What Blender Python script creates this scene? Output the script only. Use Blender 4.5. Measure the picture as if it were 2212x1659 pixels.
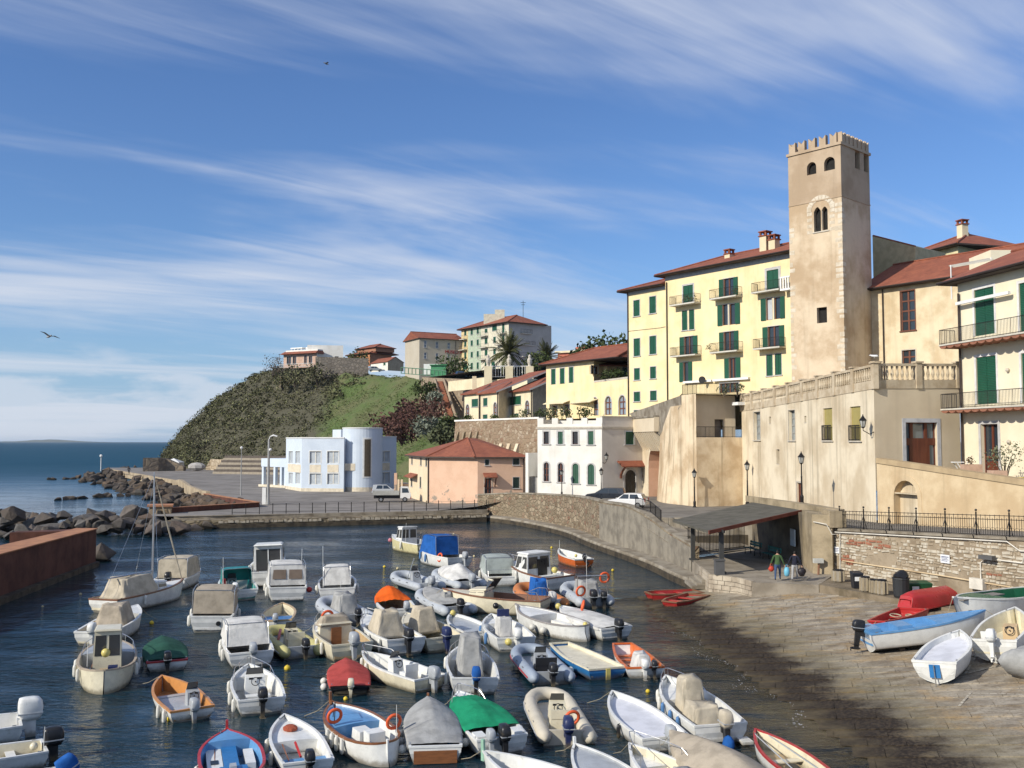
import bpy, math, random
from mathutils import Vector, Matrix
random.seed(7)
R = math.radians
sc = bpy.context.scene
for _o in list(bpy.data.objects): bpy.data.objects.remove(_o)
col = sc.collection
# ------------------------------------------------------------------ camera
CAM_H = 9.5; FO = 2108.0; CU, CV = 1106.0, 829.5; PITCH = math.atan((953.5-829.5)/FO)
cam = bpy.data.cameras.new('camera'); cam.sensor_width = 36; cam.lens = FO/2212*36
cam.clip_start = .5; cam.clip_end = 90000
camo = bpy.data.objects.new('camera', cam); col.objects.link(camo)
camo.location = (0, 0, CAM_H); camo.rotation_euler = (R(90)+PITCH, 0, 0)
sc.camera = camo
# ------------------------------------------------------------------ sky + sun
SUN = Vector((-0.82*math.cos(R(30)), -0.57*math.cos(R(30)), math.sin(R(30)))).normalized()
w = bpy.data.worlds.new('World'); sc.world = w; w.use_nodes = True
nt = w.node_tree; nt.nodes.clear()
def N(t, ty, **k):
 n = t.nodes.new(ty)
 for a, v in k.items():
  if a.startswith('i_'):
   n.inputs[a[2:].replace('_', ' ')].default_value = v
  else: setattr(n, a, v)
 return n
def L(t, a, b): t.links.new(a, b)
def mth(t, op, a, b=None, c=None, clamp=False):
 n = t.nodes.new('ShaderNodeMath'); n.operation = op; n.use_clamp = clamp
 for i, x in enumerate((a, b, c)):
  if x is None: continue
  if isinstance(x, (int, float)): n.inputs[i].default_value = x
  else: t.links.new(x, n.inputs[i])
 return n.outputs[0]
def smooth(t, x, lo, hi):
 n = t.nodes.new('ShaderNodeMapRange'); n.interpolation_type = 'SMOOTHSTEP'
 t.links.new(x, n.inputs[0]); n.inputs[1].default_value = lo; n.inputs[2].default_value = hi
 return n.outputs[0]
def mixc(t, fac, a, b, bt='MIX'):
 n = t.nodes.new('ShaderNodeMix'); n.data_type = 'RGBA'; n.blend_type = bt
 if isinstance(fac, (int, float)): n.inputs[0].default_value = fac
 else: t.links.new(fac, n.inputs[0])
 for i, x in ((6, a), (7, b)):
  if isinstance(x, tuple): n.inputs[i].default_value = (*x[:3], 1)
  else: t.links.new(x, n.inputs[i])
 return n.outputs[2]
sky = N(nt, 'ShaderNodeTexSky', sky_type='NISHITA', sun_disc=False, altitude=0, air_density=1.1, dust_density=.35, ozone_density=2.2)
sky.sun_elevation = math.asin(SUN.z); sky.sun_rotation = math.atan2(SUN.x, SUN.y)
tc = N(nt, 'ShaderNodeTexCoord'); sep = N(nt, 'ShaderNodeSeparateXYZ'); L(nt, tc.outputs['Generated'], sep.inputs[0])
zc = mth(nt, 'MAXIMUM', sep.outputs[2], 0.0)
zz = mth(nt, 'ADD', zc, .16)
px = mth(nt, 'DIVIDE', sep.outputs[0], zz); py = mth(nt, 'DIVIDE', sep.outputs[1], zz)
cmb = N(nt, 'ShaderNodeCombineXYZ'); L(nt, px, cmb.inputs[0]); L(nt, py, cmb.inputs[1])
def cloudnoise(rot, scl, loc, detail, dist, rough=.55):
 m0 = N(nt, 'ShaderNodeMapping'); m0.inputs['Rotation'].default_value = (0, 0, R(-rot)); L(nt, cmb.outputs[0], m0.inputs[0])
 mp = N(nt, 'ShaderNodeMapping'); mp.inputs['Scale'].default_value = (*scl, 1); mp.inputs['Location'].default_value = loc
 L(nt, m0.outputs[0], mp.inputs[0])
 n = N(nt, 'ShaderNodeTexNoise', i_Scale=1.0, i_Detail=detail, i_Roughness=rough, i_Distortion=dist); L(nt, mp.outputs[0], n.inputs['Vector'])
 return n.outputs[0]
cir = cloudnoise(24, (.42, 1.3), (3.3, .4, 0), 5, .6, .52)
cir2 = cloudnoise(34, (.7, 4.2), (4.4, .6, 0), 8, 1.2, .62)
big = cloudnoise(20, (.42, .5), (2.2, 7.6, 3), 2, .2)
c = mth(nt, 'ADD', mth(nt, 'MULTIPLY', cir, .78), mth(nt, 'MULTIPLY', cir2, .22))
c = mth(nt, 'ADD', c, mth(nt, 'MULTIPLY', mth(nt, 'SUBTRACT', big, .5), .35))
cf = smooth(nt, c, .42, .66)
cf = mth(nt, 'MULTIPLY', cf, .86)
# low bank of cumulus over the sea horizon
lowm = mth(nt, 'MULTIPLY', smooth(nt, sep.outputs[2], .012, .03), mth(nt, 'SUBTRACT', 1.0, smooth(nt, sep.outputs[2], .055, .125)))
mp2 = N(nt, 'ShaderNodeMapping'); mp2.inputs['Scale'].default_value = (9, 9, 34); mp2.inputs['Location'].default_value = (3.1, .6, .35); L(nt, tc.outputs['Generated'], mp2.inputs[0])
cu = N(nt, 'ShaderNodeTexNoise', i_Scale=1.0, i_Detail=6, i_Roughness=.55); L(nt, mp2.outputs[0], cu.inputs['Vector'])
cuf = mth(nt, 'MULTIPLY', mth(nt, 'MULTIPLY', smooth(nt, cu.outputs[0], .44, .62), lowm), .65)
ctot = mth(nt, 'MAXIMUM', cf, cuf)
skyc = mixc(nt, 1.0, sky.outputs[0], (.70, .93, 1.32), 'MULTIPLY')
skyc = mixc(nt, mth(nt, 'MULTIPLY', mth(nt, 'SUBTRACT', 1.0, smooth(nt, sep.outputs[2], -.02, .2)), .8), skyc, (3.3, 5.2, 7.6))
ccol = mixc(nt, smooth(nt, sep.outputs[2], .0, .35), (7.0, 7.5, 8.4), (6.2, 6.8, 8.2))
skym = mixc(nt, ctot, skyc, ccol)
bg = N(nt, 'ShaderNodeBackground', i_Strength=.1); L(nt, skym, bg.inputs[0])
wo = N(nt, 'ShaderNodeOutputWorld'); L(nt, bg.outputs[0], wo.inputs[0])
sl = bpy.data.lights.new('sun', 'SUN'); sl.energy = 4.8; sl.angle = R(.5); sl.color = (1, .93, .8)
so = bpy.data.objects.new('sun', sl); col.objects.link(so); so.rotation_euler = (-SUN).to_track_quat('-Z', 'Y').to_euler()
so.location = SUN*400
sc.view_settings.view_transform = 'Standard'; sc.view_settings.look = 'None'; sc.view_settings.gamma = 1; sc.view_settings.exposure = 0.0
sc.view_settings.use_curve_mapping = False
sc.cycles.max_bounces = 6; sc.cycles.diffuse_bounces = 3; sc.cycles.glossy_bounces = 3; sc.cycles.transmission_bounces = 4; sc.cycles.transparent_max_bounces = 8
sc.cycles.use_denoising = True; sc.cycles.caustics_reflective = False; sc.cycles.caustics_refractive = False
# ------------------------------------------------------------------ pixel helpers (photo frame 2212 wide)
ZZ = {'A': (0, 1278.8, 3.9994), 'B': (432, 1123.3, 5.12), 'C': (397.5, 1356.6, 4.267), 'D': (777.7, 1123.3, 5.12), 'E': (829.5, 1356.6, 4.267),
 'F': (1036.9, 1123.3, 5.12), 'G': (1209.7, 1356.6, 3.879), 'H': (1641.7, 1080.1, 3.491), 'Y': (1313.4, 483.9, 3.8406), 'T': (1659, 259.2, 3.4286),
 'R': (1728.1, 734.5, 4.2677), 'a': (1296.1, 820.9, 4.5714), 'W': (812.2, 864.1, 3.6571), 'b': (311.1, 760.4, 3.4595), 'h': (570.3, 656.7, 3.4595),
 's': (950.5, 725.8, 4.7407), 'l': (0, 864.1, 4.8), 'S': (1339.3, 1036.9, 3.938), 'q': (1883.7, 950.5, 6.399), 'k': (0, 907.3, 4.0), 't': (1417.1, 760.4, 8.0), 'p': (328.3, 907.3, 4.129), 'o': (0, 0, 1)}
def Z(k, x, y): a, b_, s = ZZ[k]; return (a+x/s, b_+y/s)
def ray(u, v):
 cx = (u-CU)/FO; cy = (CV-v)/FO
 return Vector((cx, math.cos(PITCH)-cy*math.sin(PITCH), math.sin(PITCH)+cy*math.cos(PITCH)))
def G(u, v, z=0.0):
 d = ray(u, v); t = (z-CAM_H)/d.z; return Vector((d.x*t, d.y*t, z))
def at(u, v, y):
 d = ray(u, v); t = y/d.y; return Vector((d.x*t, y, CAM_H+d.z*t))
def XU(u, d): return (u-CU)/FO*d     # ground x for image column u at depth d (near enough)
# ------------------------------------------------------------------ materials
MATS = {}
def M(name, c1, rough=.6, c2=None, var=.35, scale=1.5, bump=0, bscale=12, metal=0, streak=0, spec=.4, detail=5, coat=0, stretch=None):
 if name in MATS: return MATS[name]
 m = bpy.data.materials.new(name); m.use_nodes = True; t = m.node_tree; b = t.nodes['Principled BSDF']
 b.inputs['Roughness'].default_value = rough; b.inputs['Metallic'].default_value = metal; b.inputs['Specular IOR Level'].default_value = spec
 if coat: b.inputs['Coat Weight'].default_value = coat
 g = N(t, 'ShaderNodeNewGeometry'); pos = g.outputs['Position']
 if stretch:
  mp = N(t, 'ShaderNodeMapping'); mp.inputs['Scale'].default_value = stretch; L(t, pos, mp.inputs[0]); pos = mp.outputs[0]
 c2 = c2 or tuple(x*.72 for x in c1)
 n = N(t, 'ShaderNodeTexNoise', i_Scale=scale, i_Detail=detail, i_Roughness=.6); L(t, pos, n.inputs['Vector'])
 f = mth(t, 'MULTIPLY', smooth(t, n.outputs[0], .38, .66), var/.5 if var < .5 else 1.0, clamp=True)
 colr = mixc(t, f, c1, c2)
 if streak:
  mp = N(t, 'ShaderNodeMapping'); mp.inputs['Scale'].default_value = (1.3, 1.3, .07); L(t, g.outputs['Position'], mp.inputs[0])
  s = N(t, 'ShaderNodeTexNoise', i_Scale=1.0, i_Detail=4, i_Roughness=.6); L(t, mp.outputs[0], s.inputs['Vector'])
  colr = mixc(t, mth(t, 'MULTIPLY', smooth(t, s.outputs[0], .5, .72), streak), colr, tuple(x*.5 for x in c2))
 L(t, colr, b.inputs['Base Color'])
 rr = N(t, 'ShaderNodeMapRange'); L(t, n.outputs[0], rr.inputs[0]); rr.inputs[1].default_value = .3; rr.inputs[2].default_value = .7
 rr.inputs[3].default_value = max(.03, rough-.1); rr.inputs[4].default_value = min(1, rough+.12); L(t, rr.outputs[0], b.inputs['Roughness'])
 if bump:
  n2 = N(t, 'ShaderNodeTexNoise', i_Scale=bscale, i_Detail=6, i_Roughness=.6); L(t, pos, n2.inputs['Vector'])
  bp = N(t, 'ShaderNodeBump', i_Strength=bump, i_Distance=.08); L(t, n2.outputs[0], bp.inputs['Height']); L(t, bp.outputs[0], b.inputs['Normal'])
 MATS[name] = m; return m
def glass(name='window_glass', c=(.025, .035, .045), rough=.06):
 if name in MATS: return MATS[name]
 m = bpy.data.materials.new(name); m.use_nodes = True; b = m.node_tree.nodes['Principled BSDF']
 b.inputs['Base Color'].default_value = (*c, 1); b.inputs['Roughness'].default_value = rough; b.inputs['Specular IOR Level'].default_value = .8
 MATS[name] = m; return m
def stripes(name, c1, c2, sx=0, sz=12, rough=.5):
 if name in MATS: return MATS[name]
 m = bpy.data.materials.new(name); m.use_nodes = True; t = m.node_tree; b = t.nodes['Principled BSDF']; b.inputs['Roughness'].default_value = rough
 g = N(t, 'ShaderNodeNewGeometry'); s = N(t, 'ShaderNodeSeparateXYZ'); L(t, g.outputs['Position'], s.inputs[0])
 x = mth(t, 'ADD', mth(t, 'MULTIPLY', s.outputs[2], sz), mth(t, 'MULTIPLY', mth(t, 'ADD', s.outputs[0], s.outputs[1]), sx))
 f = mth(t, 'PINGPONG', x, .5); f = smooth(t, f, .1, .4)
 n = N(t, 'ShaderNodeTexNoise', i_Scale=1.2, i_Detail=4); L(t, g.outputs['Position'], n.inputs['Vector'])
 L(t, mixc(t, mth(t, 'MULTIPLY', smooth(t, n.outputs[0], .35, .7), .5), mixc(t, f, c1, c2), c2), b.inputs['Base Color'])
 bp = N(t, 'ShaderNodeBump', i_Strength=.6, i_Distance=.03); L(t, f, bp.inputs['Height']); L(t, bp.outputs[0], b.inputs['Normal'])
 MATS[name] = m; return m
def tiles(name, c1, c2):
 """old roof tiles: rows and channels too small to pick apart at this distance"""
 if name in MATS: return MATS[name]
 m = bpy.data.materials.new(name); m.use_nodes = True; t = m.node_tree; b = t.nodes['Principled BSDF']; b.inputs['Roughness'].default_value = .85
 g = N(t, 'ShaderNodeNewGeometry')
 n = N(t, 'ShaderNodeTexNoise', i_Scale=.6, i_Detail=7, i_Roughness=.7); L(t, g.outputs['Position'], n.inputs['Vector'])
 v = N(t, 'ShaderNodeTexVoronoi', i_Scale=3.2); L(t, g.outputs['Position'], v.inputs['Vector'])
 sp = N(t, 'ShaderNodeSeparateColor'); L(t, v.outputs['Color'], sp.inputs[0])
 base = mixc(t, smooth(t, n.outputs[0], .35, .68), c1, c2)
 base = mixc(t, mth(t, 'MULTIPLY', sp.outputs[0], .4), base, tuple(x*.55 for x in c2))
 s = N(t, 'ShaderNodeSeparateXYZ'); L(t, g.outputs['Position'], s.inputs[0])
 rows = smooth(t, mth(t, 'PINGPONG', mth(t, 'MULTIPLY', s.outputs[2], 7.5), .5), .02, .2)
 base = mixc(t, mth(t, 'MULTIPLY', mth(t, 'SUBTRACT', 1.0, rows), .55), base, tuple(x*.3 for x in c2))
 L(t, base, b.inputs['Base Color'])
 bp = N(t, 'ShaderNodeBump', i_Strength=.7, i_Distance=.06); L(t, rows, bp.inputs['Height']); L(t, bp.outputs[0], b.inputs['Normal'])
 MATS[name] = m; return m
def masonry(name, cols, sx=1.2, sz=2.6, mortar=(.28, .22, .15), mfac=.5, scale=1.0, bump=.8):
 """rubble masonry too fine to pick apart: voronoi stones"""
 if name in MATS: return MATS[name]
 m = bpy.data.materials.new(name); m.use_nodes = True; t = m.node_tree; b = t.nodes['Principled BSDF']; b.inputs['Roughness'].default_value = .9
 g = N(t, 'ShaderNodeNewGeometry'); mp = N(t, 'ShaderNodeMapping'); mp.inputs['Scale'].default_value = (sx*scale, sx*scale, sz*scale); L(t, g.outputs['Position'], mp.inputs[0])
 v = N(t, 'ShaderNodeTexVoronoi', i_Scale=1.0, i_Randomness=.9); L(t, mp.outputs[0], v.inputs['Vector'])
 v2 = N(t, 'ShaderNodeTexVoronoi', i_Scale=1.0, i_Randomness=.9, feature='DISTANCE_TO_EDGE'); L(t, mp.outputs[0], v2.inputs['Vector'])
 sp = N(t, 'ShaderNodeSeparateColor'); L(t, v.outputs['Color'], sp.inputs[0])
 cr = N(t, 'ShaderNodeValToRGB'); e = cr.color_ramp.elements; e[0].color = (*cols[0], 1); e[1].color = (*cols[-1], 1)
 for i, c in enumerate(cols[1:-1]): k = e.new((i+1)/(len(cols)-1)); k.color = (*c, 1)
 L(t, sp.outputs[0], cr.inputs[0])
 n = N(t, 'ShaderNodeTexNoise', i_Scale=.35, i_Detail=6); L(t, g.outputs['Position'], n.inputs['Vector'])
 edge = smooth(t, v2.outputs['Distance'], .03, .14)
 mo = mixc(t, edge, mortar, cr.outputs[0])
 mo = mixc(t, mth(t, 'MULTIPLY', smooth(t, n.outputs[0], .5, .62), mfac), mo, mortar)
 L(t, mo, b.inputs['Base Color'])
 bp = N(t, 'ShaderNodeBump', i_Strength=bump, i_Distance=.08); L(t, edge, bp.inputs['Height']); L(t, bp.outputs[0], b.inputs['Normal'])
 MATS[name] = m; return m
# ------------------------------------------------------------------ mesh helpers
class B:
 def __init__(s): s.v = []; s.f = []
 def add(s, vs, fs):
  k = len(s.v); s.v += [tuple(x) for x in vs]; s.f += [tuple(i+k for i in f) for f in fs]; return s
 def hexa(s, p):   # 8 points: bottom ring 0-3, top ring 4-7 (ccw from above)
  return s.add(p, [(3, 2, 1, 0), (4, 5, 6, 7), (0, 1, 5, 4), (1, 2, 6, 5), (2, 3, 7, 6), (3, 0, 4, 7)])
 def box(s, x0, x1, y0, y1, z0, z1):
  return s.hexa([(x0, y0, z0), (x1, y0, z0), (x1, y1, z0), (x0, y1, z0), (x0, y0, z1), (x1, y0, z1), (x1, y1, z1), (x0, y1, z1)])
 def quad(s, *p): return s.add(p, [tuple(range(len(p)))])
 def prism(s, poly, z0, z1):   # poly ccw list (x,y)
  n = len(poly); z0f = z0 if callable(z0) else (lambda p: z0); z1f = z1 if callable(z1) else (lambda p: z1)
  vs = [(p[0], p[1], z0f(p)) for p in poly]+[(p[0], p[1], z1f(p)) for p in poly]
  fs = [tuple(range(n-1, -1, -1)), tuple(range(n, 2*n))]+[(i, (i+1) % n, n+(i+1) % n, n+i) for i in range(n)]
  return s.add(vs, fs)
 def loft(s, rings, closed=True, caps=True):
  n = len(rings[0]); vs = [p for r in rings for p in r]; fs = []
  for i in range(len(rings)-1):
   for j in range(n if closed else n-1):
    k = (j+1) % n; fs.append((i*n+j, i*n+k, (i+1)*n+k, (i+1)*n+j))
  if caps and closed: fs += [tuple(range(n-1, -1, -1)), tuple((len(rings)-1)*n+j for j in range(n))]
  return s.add(vs, fs)
 def cyl(s, p0, p1, r0, r1=None, n=8):
  return s.tube([p0, p1], [r0, r0 if r1 is None else r1], n)
 def tube(s, path, r, n=6, caps=True):
  path = [Vector(p) for p in path]; rr = r if isinstance(r, (list, tuple)) else [r]*len(path); rings = []
  up = None
  for i, p in enumerate(path):
   d = (path[min(i+1, len(path)-1)]-path[max(i-1, 0)])
   d = d.normalized() if d.length > 1e-9 else Vector((0, 0, 1))
   if up is None:
    up = Vector((0, 0, 1)) if abs(d.z) < .9 else Vector((0, 1, 0))
   a = d.cross(up)
   if a.length < 1e-4: a = d.cross(Vector((1, 0, 0)))
   a.normalize(); b_ = a.cross(d).normalized(); up = b_
   rings.append([tuple(p+(a*math.cos(2*math.pi*k/n)+b_*math.sin(2*math.pi*k/n))*rr[i]) for k in range(n)])
  return s.loft(rings, True, caps)
 def lathe(s, prof, c=(0, 0, 0), n=10, axis='z'):
  rings = []
  for r, h in prof:
   rg = []
   for k in range(n):
    a = 2*math.pi*k/n; x, y = max(r, 1e-4)*math.cos(a), max(r, 1e-4)*math.sin(a)
    rg.append((c[0]+x, c[1]+y, c[2]+h) if axis == 'z' else ((c[0]+h, c[1]+x, c[2]+y) if axis == 'x' else (c[0]+y, c[1]+h, c[2]+x)))
   rings.append(rg)
  return s.loft(rings)
 def ball(s, c, rx, ry=None, rz=None, n=10, m=7):
  ry = ry or rx; rz = rz or rx; rings = []
  for i in range(m):
   th = -math.pi/2+math.pi*(i+.02*(i == 0)-.02*(i == m-1))/(m-1); cr = max(math.cos(th), .02)
   rings.append([(c[0]+rx*cr*math.cos(2*math.pi*k/n), c[1]+ry*cr*math.sin(2*math.pi*k/n), c[2]+rz*math.sin(th)) for k in range(n)])
  return s.loft(rings)
 def torus(s, c, R0, r, nrm=(0, 0, 1), n=16, m=6):
  nrm = Vector(nrm).normalized(); a = nrm.orthogonal().normalized(); b_ = nrm.cross(a); c = Vector(c); rings = []
  for i in range(n):
   t = 2*math.pi*i/n; d = a*math.cos(t)+b_*math.sin(t)
   rings.append([tuple(c+d*(R0+r*math.cos(2*math.pi*k/m))+nrm*r*math.sin(2*math.pi*k/m)) for k in range(m)])
  rings.append(rings[0]); return s.loft(rings, True, False)
ROOT = {}
def link(name, me, parent=None):
 o = bpy.data.objects.new(name, me); col.objects.link(o)
 if parent is not None: o.parent = parent
 return o
def mesh(name, b, mat, sm=False, off=None):
 me = bpy.data.meshes.new(name); vs = b.v if off is None else [(p[0]-off[0], p[1]-off[1], p[2]-off[2]) for p in b.v]
 me.from_pydata(vs, [], b.f)
 if isinstance(mat, (list, tuple)):
  for m in mat: me.materials.append(m)
 elif mat is not None: me.materials.append(mat)
 if sm: me.polygons.foreach_set('use_smooth', [True]*len(me.polygons))
 return me
def mk(name, b, mat, parent=None, sm=False, local=False, fixn=True):
 off = None
 if parent is not None and not local: off = ROOT.get(parent.name)
 me = mesh(name, b, mat, sm, off)
 o = link(name, me, parent)
 if parent is not None and parent.name in ROOT: ROOT[o.name] = ROOT[parent.name]
 return o
def tag(o, label=None, cat=None, group=None, kind=None):
 if label: o['label'] = label
 if cat: o['category'] = cat
 if group: o['group'] = group
 if kind: o['kind'] = kind
 return o
def thing(name, loc, label, cat, group=None, rz=0):
 o = bpy.data.objects.new(name, None); col.objects.link(o); o.location = loc; o.rotation_euler = (0, 0, rz); o.empty_display_size = .3
 tag(o, label, cat, group)
 if rz == 0: ROOT[o.name] = tuple(loc)
 return o
def solo(name, b, mat, label, cat, group=None, sm=False):      # a thing that is one mesh, origin at its base
 xs = [p[0] for p in b.v]; ys = [p[1] for p in b.v]; zs = [p[2] for p in b.v]
 off = ((min(xs)+max(xs))/2, (min(ys)+max(ys))/2, min(zs))
 o = link(name, mesh(name, b, mat, sm, off)); o.location = off; ROOT[o.name] = off
 return tag(o, label, cat, group)
def struct(name, b, mat, parent=None, kind='structure', sm=False):
 o = mk(name, b, mat, parent, sm); ROOT[o.name] = (0, 0, 0)
 if parent is None: tag(o, kind=kind)
 return o
def copy_tree(o, parent=None):
 c = o.copy(); col.objects.link(c); c.parent = parent
 for ch in o.children: copy_tree(ch, c)
 return c
def sub(p, q, t): return tuple(a+(b_-a)*t for a, b_ in zip(p, q))
class Fac:
 """a vertical wall plane from A (left end seen from the camera) to B"""
 def __init__(s, A, Bq, back=False):
  s.A = Vector((A[0], A[1])); s.B = Vector((Bq[0], Bq[1])); d = s.B-s.A; s.len = d.length; s.t = d/s.len; s.n = Vector((s.t.y, -s.t.x))
 def loc(s, u, v):
  d = ray(u, v); den = d.x*s.n.x+d.y*s.n.y; k = (s.A.x*s.n.x+s.A.y*s.n.y)/den
  p = d*k; return ((p.x-s.A.x)*s.t.x+(p.y-s.A.y)*s.t.y, CAM_H+p.z)
 def P(s, a, z, d=0.0): return (s.A.x+s.t.x*a+s.n.x*d, s.A.y+s.t.y*a+s.n.y*d, z)
 def rect(s, k, x0, y0, x1, y1):
  l = s.loc(*Z(k, x0, (y0+y1)/2))[0]; r = s.loc(*Z(k, x1, (y0+y1)/2))[0]
  tp = s.loc(*Z(k, (x0+x1)/2, y0))[1]; bt = s.loc(*Z(k, (x0+x1)/2, y1))[1]; return (l, r, bt, tp)
 def box(s, b, s0, s1, z0, z1, d0, d1):
  p = [s.P(s0, z0, d1), s.P(s1, z0, d1), s.P(s1, z0, d0), s.P(s0, z0, d0), s.P(s0, z1, d1), s.P(s1, z1, d1), s.P(s1, z1, d0), s.P(s0, z1, d0)]
  return b.hexa(p)
 def wall(s, b, s0, s1, z0, z1, ops=(), depth=.28):
  xs = sorted(set([s0, s1]+[min(max(o[i], s0), s1) for o in ops for i in (0, 1)])); zs = sorted(set([z0, z1]+[min(max(o[i], z0), z1) for o in ops for i in (2, 3)]))
  for i in range(len(xs)-1):
   for j in range(len(zs)-1):
    cx, cz = (xs[i]+xs[i+1])/2, (zs[j]+zs[j+1])/2
    if any(o[0] < cx < o[1] and o[2] < cz < o[3] for o in ops): continue
    b.quad(s.P(xs[i], zs[j]), s.P(xs[i+1], zs[j]), s.P(xs[i+1], zs[j+1]), s.P(xs[i], zs[j+1]))
  for o in ops:
   a, c, e, g = o[:4]
   b.quad(s.P(a, e), s.P(a, g), s.P(a, g, -depth), s.P(a, e, -depth)); b.quad(s.P(c, g), s.P(c, e), s.P(c, e, -depth), s.P(c, g, -depth))
   b.quad(s.P(a, g), s.P(c, g), s.P(c, g, -depth), s.P(a, g, -depth)); b.quad(s.P(c, e), s.P(a, e), s.P(a, e, -depth), s.P(c, e, -depth))
  return b
# ================================================================== THE SETTING
def wlx(Y): return 8.3+(52.5-Y)*.1                       # x of the waterline on the slipway
def rampz(X, Y): return min(1.35, .105*(X-wlx(Y)))
def sea_mat():
 m = bpy.data.materials.new('sea_water'); m.use_nodes = True; t = m.node_tree; b = t.nodes['Principled BSDF']; out = t.nodes['Material Output']
 g = N(t, 'ShaderNodeNewGeometry'); s = N(t, 'ShaderNodeSeparateXYZ'); L(t, g.outputs['Position'], s.inputs[0])
 mp = N(t, 'ShaderNodeMapping'); mp.inputs['Rotation'].default_value = (0, 0, R(12)); mp.inputs['Scale'].default_value = (.75, 1.5, 1); L(t, g.outputs['Position'], mp.inputs[0])
 n1 = N(t, 'ShaderNodeTexNoise', i_Scale=.55, i_Detail=3, i_Roughness=.55, i_Distortion=.4); L(t, mp.outputs[0], n1.inputs['Vector'])
 n2 = N(t, 'ShaderNodeTexNoise', i_Scale=2.6, i_Detail=4, i_Roughness=.6, i_Distortion=.6); L(t, mp.outputs[0], n2.inputs['Vector'])
 n3 = N(t, 'ShaderNodeTexNoise', i_Scale=.11, i_Detail=3); L(t, mp.outputs[0], n3.inputs['Vector'])
 h = mth(t, 'ADD', mth(t, 'MULTIPLY', n1.outputs[0], .55), mth(t, 'MULTIPLY', n2.outputs[0], .15))
 wind = smooth(t, n3.outputs[0], .35, .65)
 bp = N(t, 'ShaderNodeBump', i_Distance=1.0); L(t, mth(t, 'ADD', mth(t, 'MULTIPLY', wind, .75), .16), bp.inputs['Strength']); L(t, h, bp.inputs['Height'])
 # open sea is turquoise-blue, the harbour basin a darker green-blue
 openf = smooth(t, s.outputs[1], 105, 230)
 L(t, mixc(t, openf, (.006, .024, .036), (.010, .062, .105)), b.inputs['Base Color'])
 L(t, mth(t, 'SUBTRACT', .5, mth(t, 'MULTIPLY', smooth(t, s.outputs[1], 110, 420), .46)), b.inputs['Specular IOR Level']); L(t, mth(t, 'ADD', .07, mth(t, 'MULTIPLY', smooth(t, s.outputs[1], 105, 330), .42)), b.inputs['Roughness']); b.inputs['IOR'].default_value = 1.33; L(t, bp.outputs[0], b.inputs['Normal'])
 # shallow water over the slipway: see-through, tinted by its depth
 depth = mth(t, 'MULTIPLY', mth(t, 'SUBTRACT', mth(t, 'ADD', 8.3, mth(t, 'MULTIPLY', mth(t, 'SUBTRACT', 52.5, s.outputs[1]), .1)), s.outputs[0]), .105)
 clear = mth(t, 'EXPONENT', mth(t, 'MULTIPLY', mth(t, 'MAXIMUM', depth, 0.0), -3.2))
 near = mth(t, 'MULTIPLY', mth(t, 'LESS_THAN', s.outputs[1], 60.0), mth(t, 'GREATER_THAN', s.outputs[1], 10.0))
 clear = mth(t, 'MULTIPLY', clear, near)
 tr = N(t, 'ShaderNodeBsdfTransparent'); tr.inputs[0].default_value = (.72, .78, .62, 1)
 gl = N(t, 'ShaderNodeBsdfGlossy'); gl.inputs['Roughness'].default_value = .09; L(t, bp.outputs[0], gl.inputs['Normal'])
 fr = N(t, 'ShaderNodeFresnel', i_IOR=1.33); L(t, bp.outputs[0], fr.inputs['Normal'])
 sh = N(t, 'ShaderNodeMixShader'); L(t, fr.outputs[0], sh.inputs[0]); L(t, tr.outputs[0], sh.inputs[1]); L(t, gl.outputs[0], sh.inputs[2])
 fin = N(t, 'ShaderNodeMixShader'); L(t, clear, fin.inputs[0]); L(t, b.outputs[0], fin.inputs[1]); L(t, sh.outputs[0], fin.inputs[2]); L(t, fin.outputs[0], out.inputs[0])
 return m
SEA = sea_mat()
b = B(); S_ = 9000
b.quad((-S_, -300, 0), (S_, -300, 0), (S_, 12000, 0), (-S_, 12000, 0)); struct('sea', b, SEA)
# far island on the horizon
b = B(); pr = [(0, .1), (60, .35), (120, .3), (190, .55), (260, .8), (300, .75), (350, 1.0), (420, .85), (480, .62), (520, .45), (560, .3), (640, .12), (700, .0)]
top = []; bot = []
for x, h in pr:
 p = at(x/700*225-8, 953.5, 11000); top.append((p.x, p.y, 34*h+random.uniform(-2, 2))); bot.append((p.x, p.y-300, -2))
bk = [(p[0], p[1]+900, -2) for p in top]
b.loft([bot, top, bk], False); struct('distant_hills', b, M('distant_scrub', (.10, .12, .09), .9, scale=.01))
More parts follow.
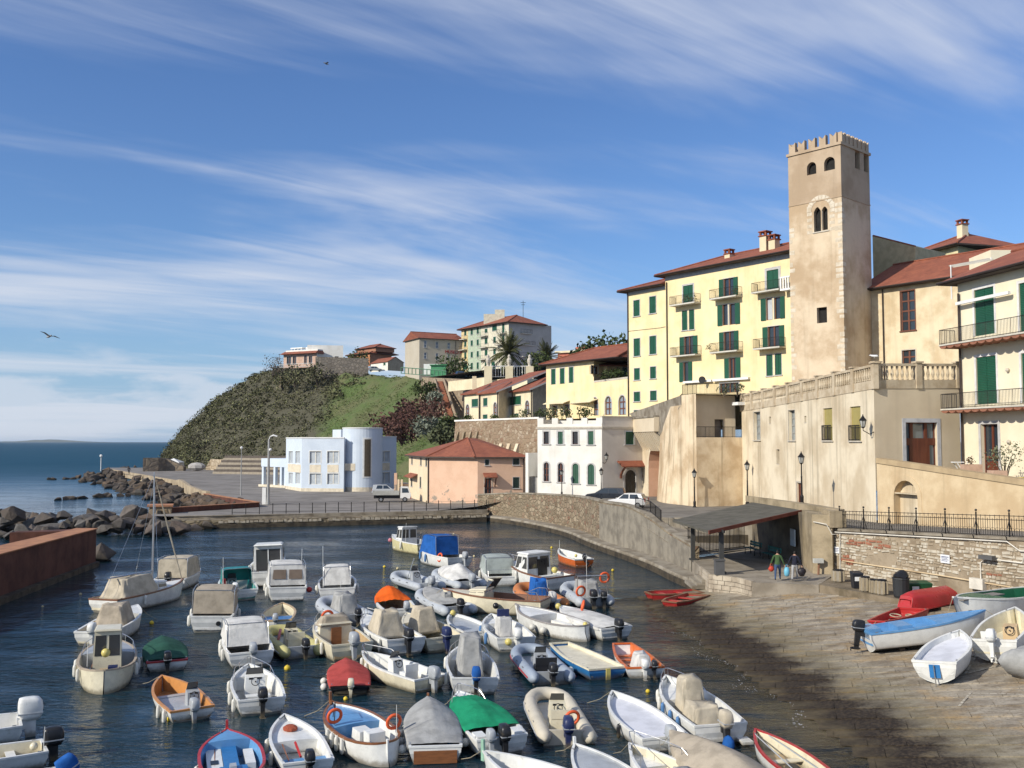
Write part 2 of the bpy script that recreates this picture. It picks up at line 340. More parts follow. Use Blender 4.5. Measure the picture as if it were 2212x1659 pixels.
# ---- slipway
def ramp_mat(name, obj_rand):
 m = bpy.data.materials.new(name); m.use_nodes = True; t = m.node_tree; b = t.nodes['Principled BSDF']
 g = N(t, 'ShaderNodeNewGeometry'); s = N(t, 'ShaderNodeSeparateXYZ'); L(t, g.outputs['Position'], s.inputs[0])
 n = N(t, 'ShaderNodeTexNoise', i_Scale=.5, i_Detail=8, i_Roughness=.65); L(t, g.outputs['Position'], n.inputs['Vector'])
 mp = N(t, 'ShaderNodeMapping'); mp.inputs['Rotation'].default_value = (0, 0, R(40)); mp.inputs['Scale'].default_value = (.6, 1.1, 1); L(t, g.outputs['Position'], mp.inputs[0])
 n2 = N(t, 'ShaderNodeTexNoise', i_Scale=1.2, i_Detail=6, i_Roughness=.7); L(t, mp.outputs[0], n2.inputs['Vector'])
 n3 = N(t, 'ShaderNodeTexNoise', i_Scale=9, i_Detail=5); L(t, g.outputs['Position'], n3.inputs['Vector'])
 dry = mixc(t, smooth(t, n2.outputs[0], .38, .66), (.40, .35, .275), (.20, .16, .115))
 dry = mixc(t, mth(t, 'MULTIPLY', smooth(t, n.outputs[0], .5, .66), .75), dry, (.34, .235, .12))
 dry = mixc(t, mth(t, 'MULTIPLY', smooth(t, n3.outputs[0], .5, .68), .5), dry, (.12, .1, .075))
 if obj_rand:
  oi = N(t, 'ShaderNodeObjectInfo'); dry = mixc(t, mth(t, 'MULTIPLY', oi.outputs['Random'], .3), dry, (.19, .165, .135))
 zz = mth(t, 'ADD', s.outputs[2], mth(t, 'MULTIPLY', mth(t, 'SUBTRACT', n.outputs[0], .5), .5))
 zz = mth(t, 'ADD', zz, mth(t, 'MULTIPLY', mth(t, 'SUBTRACT', n3.outputs[0], .5), .06))
 wet = mth(t, 'SUBTRACT', 1.0, smooth(t, zz, .19, .40)); deep = mth(t, 'SUBTRACT', 1.0, smooth(t, zz, -.02, .12))
 alg = mixc(t, smooth(t, n3.outputs[0], .4, .65), (.024, .018, .014), (.06, .044, .029))
 c = mixc(t, wet, dry, alg)
 green = mth(t, 'MULTIPLY', mth(t, 'SUBTRACT', 1.0, smooth(t, zz, .3, .62)), .5)
 c = mixc(t, mth(t, 'MULTIPLY', green, mth(t, 'SUBTRACT', 1.0, wet)), c, (.13, .11, .05))
 c = mixc(t, deep, c, mixc(t, smooth(t, n2.outputs[0], .35, .65), (.11, .085, .05), (.055, .044, .028)))
 L(t, c, b.inputs['Base Color'])
 b.inputs['Roughness'].default_value = .85; b.inputs['Specular IOR Level'].default_value = .2
 bp = N(t, 'ShaderNodeBump', i_Strength=.5, i_Distance=.04); L(t, n3.outputs[0], bp.inputs['Height']); L(t, bp.outputs[0], b.inputs['Normal'])
 MATS[name] = m; return m
RB = ramp_mat('slipway_stone', False); RS = ramp_mat('slipway_slab', True)
b = B(); nx, ny = 48, 44
for j in range(ny+1):
 for i in range(nx+1):
  Y = 14+j*(60.5-14)/ny; X = -14+i*(44)/nx
  b.v.append((X, Y, max(-3, rampz(X, Y)-.014)))
b.f += [(j*(nx+1)+i, j*(nx+1)+i+1, (j+1)*(nx+1)+i+1, (j+1)*(nx+1)+i) for j in range(ny) for i in range(nx)]
slip = struct('slipway', b, RB)
# paving slabs of the slipway, laid in skewed courses
slabs = []; ang = R(-17); ca, sa = math.cos(ang), math.sin(ang); rr = random.Random(3)
v = -6.0
while v < 62:
 hgt = rr.uniform(.7, 1.15); u_ = -20+rr.uniform(0, 1)
 while u_ < 24:
  wd = rr.uniform(.8, 1.9); cx, cy = u_+wd/2, v+hgt/2
  X = 14+cx*ca-(cy-30)*sa; Y = 30+cx*sa+(cy-30)*ca
  if 22 < Y < 57 and wlx(Y)-2.6 < X < min(.54*Y+1.0, 19+(60-Y)*.5) and not (Y > 52 and X < 13.5 and rampz(X, Y) > .9):
   if (X-19.5)*.9+(Y-60)*.43 < -.8: slabs.append((Y, X, wd-.014, hgt-.014, rr.uniform(-.004, .007)))
  u_ += wd
 v += hgt
slabs.sort()
sb = B().box(-.5, .5, -.5, .5, -.08, 0); base_me = mesh('paving_slab', sb, RS)
rest = B(); slope = math.atan(.105)
for k, (Y, X, wd, hg, dz) in enumerate(slabs):
 z = rampz(X, Y)+dz; sl_ = 0 if rampz(X, Y) >= 1.35 else slope
 if k < 300:
  o = link('paving_slab', base_me, slip); o.location = (X, Y, z); o.scale = (wd, hg, 1); o.rotation_euler = (0, -sl_, ang)
 else:
  mm = Matrix.Translation((X, Y, z)) @ Matrix.Rotation(ang, 4, 'Z') @ Matrix.Rotation(-sl_, 4, 'Y') @ Matrix.Diagonal((wd, hg, 1, 1))
  rest.add([mm @ Vector(p) for p in sb.v], sb.f)
if rest.f: tag(mk('paving_slabs_beyond', rest, RS, slip), kind='stuff')
# ---- plaza, quay and road
ASPH = M('asphalt', (.235, .215, .195), .9, (.16, .145, .13), scale=.25, var=.6, bump=.25, bscale=6)
QUAYM = masonry('quay_stone', [(.10, .075, .05), (.2, .16, .1), (.3, .25, .17), (.16, .12, .08)], 1.1, 1.8, (.12, .095, .06), .6)
CONC = M('old_concrete', (.30, .265, .21), .9, (.17, .14, .10), scale=.8, var=.6, bump=.3, bscale=5, streak=.3)
WETST = M('tide_stained_stone', (.075, .058, .036), .7, (.028, .022, .015), scale=1.3, var=.6, bump=.6, bscale=4)
def poly(name, pts, z, mat, parent=None, kind='structure'):
 bb = B(); bb.add([(p[0], p[1], z if len(p) < 3 else p[2]) for p in pts], [tuple(range(len(pts)))]); return struct(name, bb, mat, parent, kind)
QF = [(-37.5, 106.5), (-34, 107), (-20, 111), (-8, 114.6), (-3, 116.2)]          # waterline of the far quay
pl = [(-37, 108.6), (-33.5, 109.2), (-20, 113.2), (-8, 116.8), (-4.2, 118.2), (-5, 136), (-2, 150), (6, 165), (-10, 250), (-60, 310), (-128, 310), (-121, 289), (-85, 226), (-65, 191), (-52, 160), (-45, 146), (-33, 125.5), (-40.5, 115.5), (-41, 110)]
poly('plaza', pl, 1.2, ASPH)
def strip(name, secs, mat, zlo=None, parent=None):
 bb = B(); bb.loft([[s[0], s[1]] for s in secs], False)
 if zlo is not None:
  bb.loft([[(s[0][0], s[0][1], zlo), s[0]] for s in secs], False)
 return struct(name, bb, mat, parent)
b = B(); b.loft([[(x, y, -2.5), (x, y+.12, .42), (x, y+.1, .425), (x, y+.15, .9), (x+.4, y+2.6, .92), (x+.4, y+2.62, 1.195)] for x, y in QF], False)
quay = struct('quay', b, QUAYM)
b = B(); b.loft([[(x, y-.06, -1), (x, y-.02, .40), (x, y+.3, .46)] for x, y in QF], False); mk('tide_band', b, WETST, quay)
b = B(); b.loft([[(x+.06, y+2.2, .915), (x+.06, y+2.2, 1.26), (x+.1, y+2.75, 1.27), (x+.1, y+2.8, 1.1)] for x, y in QF], False); mk('kerb', b, CONC, quay)
# pale edge stones along the quay
rr = random.Random(5); es = B().hexa([(-.5, -.5, 0), (.5, -.5, 0), (.5, .5, 0), (-.5, .5, 0), (-.42, -.4, 1), (.42, -.4, 1), (.42, .42, 1), (-.42, .42, 1)])
EDGE = M('pale_edge_stone', (.42, .37, .29), .9, (.22, .18, .13), scale=2, var=.6); esm = mesh('edge_stone', es, EDGE)
acc = 0
for i in range(len(QF)-1):
 p, q = Vector(QF[i]), Vector(QF[i+1]); Ln = (q-p).length; d = (q-p)/Ln; s_ = 0
 while s_ < Ln-.3:
  w_ = rr.uniform(.35, .7); c_ = p+d*(s_+w_/2)
  if rr.random() < .88 and acc < 60 and c_.x > -32:
   o = link('edge_stone', esm, quay); o.location = (c_.x-.02, c_.y+.16+rr.uniform(-.05, .05), .56+rr.uniform(-.03, .03)); o.scale = (w_-.05, .3, rr.uniform(.2, .3)); o.rotation_euler = (0, 0, math.atan2(d.y, d.x)); acc += 1
  s_ += w_
RD = [((-9, 118, 1.205), (-14, 137, 1.21)), ((-4.2, 119.4, 1.6), (-4, 137, 1.7)), ((-.5, 117, 2.5), (2, 131, 2.7)), ((2.5, 111.5, 2.95), (6, 124, 3.0)), ((6.9, 99.5, 3.0), (16.5, 121, 3.02)), ((8.3, 88, 3.05), (24, 99, 3.1)),
      ((10, 81.2, 3.08), (25, 86, 3.3)), ((17.6, 75, 3.6), (25.2, 79, 3.65)), ((19.4, 66.2, 3.95), (25.4, 69, 4.0)), ((19.75, 60, 4.1), (26, 63.5, 4.15)), ((25.4, 48, 4.65), (30.8, 51, 4.7)), ((29, 40.4, 4.9), (35, 43, 4.95))]
strip('road', RD, M('road_asphalt', (.19, .175, .155), .9, (.13, .12, .105), scale=.5, var=.6, bump=.2, bscale=8))
PV = M('platform_paving', (.31, .27, .215), .9, (.2, .17, .13), scale=.7, var=.6, bump=.3, bscale=3)
b = B().loft([[(x, y, .8), (x+.3, y+.4, .8), (x+.3, y+.4, z), (x, y, z)] for x, y, z in ((10.5, 80.9, 3.3), (12.5, 79.2, 3.35), (15.5, 76.8, 3.55), (18.25, 74.6, 3.95))]); solo('road_retaining_wall', b, CONC, 'grey retaining wall holding the road above the shelter path', 'wall')
strip('footpath', [((10, 81, 3.06), (10.6, 80.8, 3.08)), ((11.4, 73.4, 2.1), (15.3, 76.8, 2.3)), ((12.4, 68.6, 1.52), (18.4, 73.7, 1.53))], PV)
# quay wall (curved, rubble below, plaster patches) with ledge
QW = [(-4.2, 120.6, 2.9), (-.2, 116.6, 3.3), (3.7, 108.5, 3.6), (7.0, 99, 3.9), (8.2, 88, 4.0), (9.2, 83.8, 4.1), (10, 81, 4.0), (11.0, 76.6, 3.35), (11.6, 73.2, 2.75), (12.3, 67.2, 2.35)]
def ring_wall(pts, th, zb):
 rg = []
 for i, p in enumerate(pts):
  a = Vector(pts[max(i-1, 0)][:2]); c_ = Vector(pts[min(i+1, len(pts)-1)][:2]); d = (c_-a).normalized(); n = Vector((d.y, -d.x))*-1
  rg.append([(p[0], p[1], zb), (p[0]+n.x*th, p[1]+n.y*th, zb), (p[0]+n.x*th, p[1]+n.y*th, p[2]), (p[0], p[1], p[2])])
 return rg
def dens(pts, k=4):
 o = []
 for i in range(len(pts)-1):
  for j in range(k): o.append(sub(pts[i], pts[i+1], j/k))
 return o+[pts[-1]]
def smoothp(pts, it=2):
 for _ in range(it):
  o = [pts[0]]
  for i in range(len(pts)-1): o += [sub(pts[i], pts[i+1], .25), sub(pts[i], pts[i+1], .75)]
  pts = o+[pts[-1]]
 return pts
QWs = smoothp(QW, 2)
QWM = masonry('quay_wall_rubble', [(.14, .095, .055), (.25, .19, .125), (.36, .29, .2), (.19, .105, .065), (.28, .22, .15)], 1.5, 2.4, (.22, .175, .115), 1.0, bump=1.0)
qw = solo('quay_wall', B().loft([list(r)[::-1] for r in ring_wall(QWs, .5, -.2)]), QWM, 'curved rubble and plaster quay wall rising above the basin', 'wall')
cop = B().loft([[(r[2][0]+(r[2][0]-r[3][0])*.12, r[2][1]+(r[2][1]-r[3][1])*.12, r[2][2]+.003), (r[3][0]-(r[2][0]-r[3][0])*.12, r[3][1]-(r[2][1]-r[3][1])*.12, r[3][2]+.003), (r[3][0]-(r[2][0]-r[3][0])*.12, r[3][1]-(r[2][1]-r[3][1])*.12, r[3][2]+.16), (r[2][0]+(r[2][0]-r[3][0])*.12, r[2][1]+(r[2][1]-r[3][1])*.12, r[2][2]+.16)] for r in ring_wall(QWs, .5, 0)])
mk('coping', cop, CONC, qw)
# rendered (plastered) skin over the near half of the quay wall, set proud of the rubble
skin = [p for p in QWs if p[1] < 91]
rg = ring_wall(skin, -.06, .45)
mk('render_coat', B().loft([[r[1], (r[2][0], r[2][1], r[2][2]-.12), (r[3][0], r[3][1], r[3][2]-.12)] for r in rg], False), M('grey_render', (.27, .24, .19), .9, (.17, .15, .12), scale=.9, var=.7, bump=.5, bscale=3, streak=.35), qw)
WLN = smoothp([(-6, 119.3), (-1.1, 115.6), (5.2, 100.5), (6.9, 88.5), (8.8, 80.3), (10.3, 72.7), (11.0, 65.8), (12.2, 60.2)], 2)
b = B().loft([[(p[0], p[1], -2), (p[0]+.05, p[1], .5), (p[0]+.12, p[1]+.03, .62), (p[0]+2.2, p[1]+1.3, .63)] for p in WLN], False)
ledge = struct('quay_ledge', b, CONC)
mk('tide_band', B().loft([[(p[0]-.06, p[1]-.02, -1), (p[0]-.03, p[1]-.02, .4), (p[0]+.2, p[1], .44)] for p in WLN], False), WETST, ledge)
# platform under the shelter, with its dressed-stone retaining blocks
PLAT = [(12.3, 67.4), (12.05, 63), (11.9, 59.6), (13.3, 58.2), (13.8, 56.6), (17.3, 55.6), (19.7, 59.9), (19.4, 66), (18.4, 73.8)]
b = B(); n_ = len(PLAT); b.add([(p[0], p[1], 1.5 if p[1] > 57 else 1.42) for p in PLAT], [tuple(range(n_))])
b.loft([[(p[0], p[1], -1.5), (p[0], p[1], 1.5 if p[1] > 57 else 1.42)] for p in PLAT[:6]], False)
plat = struct('platform', b, PV)
BLK = M('dressed_block', (.47, .41, .32), .9, (.3, .25, .19), scale=1.2, var=.7, bump=.4, bscale=5)
rr = random.Random(11); bm_ = mesh('stone_block', B().hexa([(-.5, -.5, -.5), (.5, -.5, -.5), (.5, .5, -.5), (-.5, .5, -.5), (-.5, -.5, .5), (.5, -.5, .5), (.5, .5, .5), (-.5, .5, .5)]), BLK)
for i in range(0, 4):
 p, q = Vector(PLAT[i]), Vector(PLAT[i+1]); Ln = (q-p).length; d = (q-p)/Ln; n = Vector((d.y, -d.x)); zrow = .05
 if i == 0: continue
 while zrow < 1.3:
  h_ = rr.uniform(.24, .34); s_ = rr.uniform(-.3, 0)
  while s_ < Ln:
   w_ = rr.uniform(.4, .75); a0 = max(s_, 0); a1 = min(s_+w_, Ln)
   if a1-a0 > .12:
    c_ = p+d*((a0+a1)/2)-n*.02
    o = link('stone_block', bm_, plat); o.location = (c_.x, c_.y, zrow+h_/2); o.scale = (a1-a0-.03, .12+rr.uniform(0, .05), h_-.03); o.rotation_euler = (0, 0, math.atan2(d.y, d.x))
   s_ += w_
  zrow += h_
# steps from the ledge up to the platform
for k in range(5):
 z1 = .62+k*.18; b = B(); f = Fac((11.15+k*.15, 63.6), (11.15+k*.15, 60.6)); b.box(11.1+k*.3, 12.6, 60.7, 63.4, z1-.2, z1+.003); mk('step', b, CONC, plat)
wd_ = B(); wd_.hexa([(14.9, 56.4, .2), (17.2, 55.5, .2), (17.6, 58.2, .2), (15.2, 58.2, .2), (15.1, 56.6, 1.2), (16.4, 56.2, 1.25), (17.6, 58.2, 1.53), (15.2, 58.2, 1.53)]); mk('ramp_block', wd_, CONC, plat)
# earth apron by the stone wall
b = B(); b.add([(17.3, 55.7, 1.37), (20.5, 49, 1.37), (24, 42, 1.38), (30, 42, 1.5), (25, 48.3, 1.5), (19.6, 59.8, 1.5)], [(0, 1, 2, 3, 4, 5)]); b = B().prism([(17.3, 55.7), (20.5, 49), (24, 42), (30, 42), (25, 48.3), (19.6, 59.8)], .3, 1.43); struct('earth_apron', b, M('packed_earth', (.22, .175, .12), .95, (.12, .095, .06), scale=.8, var=.8, bump=.4, bscale=5))
# ---- breakwater wall at the left (red-brown)
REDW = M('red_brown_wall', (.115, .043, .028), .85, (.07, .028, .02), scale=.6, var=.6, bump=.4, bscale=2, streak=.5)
bw = B()
for poly_ in ([(-31.8, 75.2), (-33.3, 75.3), (-31.3, 38), (-28.6, 38)], [(-33.31, 75.3), (-37, 73.6), (-37, 72.4), (-33.2, 73.6)]):
 bw.prism(poly_[::-1], -2, 2.8)
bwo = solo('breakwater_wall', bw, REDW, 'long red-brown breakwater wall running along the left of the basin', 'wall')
mk('capping', B().prism([(-31.7, 75.25), (-33.4, 75.35), (-31.4, 37.9), (-28.5, 37.9)][::-1], 2.8, 2.87), M('orange_capping', (.42, .2, .1), .9, (.3, .14, .08), scale=1, var=.6, streak=0), bwo)
mk('footing', B().prism([(-31.5, 75.2), (-31.79, 75.2), (-28.59, 38), (-27.7, 38)][::-1], -2, .35), WETST, bwo)
sg = B(); f = Fac((-30.45, 59.6), (-30.4, 59.0));
mk('sign_plate', B().box(-30.16, -30.12, 56.7, 57.2, 1.2, 1.85), M('white_plate', (.7, .7, .68)), bwo)
poly('breakwater_ground', [(-33.3, 75.3), (-31.4, 38), (-60, 38), (-60, 80), (-37, 76)], .35, M('breakwater_earth', (.3, .26, .16), .95, (.16, .15, .07), scale=.4, var=.7))
# V of low red-brown walls with a stone block house at its end, on the far quay
vw = B(); vw.prism([(-39.7, 114.0), (-32.0, 124.2), (-32.4, 124.6), (-40.1, 114.4)], .5, 1.75)
vw.prism([(-32.3, 124.3), (-32.2, 124.75), (-45.2, 145.3), (-45.6, 145)], .5, 1.75)
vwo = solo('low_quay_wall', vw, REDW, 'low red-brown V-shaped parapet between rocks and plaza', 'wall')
mk('capping', B().prism([(-39.8, 113.95), (-31.9, 124.15), (-32.4, 124.7), (-40.2, 114.45)], 1.753, 1.83).prism([(-32.2, 124.3), (-32.0, 124.85), (-45.1, 145.4), (-45.7, 145)], 1.756, 1.83), MATS['orange_capping'], vwo)
bh = B(); bh.prism([(-41.5, 112.3), (-39.2, 113), (-39.9, 115.3), (-42.4, 114.6)], -.5, 2.0)
bho = solo('block_house', bh, masonry('block_house_stone', [(.2, .14, .08), (.36, .3, .22), (.28, .18, .1)], 1.2, 1.6, (.25, .19, .12), .5), 'small square stone hut with orange top at the end of the far quay', 'hut')
mk('top_slab', B().prism([(-41.7, 112.1), (-39.0, 112.9), (-39.8, 115.5), (-42.6, 114.8)], 2.003, 2.2), MATS['orange_capping'], bho)
mk('opening', B().box(-40.6, -40.2, 112.35, 112.6, 1.2, 1.6), M('dark_void', (.01, .01, .01)), bho)
# cream parapet between rocks and plaza
b = B(); pp = [(-45.4, 145.5, 2.1), (-48, 150, 2.1), (-55, 166, 2.1), (-64, 188.5, 2.2), (-66, 192, 1.9), (-85, 226, 1.8), (-104, 260, 1.7), (-119, 287, 1.6)]
b.loft([[(p[0], p[1], .2), (p[0]+.6, p[1]+.1, .2), (p[0]+.6, p[1]+.1, p[2]), (p[0], p[1], p[2])] for p in pp])
solo('plaza_parapet', b, M('cream_parapet', (.42, .34, .23), .9, (.28, .22, .15), scale=.5, var=.6), 'long low cream parapet edging the plaza above the rocks', 'wall')
# ---- hill
HC = [(352, 305, 352, 330, 4.0), (380, 303, 400, 335, 14), (420, 295, 470, 335, 24.2), (470, 285, 540, 330, 31), (530, 270, 600, 322, 33.8), (600, 255, 690, 305, 32.6), (680, 240, 765, 285, 28.6), (760, 222, 850, 275, 28.2), (850, 205, 915, 258, 25.6), (930, 185, 985, 236, 16), (1000, 166, 1060, 206, 11.5)]
def hillpt(a, q):
 i = min(int(a), len(HC)-2); t = a-i; h = [HC[i][k]*(1-t)+HC[i+1][k]*t for k in range(5)]
 bx, by = XU(h[0], h[1]), h[1]; tx, ty = XU(h[2], h[3]), h[3]
 if q <= 1:
  pr_ = q*(1-.03*math.sin(q*math.pi))
  return Vector((bx+(tx-bx)*q, by+(ty-by)*q, 1.0+(h[4]-1.0)*pr_))
 k = q-1
 return Vector((tx*(1+.36*k), ty*(1+.36*k), h[4]-(1.5*k if a > 4 else (h[4]+2)*k*k)))
from mathutils import noise as MN
b = B(); na, nq = 120, 60
for i in range(na+1):
 for j in range(nq+1):
  p = hillpt(i/na*(len(HC)-1), j/nq*2 if j > nq*.7 else j/nq*1.43)if False else hillpt(i/na*(len(HC)-1), (j/45.0) if j <= 45 else 1+(j-45)/15.0)
  d = MN.noise(p*.12)*1.0+MN.noise(p*.35)*.5
  q_ = min(1, j/8.0)
  b.v.append((p.x, p.y, p.z+d*q_*(1 if j < 46 else .3)))
b.f += [(i*(nq+1)+j, (i+1)*(nq+1)+j, (i+1)*(nq+1)+j+1, i*(nq+1)+j+1) for i in range(na) for j in range(nq)]
def hill_mat():
 m = bpy.data.materials.new('hillside'); m.use_nodes = True; t = m.node_tree; b = t.nodes['Principled BSDF']; b.inputs['Roughness'].default_value = .95
 g = N(t, 'ShaderNodeNewGeometry')
 n = N(t, 'ShaderNodeTexNoise', i_Scale=.12, i_Detail=8, i_Roughness=.65); L(t, g.outputs['Position'], n.inputs['Vector'])
 n2 = N(t, 'ShaderNodeTexNoise', i_Scale=1.3, i_Detail=6); L(t, g.outputs['Position'], n2.inputs['Vector'])
 c = mixc(t, smooth(t, n.outputs[0], .36, .64), (.075, .12, .028), (.115, .12, .05))
 c = mixc(t, mth(t, 'MULTIPLY', smooth(t, n2.outputs[0], .45, .7), .45), c, (.045, .07, .018))
 s = N(t, 'ShaderNodeSeparateXYZ'); L(t, g.outputs['Position'], s.inputs[0]);
 c = mixc(t, smooth(t, mth(t, 'MULTIPLY', mth(t, 'ADD', s.outputs[0], mth(t, 'MULTIPLY', mth(t, 'SUBTRACT', n.outputs[0], .5), 22)), -1.0), 49, 57), c, mixc(t, n2.outputs[0], (.09, .084, .05), (.055, .052, .032)))
 L(t, c, b.inputs['Base Color'])
 bp = N(t, 'ShaderNodeBump', i_Strength=.8, i_Distance=.4); L(t, n2.outputs[0], bp.inputs['Height']); L(t, bp.outputs[0], b.inputs['Normal'])
 return m
struct('hillside', b, hill_mat(), sm=True)
poly('upper_town_ground', [(XU(900, 262), 262), (XU(925, 240), 240), (XU(1055, 214), 214), (XU(1200, 200), 200), (XU(1300, 180), 180), (XU(1500, 190), 190), (XU(1700, 330), 330), (XU(880, 340), 340)], 25.3, ASPH)
# leafy ground cover on the seaward slope
def leafmat(name, cols, rough=.8):
 m = bpy.data.materials.new(name); m.use_nodes = True; t = m.node_tree; b = t.nodes['Principled BSDF']; b.inputs['Roughness'].default_value = rough; b.inputs['Specular IOR Level'].default_value = .15
 g = N(t, 'ShaderNodeNewGeometry'); n = N(t, 'ShaderNodeTexNoise', i_Scale=.16, i_Detail=5, i_Roughness=.7); L(t, g.outputs['Position'], n.inputs['Vector'])
 n2 = N(t, 'ShaderNodeTexWhiteNoise'); L(t, g.outputs['Random Per Island'], n2.inputs['Vector'])
 cr = N(t, 'ShaderNodeValToRGB'); e = cr.color_ramp.elements; e[0].position = .3; e[1].position = .72; e[0].color = (*cols[0], 1); e[1].color = (*cols[-1], 1)
 for i, c in enumerate(cols[1:-1]): k = e.new(.3+.42*(i+1)/(len(cols)-1)); k.color = (*c, 1)
 L(t, mth(t, 'ADD', n.outputs[0], mth(t, 'MULTIPLY', mth(t, 'SUBTRACT', n2.outputs[0], .5), .22)), cr.inputs[0])
 L(t, cr.outputs[0], b.inputs['Base Color']); MATS[name] = m; return m
def leaf(b, c, s, rr, flat=.6):
 n = Vector((rr.gauss(0, 1), rr.gauss(0, 1), rr.gauss(0, 1)+flat)).normalized(); a = n.orthogonal().normalized(); q = rr.uniform(0, 6.28)
 a, e = a*math.cos(q)+n.cross(a)*math.sin(q), n.cross(a)*math.cos(q)-a*math.sin(q)
 k = len(b.v); c = Vector(c); b.v += [tuple(c-a*s), tuple(c-e*s*.55), tuple(c+a*s), tuple(c+e*s*.55)]; b.f.append((k, k+1, k+2, k+3))
SCRUB = leafmat('scrub_leaves', [(.09, .074, .052), (.075, .075, .042), (.115, .112, .065), (.07, .076, .04), (.23, .235, .11), (.10, .085, .058), (.075, .083, .042)])
b = B(); rr = random.Random(21)
for k in range(4600):
 a = rr.uniform(0, 7.3); q = rr.uniform(.02, 1.06)
 lim = 6.35 if q > .9 else 5.3+ (q)*.75       # grassy slope to the right of this line
 if a > lim+rr.uniform(-.35, .2) and not (q < .05): continue
 p = hillpt(a, q); r0 = rr.choice((.5, .7, .9, 1.2, 1.9)); pear = MN.noise(p*.07) > .12 and rr.random() < .45
 for i in range(rr.randint(9, 15)*(2 if pear else 1)):
  th, ph = rr.uniform(0, 6.28), rr.uniform(-.1, 1.4)
  leaf(b, (p.x+r0*math.cos(th)*math.cos(ph), p.y+r0*math.sin(th)*math.cos(ph), p.z+.05+r0*.62*math.sin(ph)), rr.uniform(.16, .4)*(1.25 if pear else 1), rr, 1.2 if pear else 1.5)
tag(mk('scrub', b, SCRUB), 'dense olive scrub and prickly pear covering the headland slope', 'scrub', kind='stuff')
b = B(); GRASSM = leafmat('grass_blades', [(.055, .095, .02), (.08, .125, .028), (.065, .105, .025), (.12, .12, .05)])
for k in range(16000):
 a = rr.uniform(4.9, 9.0); q = rr.uniform(.02, 1.03); lim = 6.2 if q > .9 else 5.0+q*.75
 if a < lim: continue
 p = hillpt(a, q)
 leaf(b, (p.x, p.y, p.z+rr.uniform(.0, .12)), rr.uniform(.12, .28), rr, 3.0)
tag(mk('grass', b, GRASSM), 'bright green grass on the slope behind the pale blue building', 'grass', kind='stuff')
# ---- boulders
import bmesh
def boulder(seed, sx=1, sy=1, sz=.8):
 r_ = random.Random(seed); bm = bmesh.new()
 for i in range(15):
  v_ = Vector((r_.gauss(0, 1), r_.gauss(0, 1), r_.gauss(0, 1))).normalized(); k = r_.uniform(.78, 1.05); bm.verts.new((v_.x*sx*k*.5, v_.y*sy*k*.5, v_.z*sz*k*.5))
 res = bmesh.ops.convex_hull(bm, input=bm.verts); bmesh.ops.delete(bm, geom=[e for e in res['geom_interior'] if isinstance(e, bmesh.types.BMVert)], context='VERTS')
 bmesh.ops.bevel(bm, geom=list(bm.edges), offset=.012, segments=1, affect='EDGES')
 me = bpy.data.meshes.new('boulder'); bm.to_mesh(me); bm.free(); return me
def rockmat(name, cols):
 m = bpy.data.materials.new(name); m.use_nodes = True; t = m.node_tree; b = t.nodes['Principled BSDF']; b.inputs['Roughness'].default_value = .92
 g = N(t, 'ShaderNodeNewGeometry'); s = N(t, 'ShaderNodeSeparateXYZ'); L(t, g.outputs['Position'], s.inputs[0]); oi = N(t, 'ShaderNodeObjectInfo')
 n = N(t, 'ShaderNodeTexNoise', i_Scale=1.4, i_Detail=8, i_Roughness=.7); L(t, g.outputs['Position'], n.inputs['Vector'])
 cr = N(t, 'ShaderNodeValToRGB'); e = cr.color_ramp.elements; e[0].color = (*cols[0], 1); e[1].color = (*cols[-1], 1)
 for i, c in enumerate(cols[1:-1]): k = e.new((i+1)/(len(cols)-1)); k.color = (*c, 1)
 L(t, oi.outputs['Random'], cr.inputs[0])
 c = mixc(t, mth(t, 'MULTIPLY', smooth(t, n.outputs[0], .4, .65), .65), cr.outputs[0], (.05, .042, .034))
 wet = mth(t, 'SUBTRACT', 1.0, smooth(t, mth(t, 'ADD', s.outputs[2], mth(t, 'MULTIPLY', n.outputs[0], .5)), .45, .95)); c = mixc(t, mth(t, 'MULTIPLY', wet, .85), c, (.02, .017, .013))
 L(t, c, b.inputs['Base Color']); bp = N(t, 'ShaderNodeBump', i_Strength=.9, i_Distance=.2); L(t, n.outputs[0], bp.inputs['Height']); L(t, bp.outputs[0], b.inputs['Normal'])
 return m
RK = rockmat('breakwater_rock', [(.10, .092, .084), (.125, .116, .107), (.08, .062, .05), (.14, .132, .122), (.115, .074, .05)]); RK2 = rockmat('spit_rock', [(.06, .05, .042), (.12, .085, .058), (.07, .055, .042), (.14, .09, .052), (.055, .05, .043)])
BMS = [boulder(i, 1, 1, .82) for i in range(7)]; BMS2 = []
for me in BMS: me.materials.append(RK)
for me in [boulder(40+i) for i in range(6)]: me.materials.append(RK2); BMS2.append(me)
rr = random.Random(9)
def put_rock(meshes, x, y, z, s, label, group):
 o = link('boulder', rr.choice(meshes)); o.location = (x, y, z); o.scale = (s*rr.uniform(.85, 1.25), s*rr.uniform(.8, 1.15), s*rr.uniform(.75, 1.15)); o.rotation_euler = (rr.uniform(-.4, .4), rr.uniform(-.4, .4), rr.uniform(0, 6.28))
 tag(o, label, 'boulder', group)
LB, GB = 'big grey boulder heaped in the breakwater beyond the red-brown wall', 'breakwater boulders'
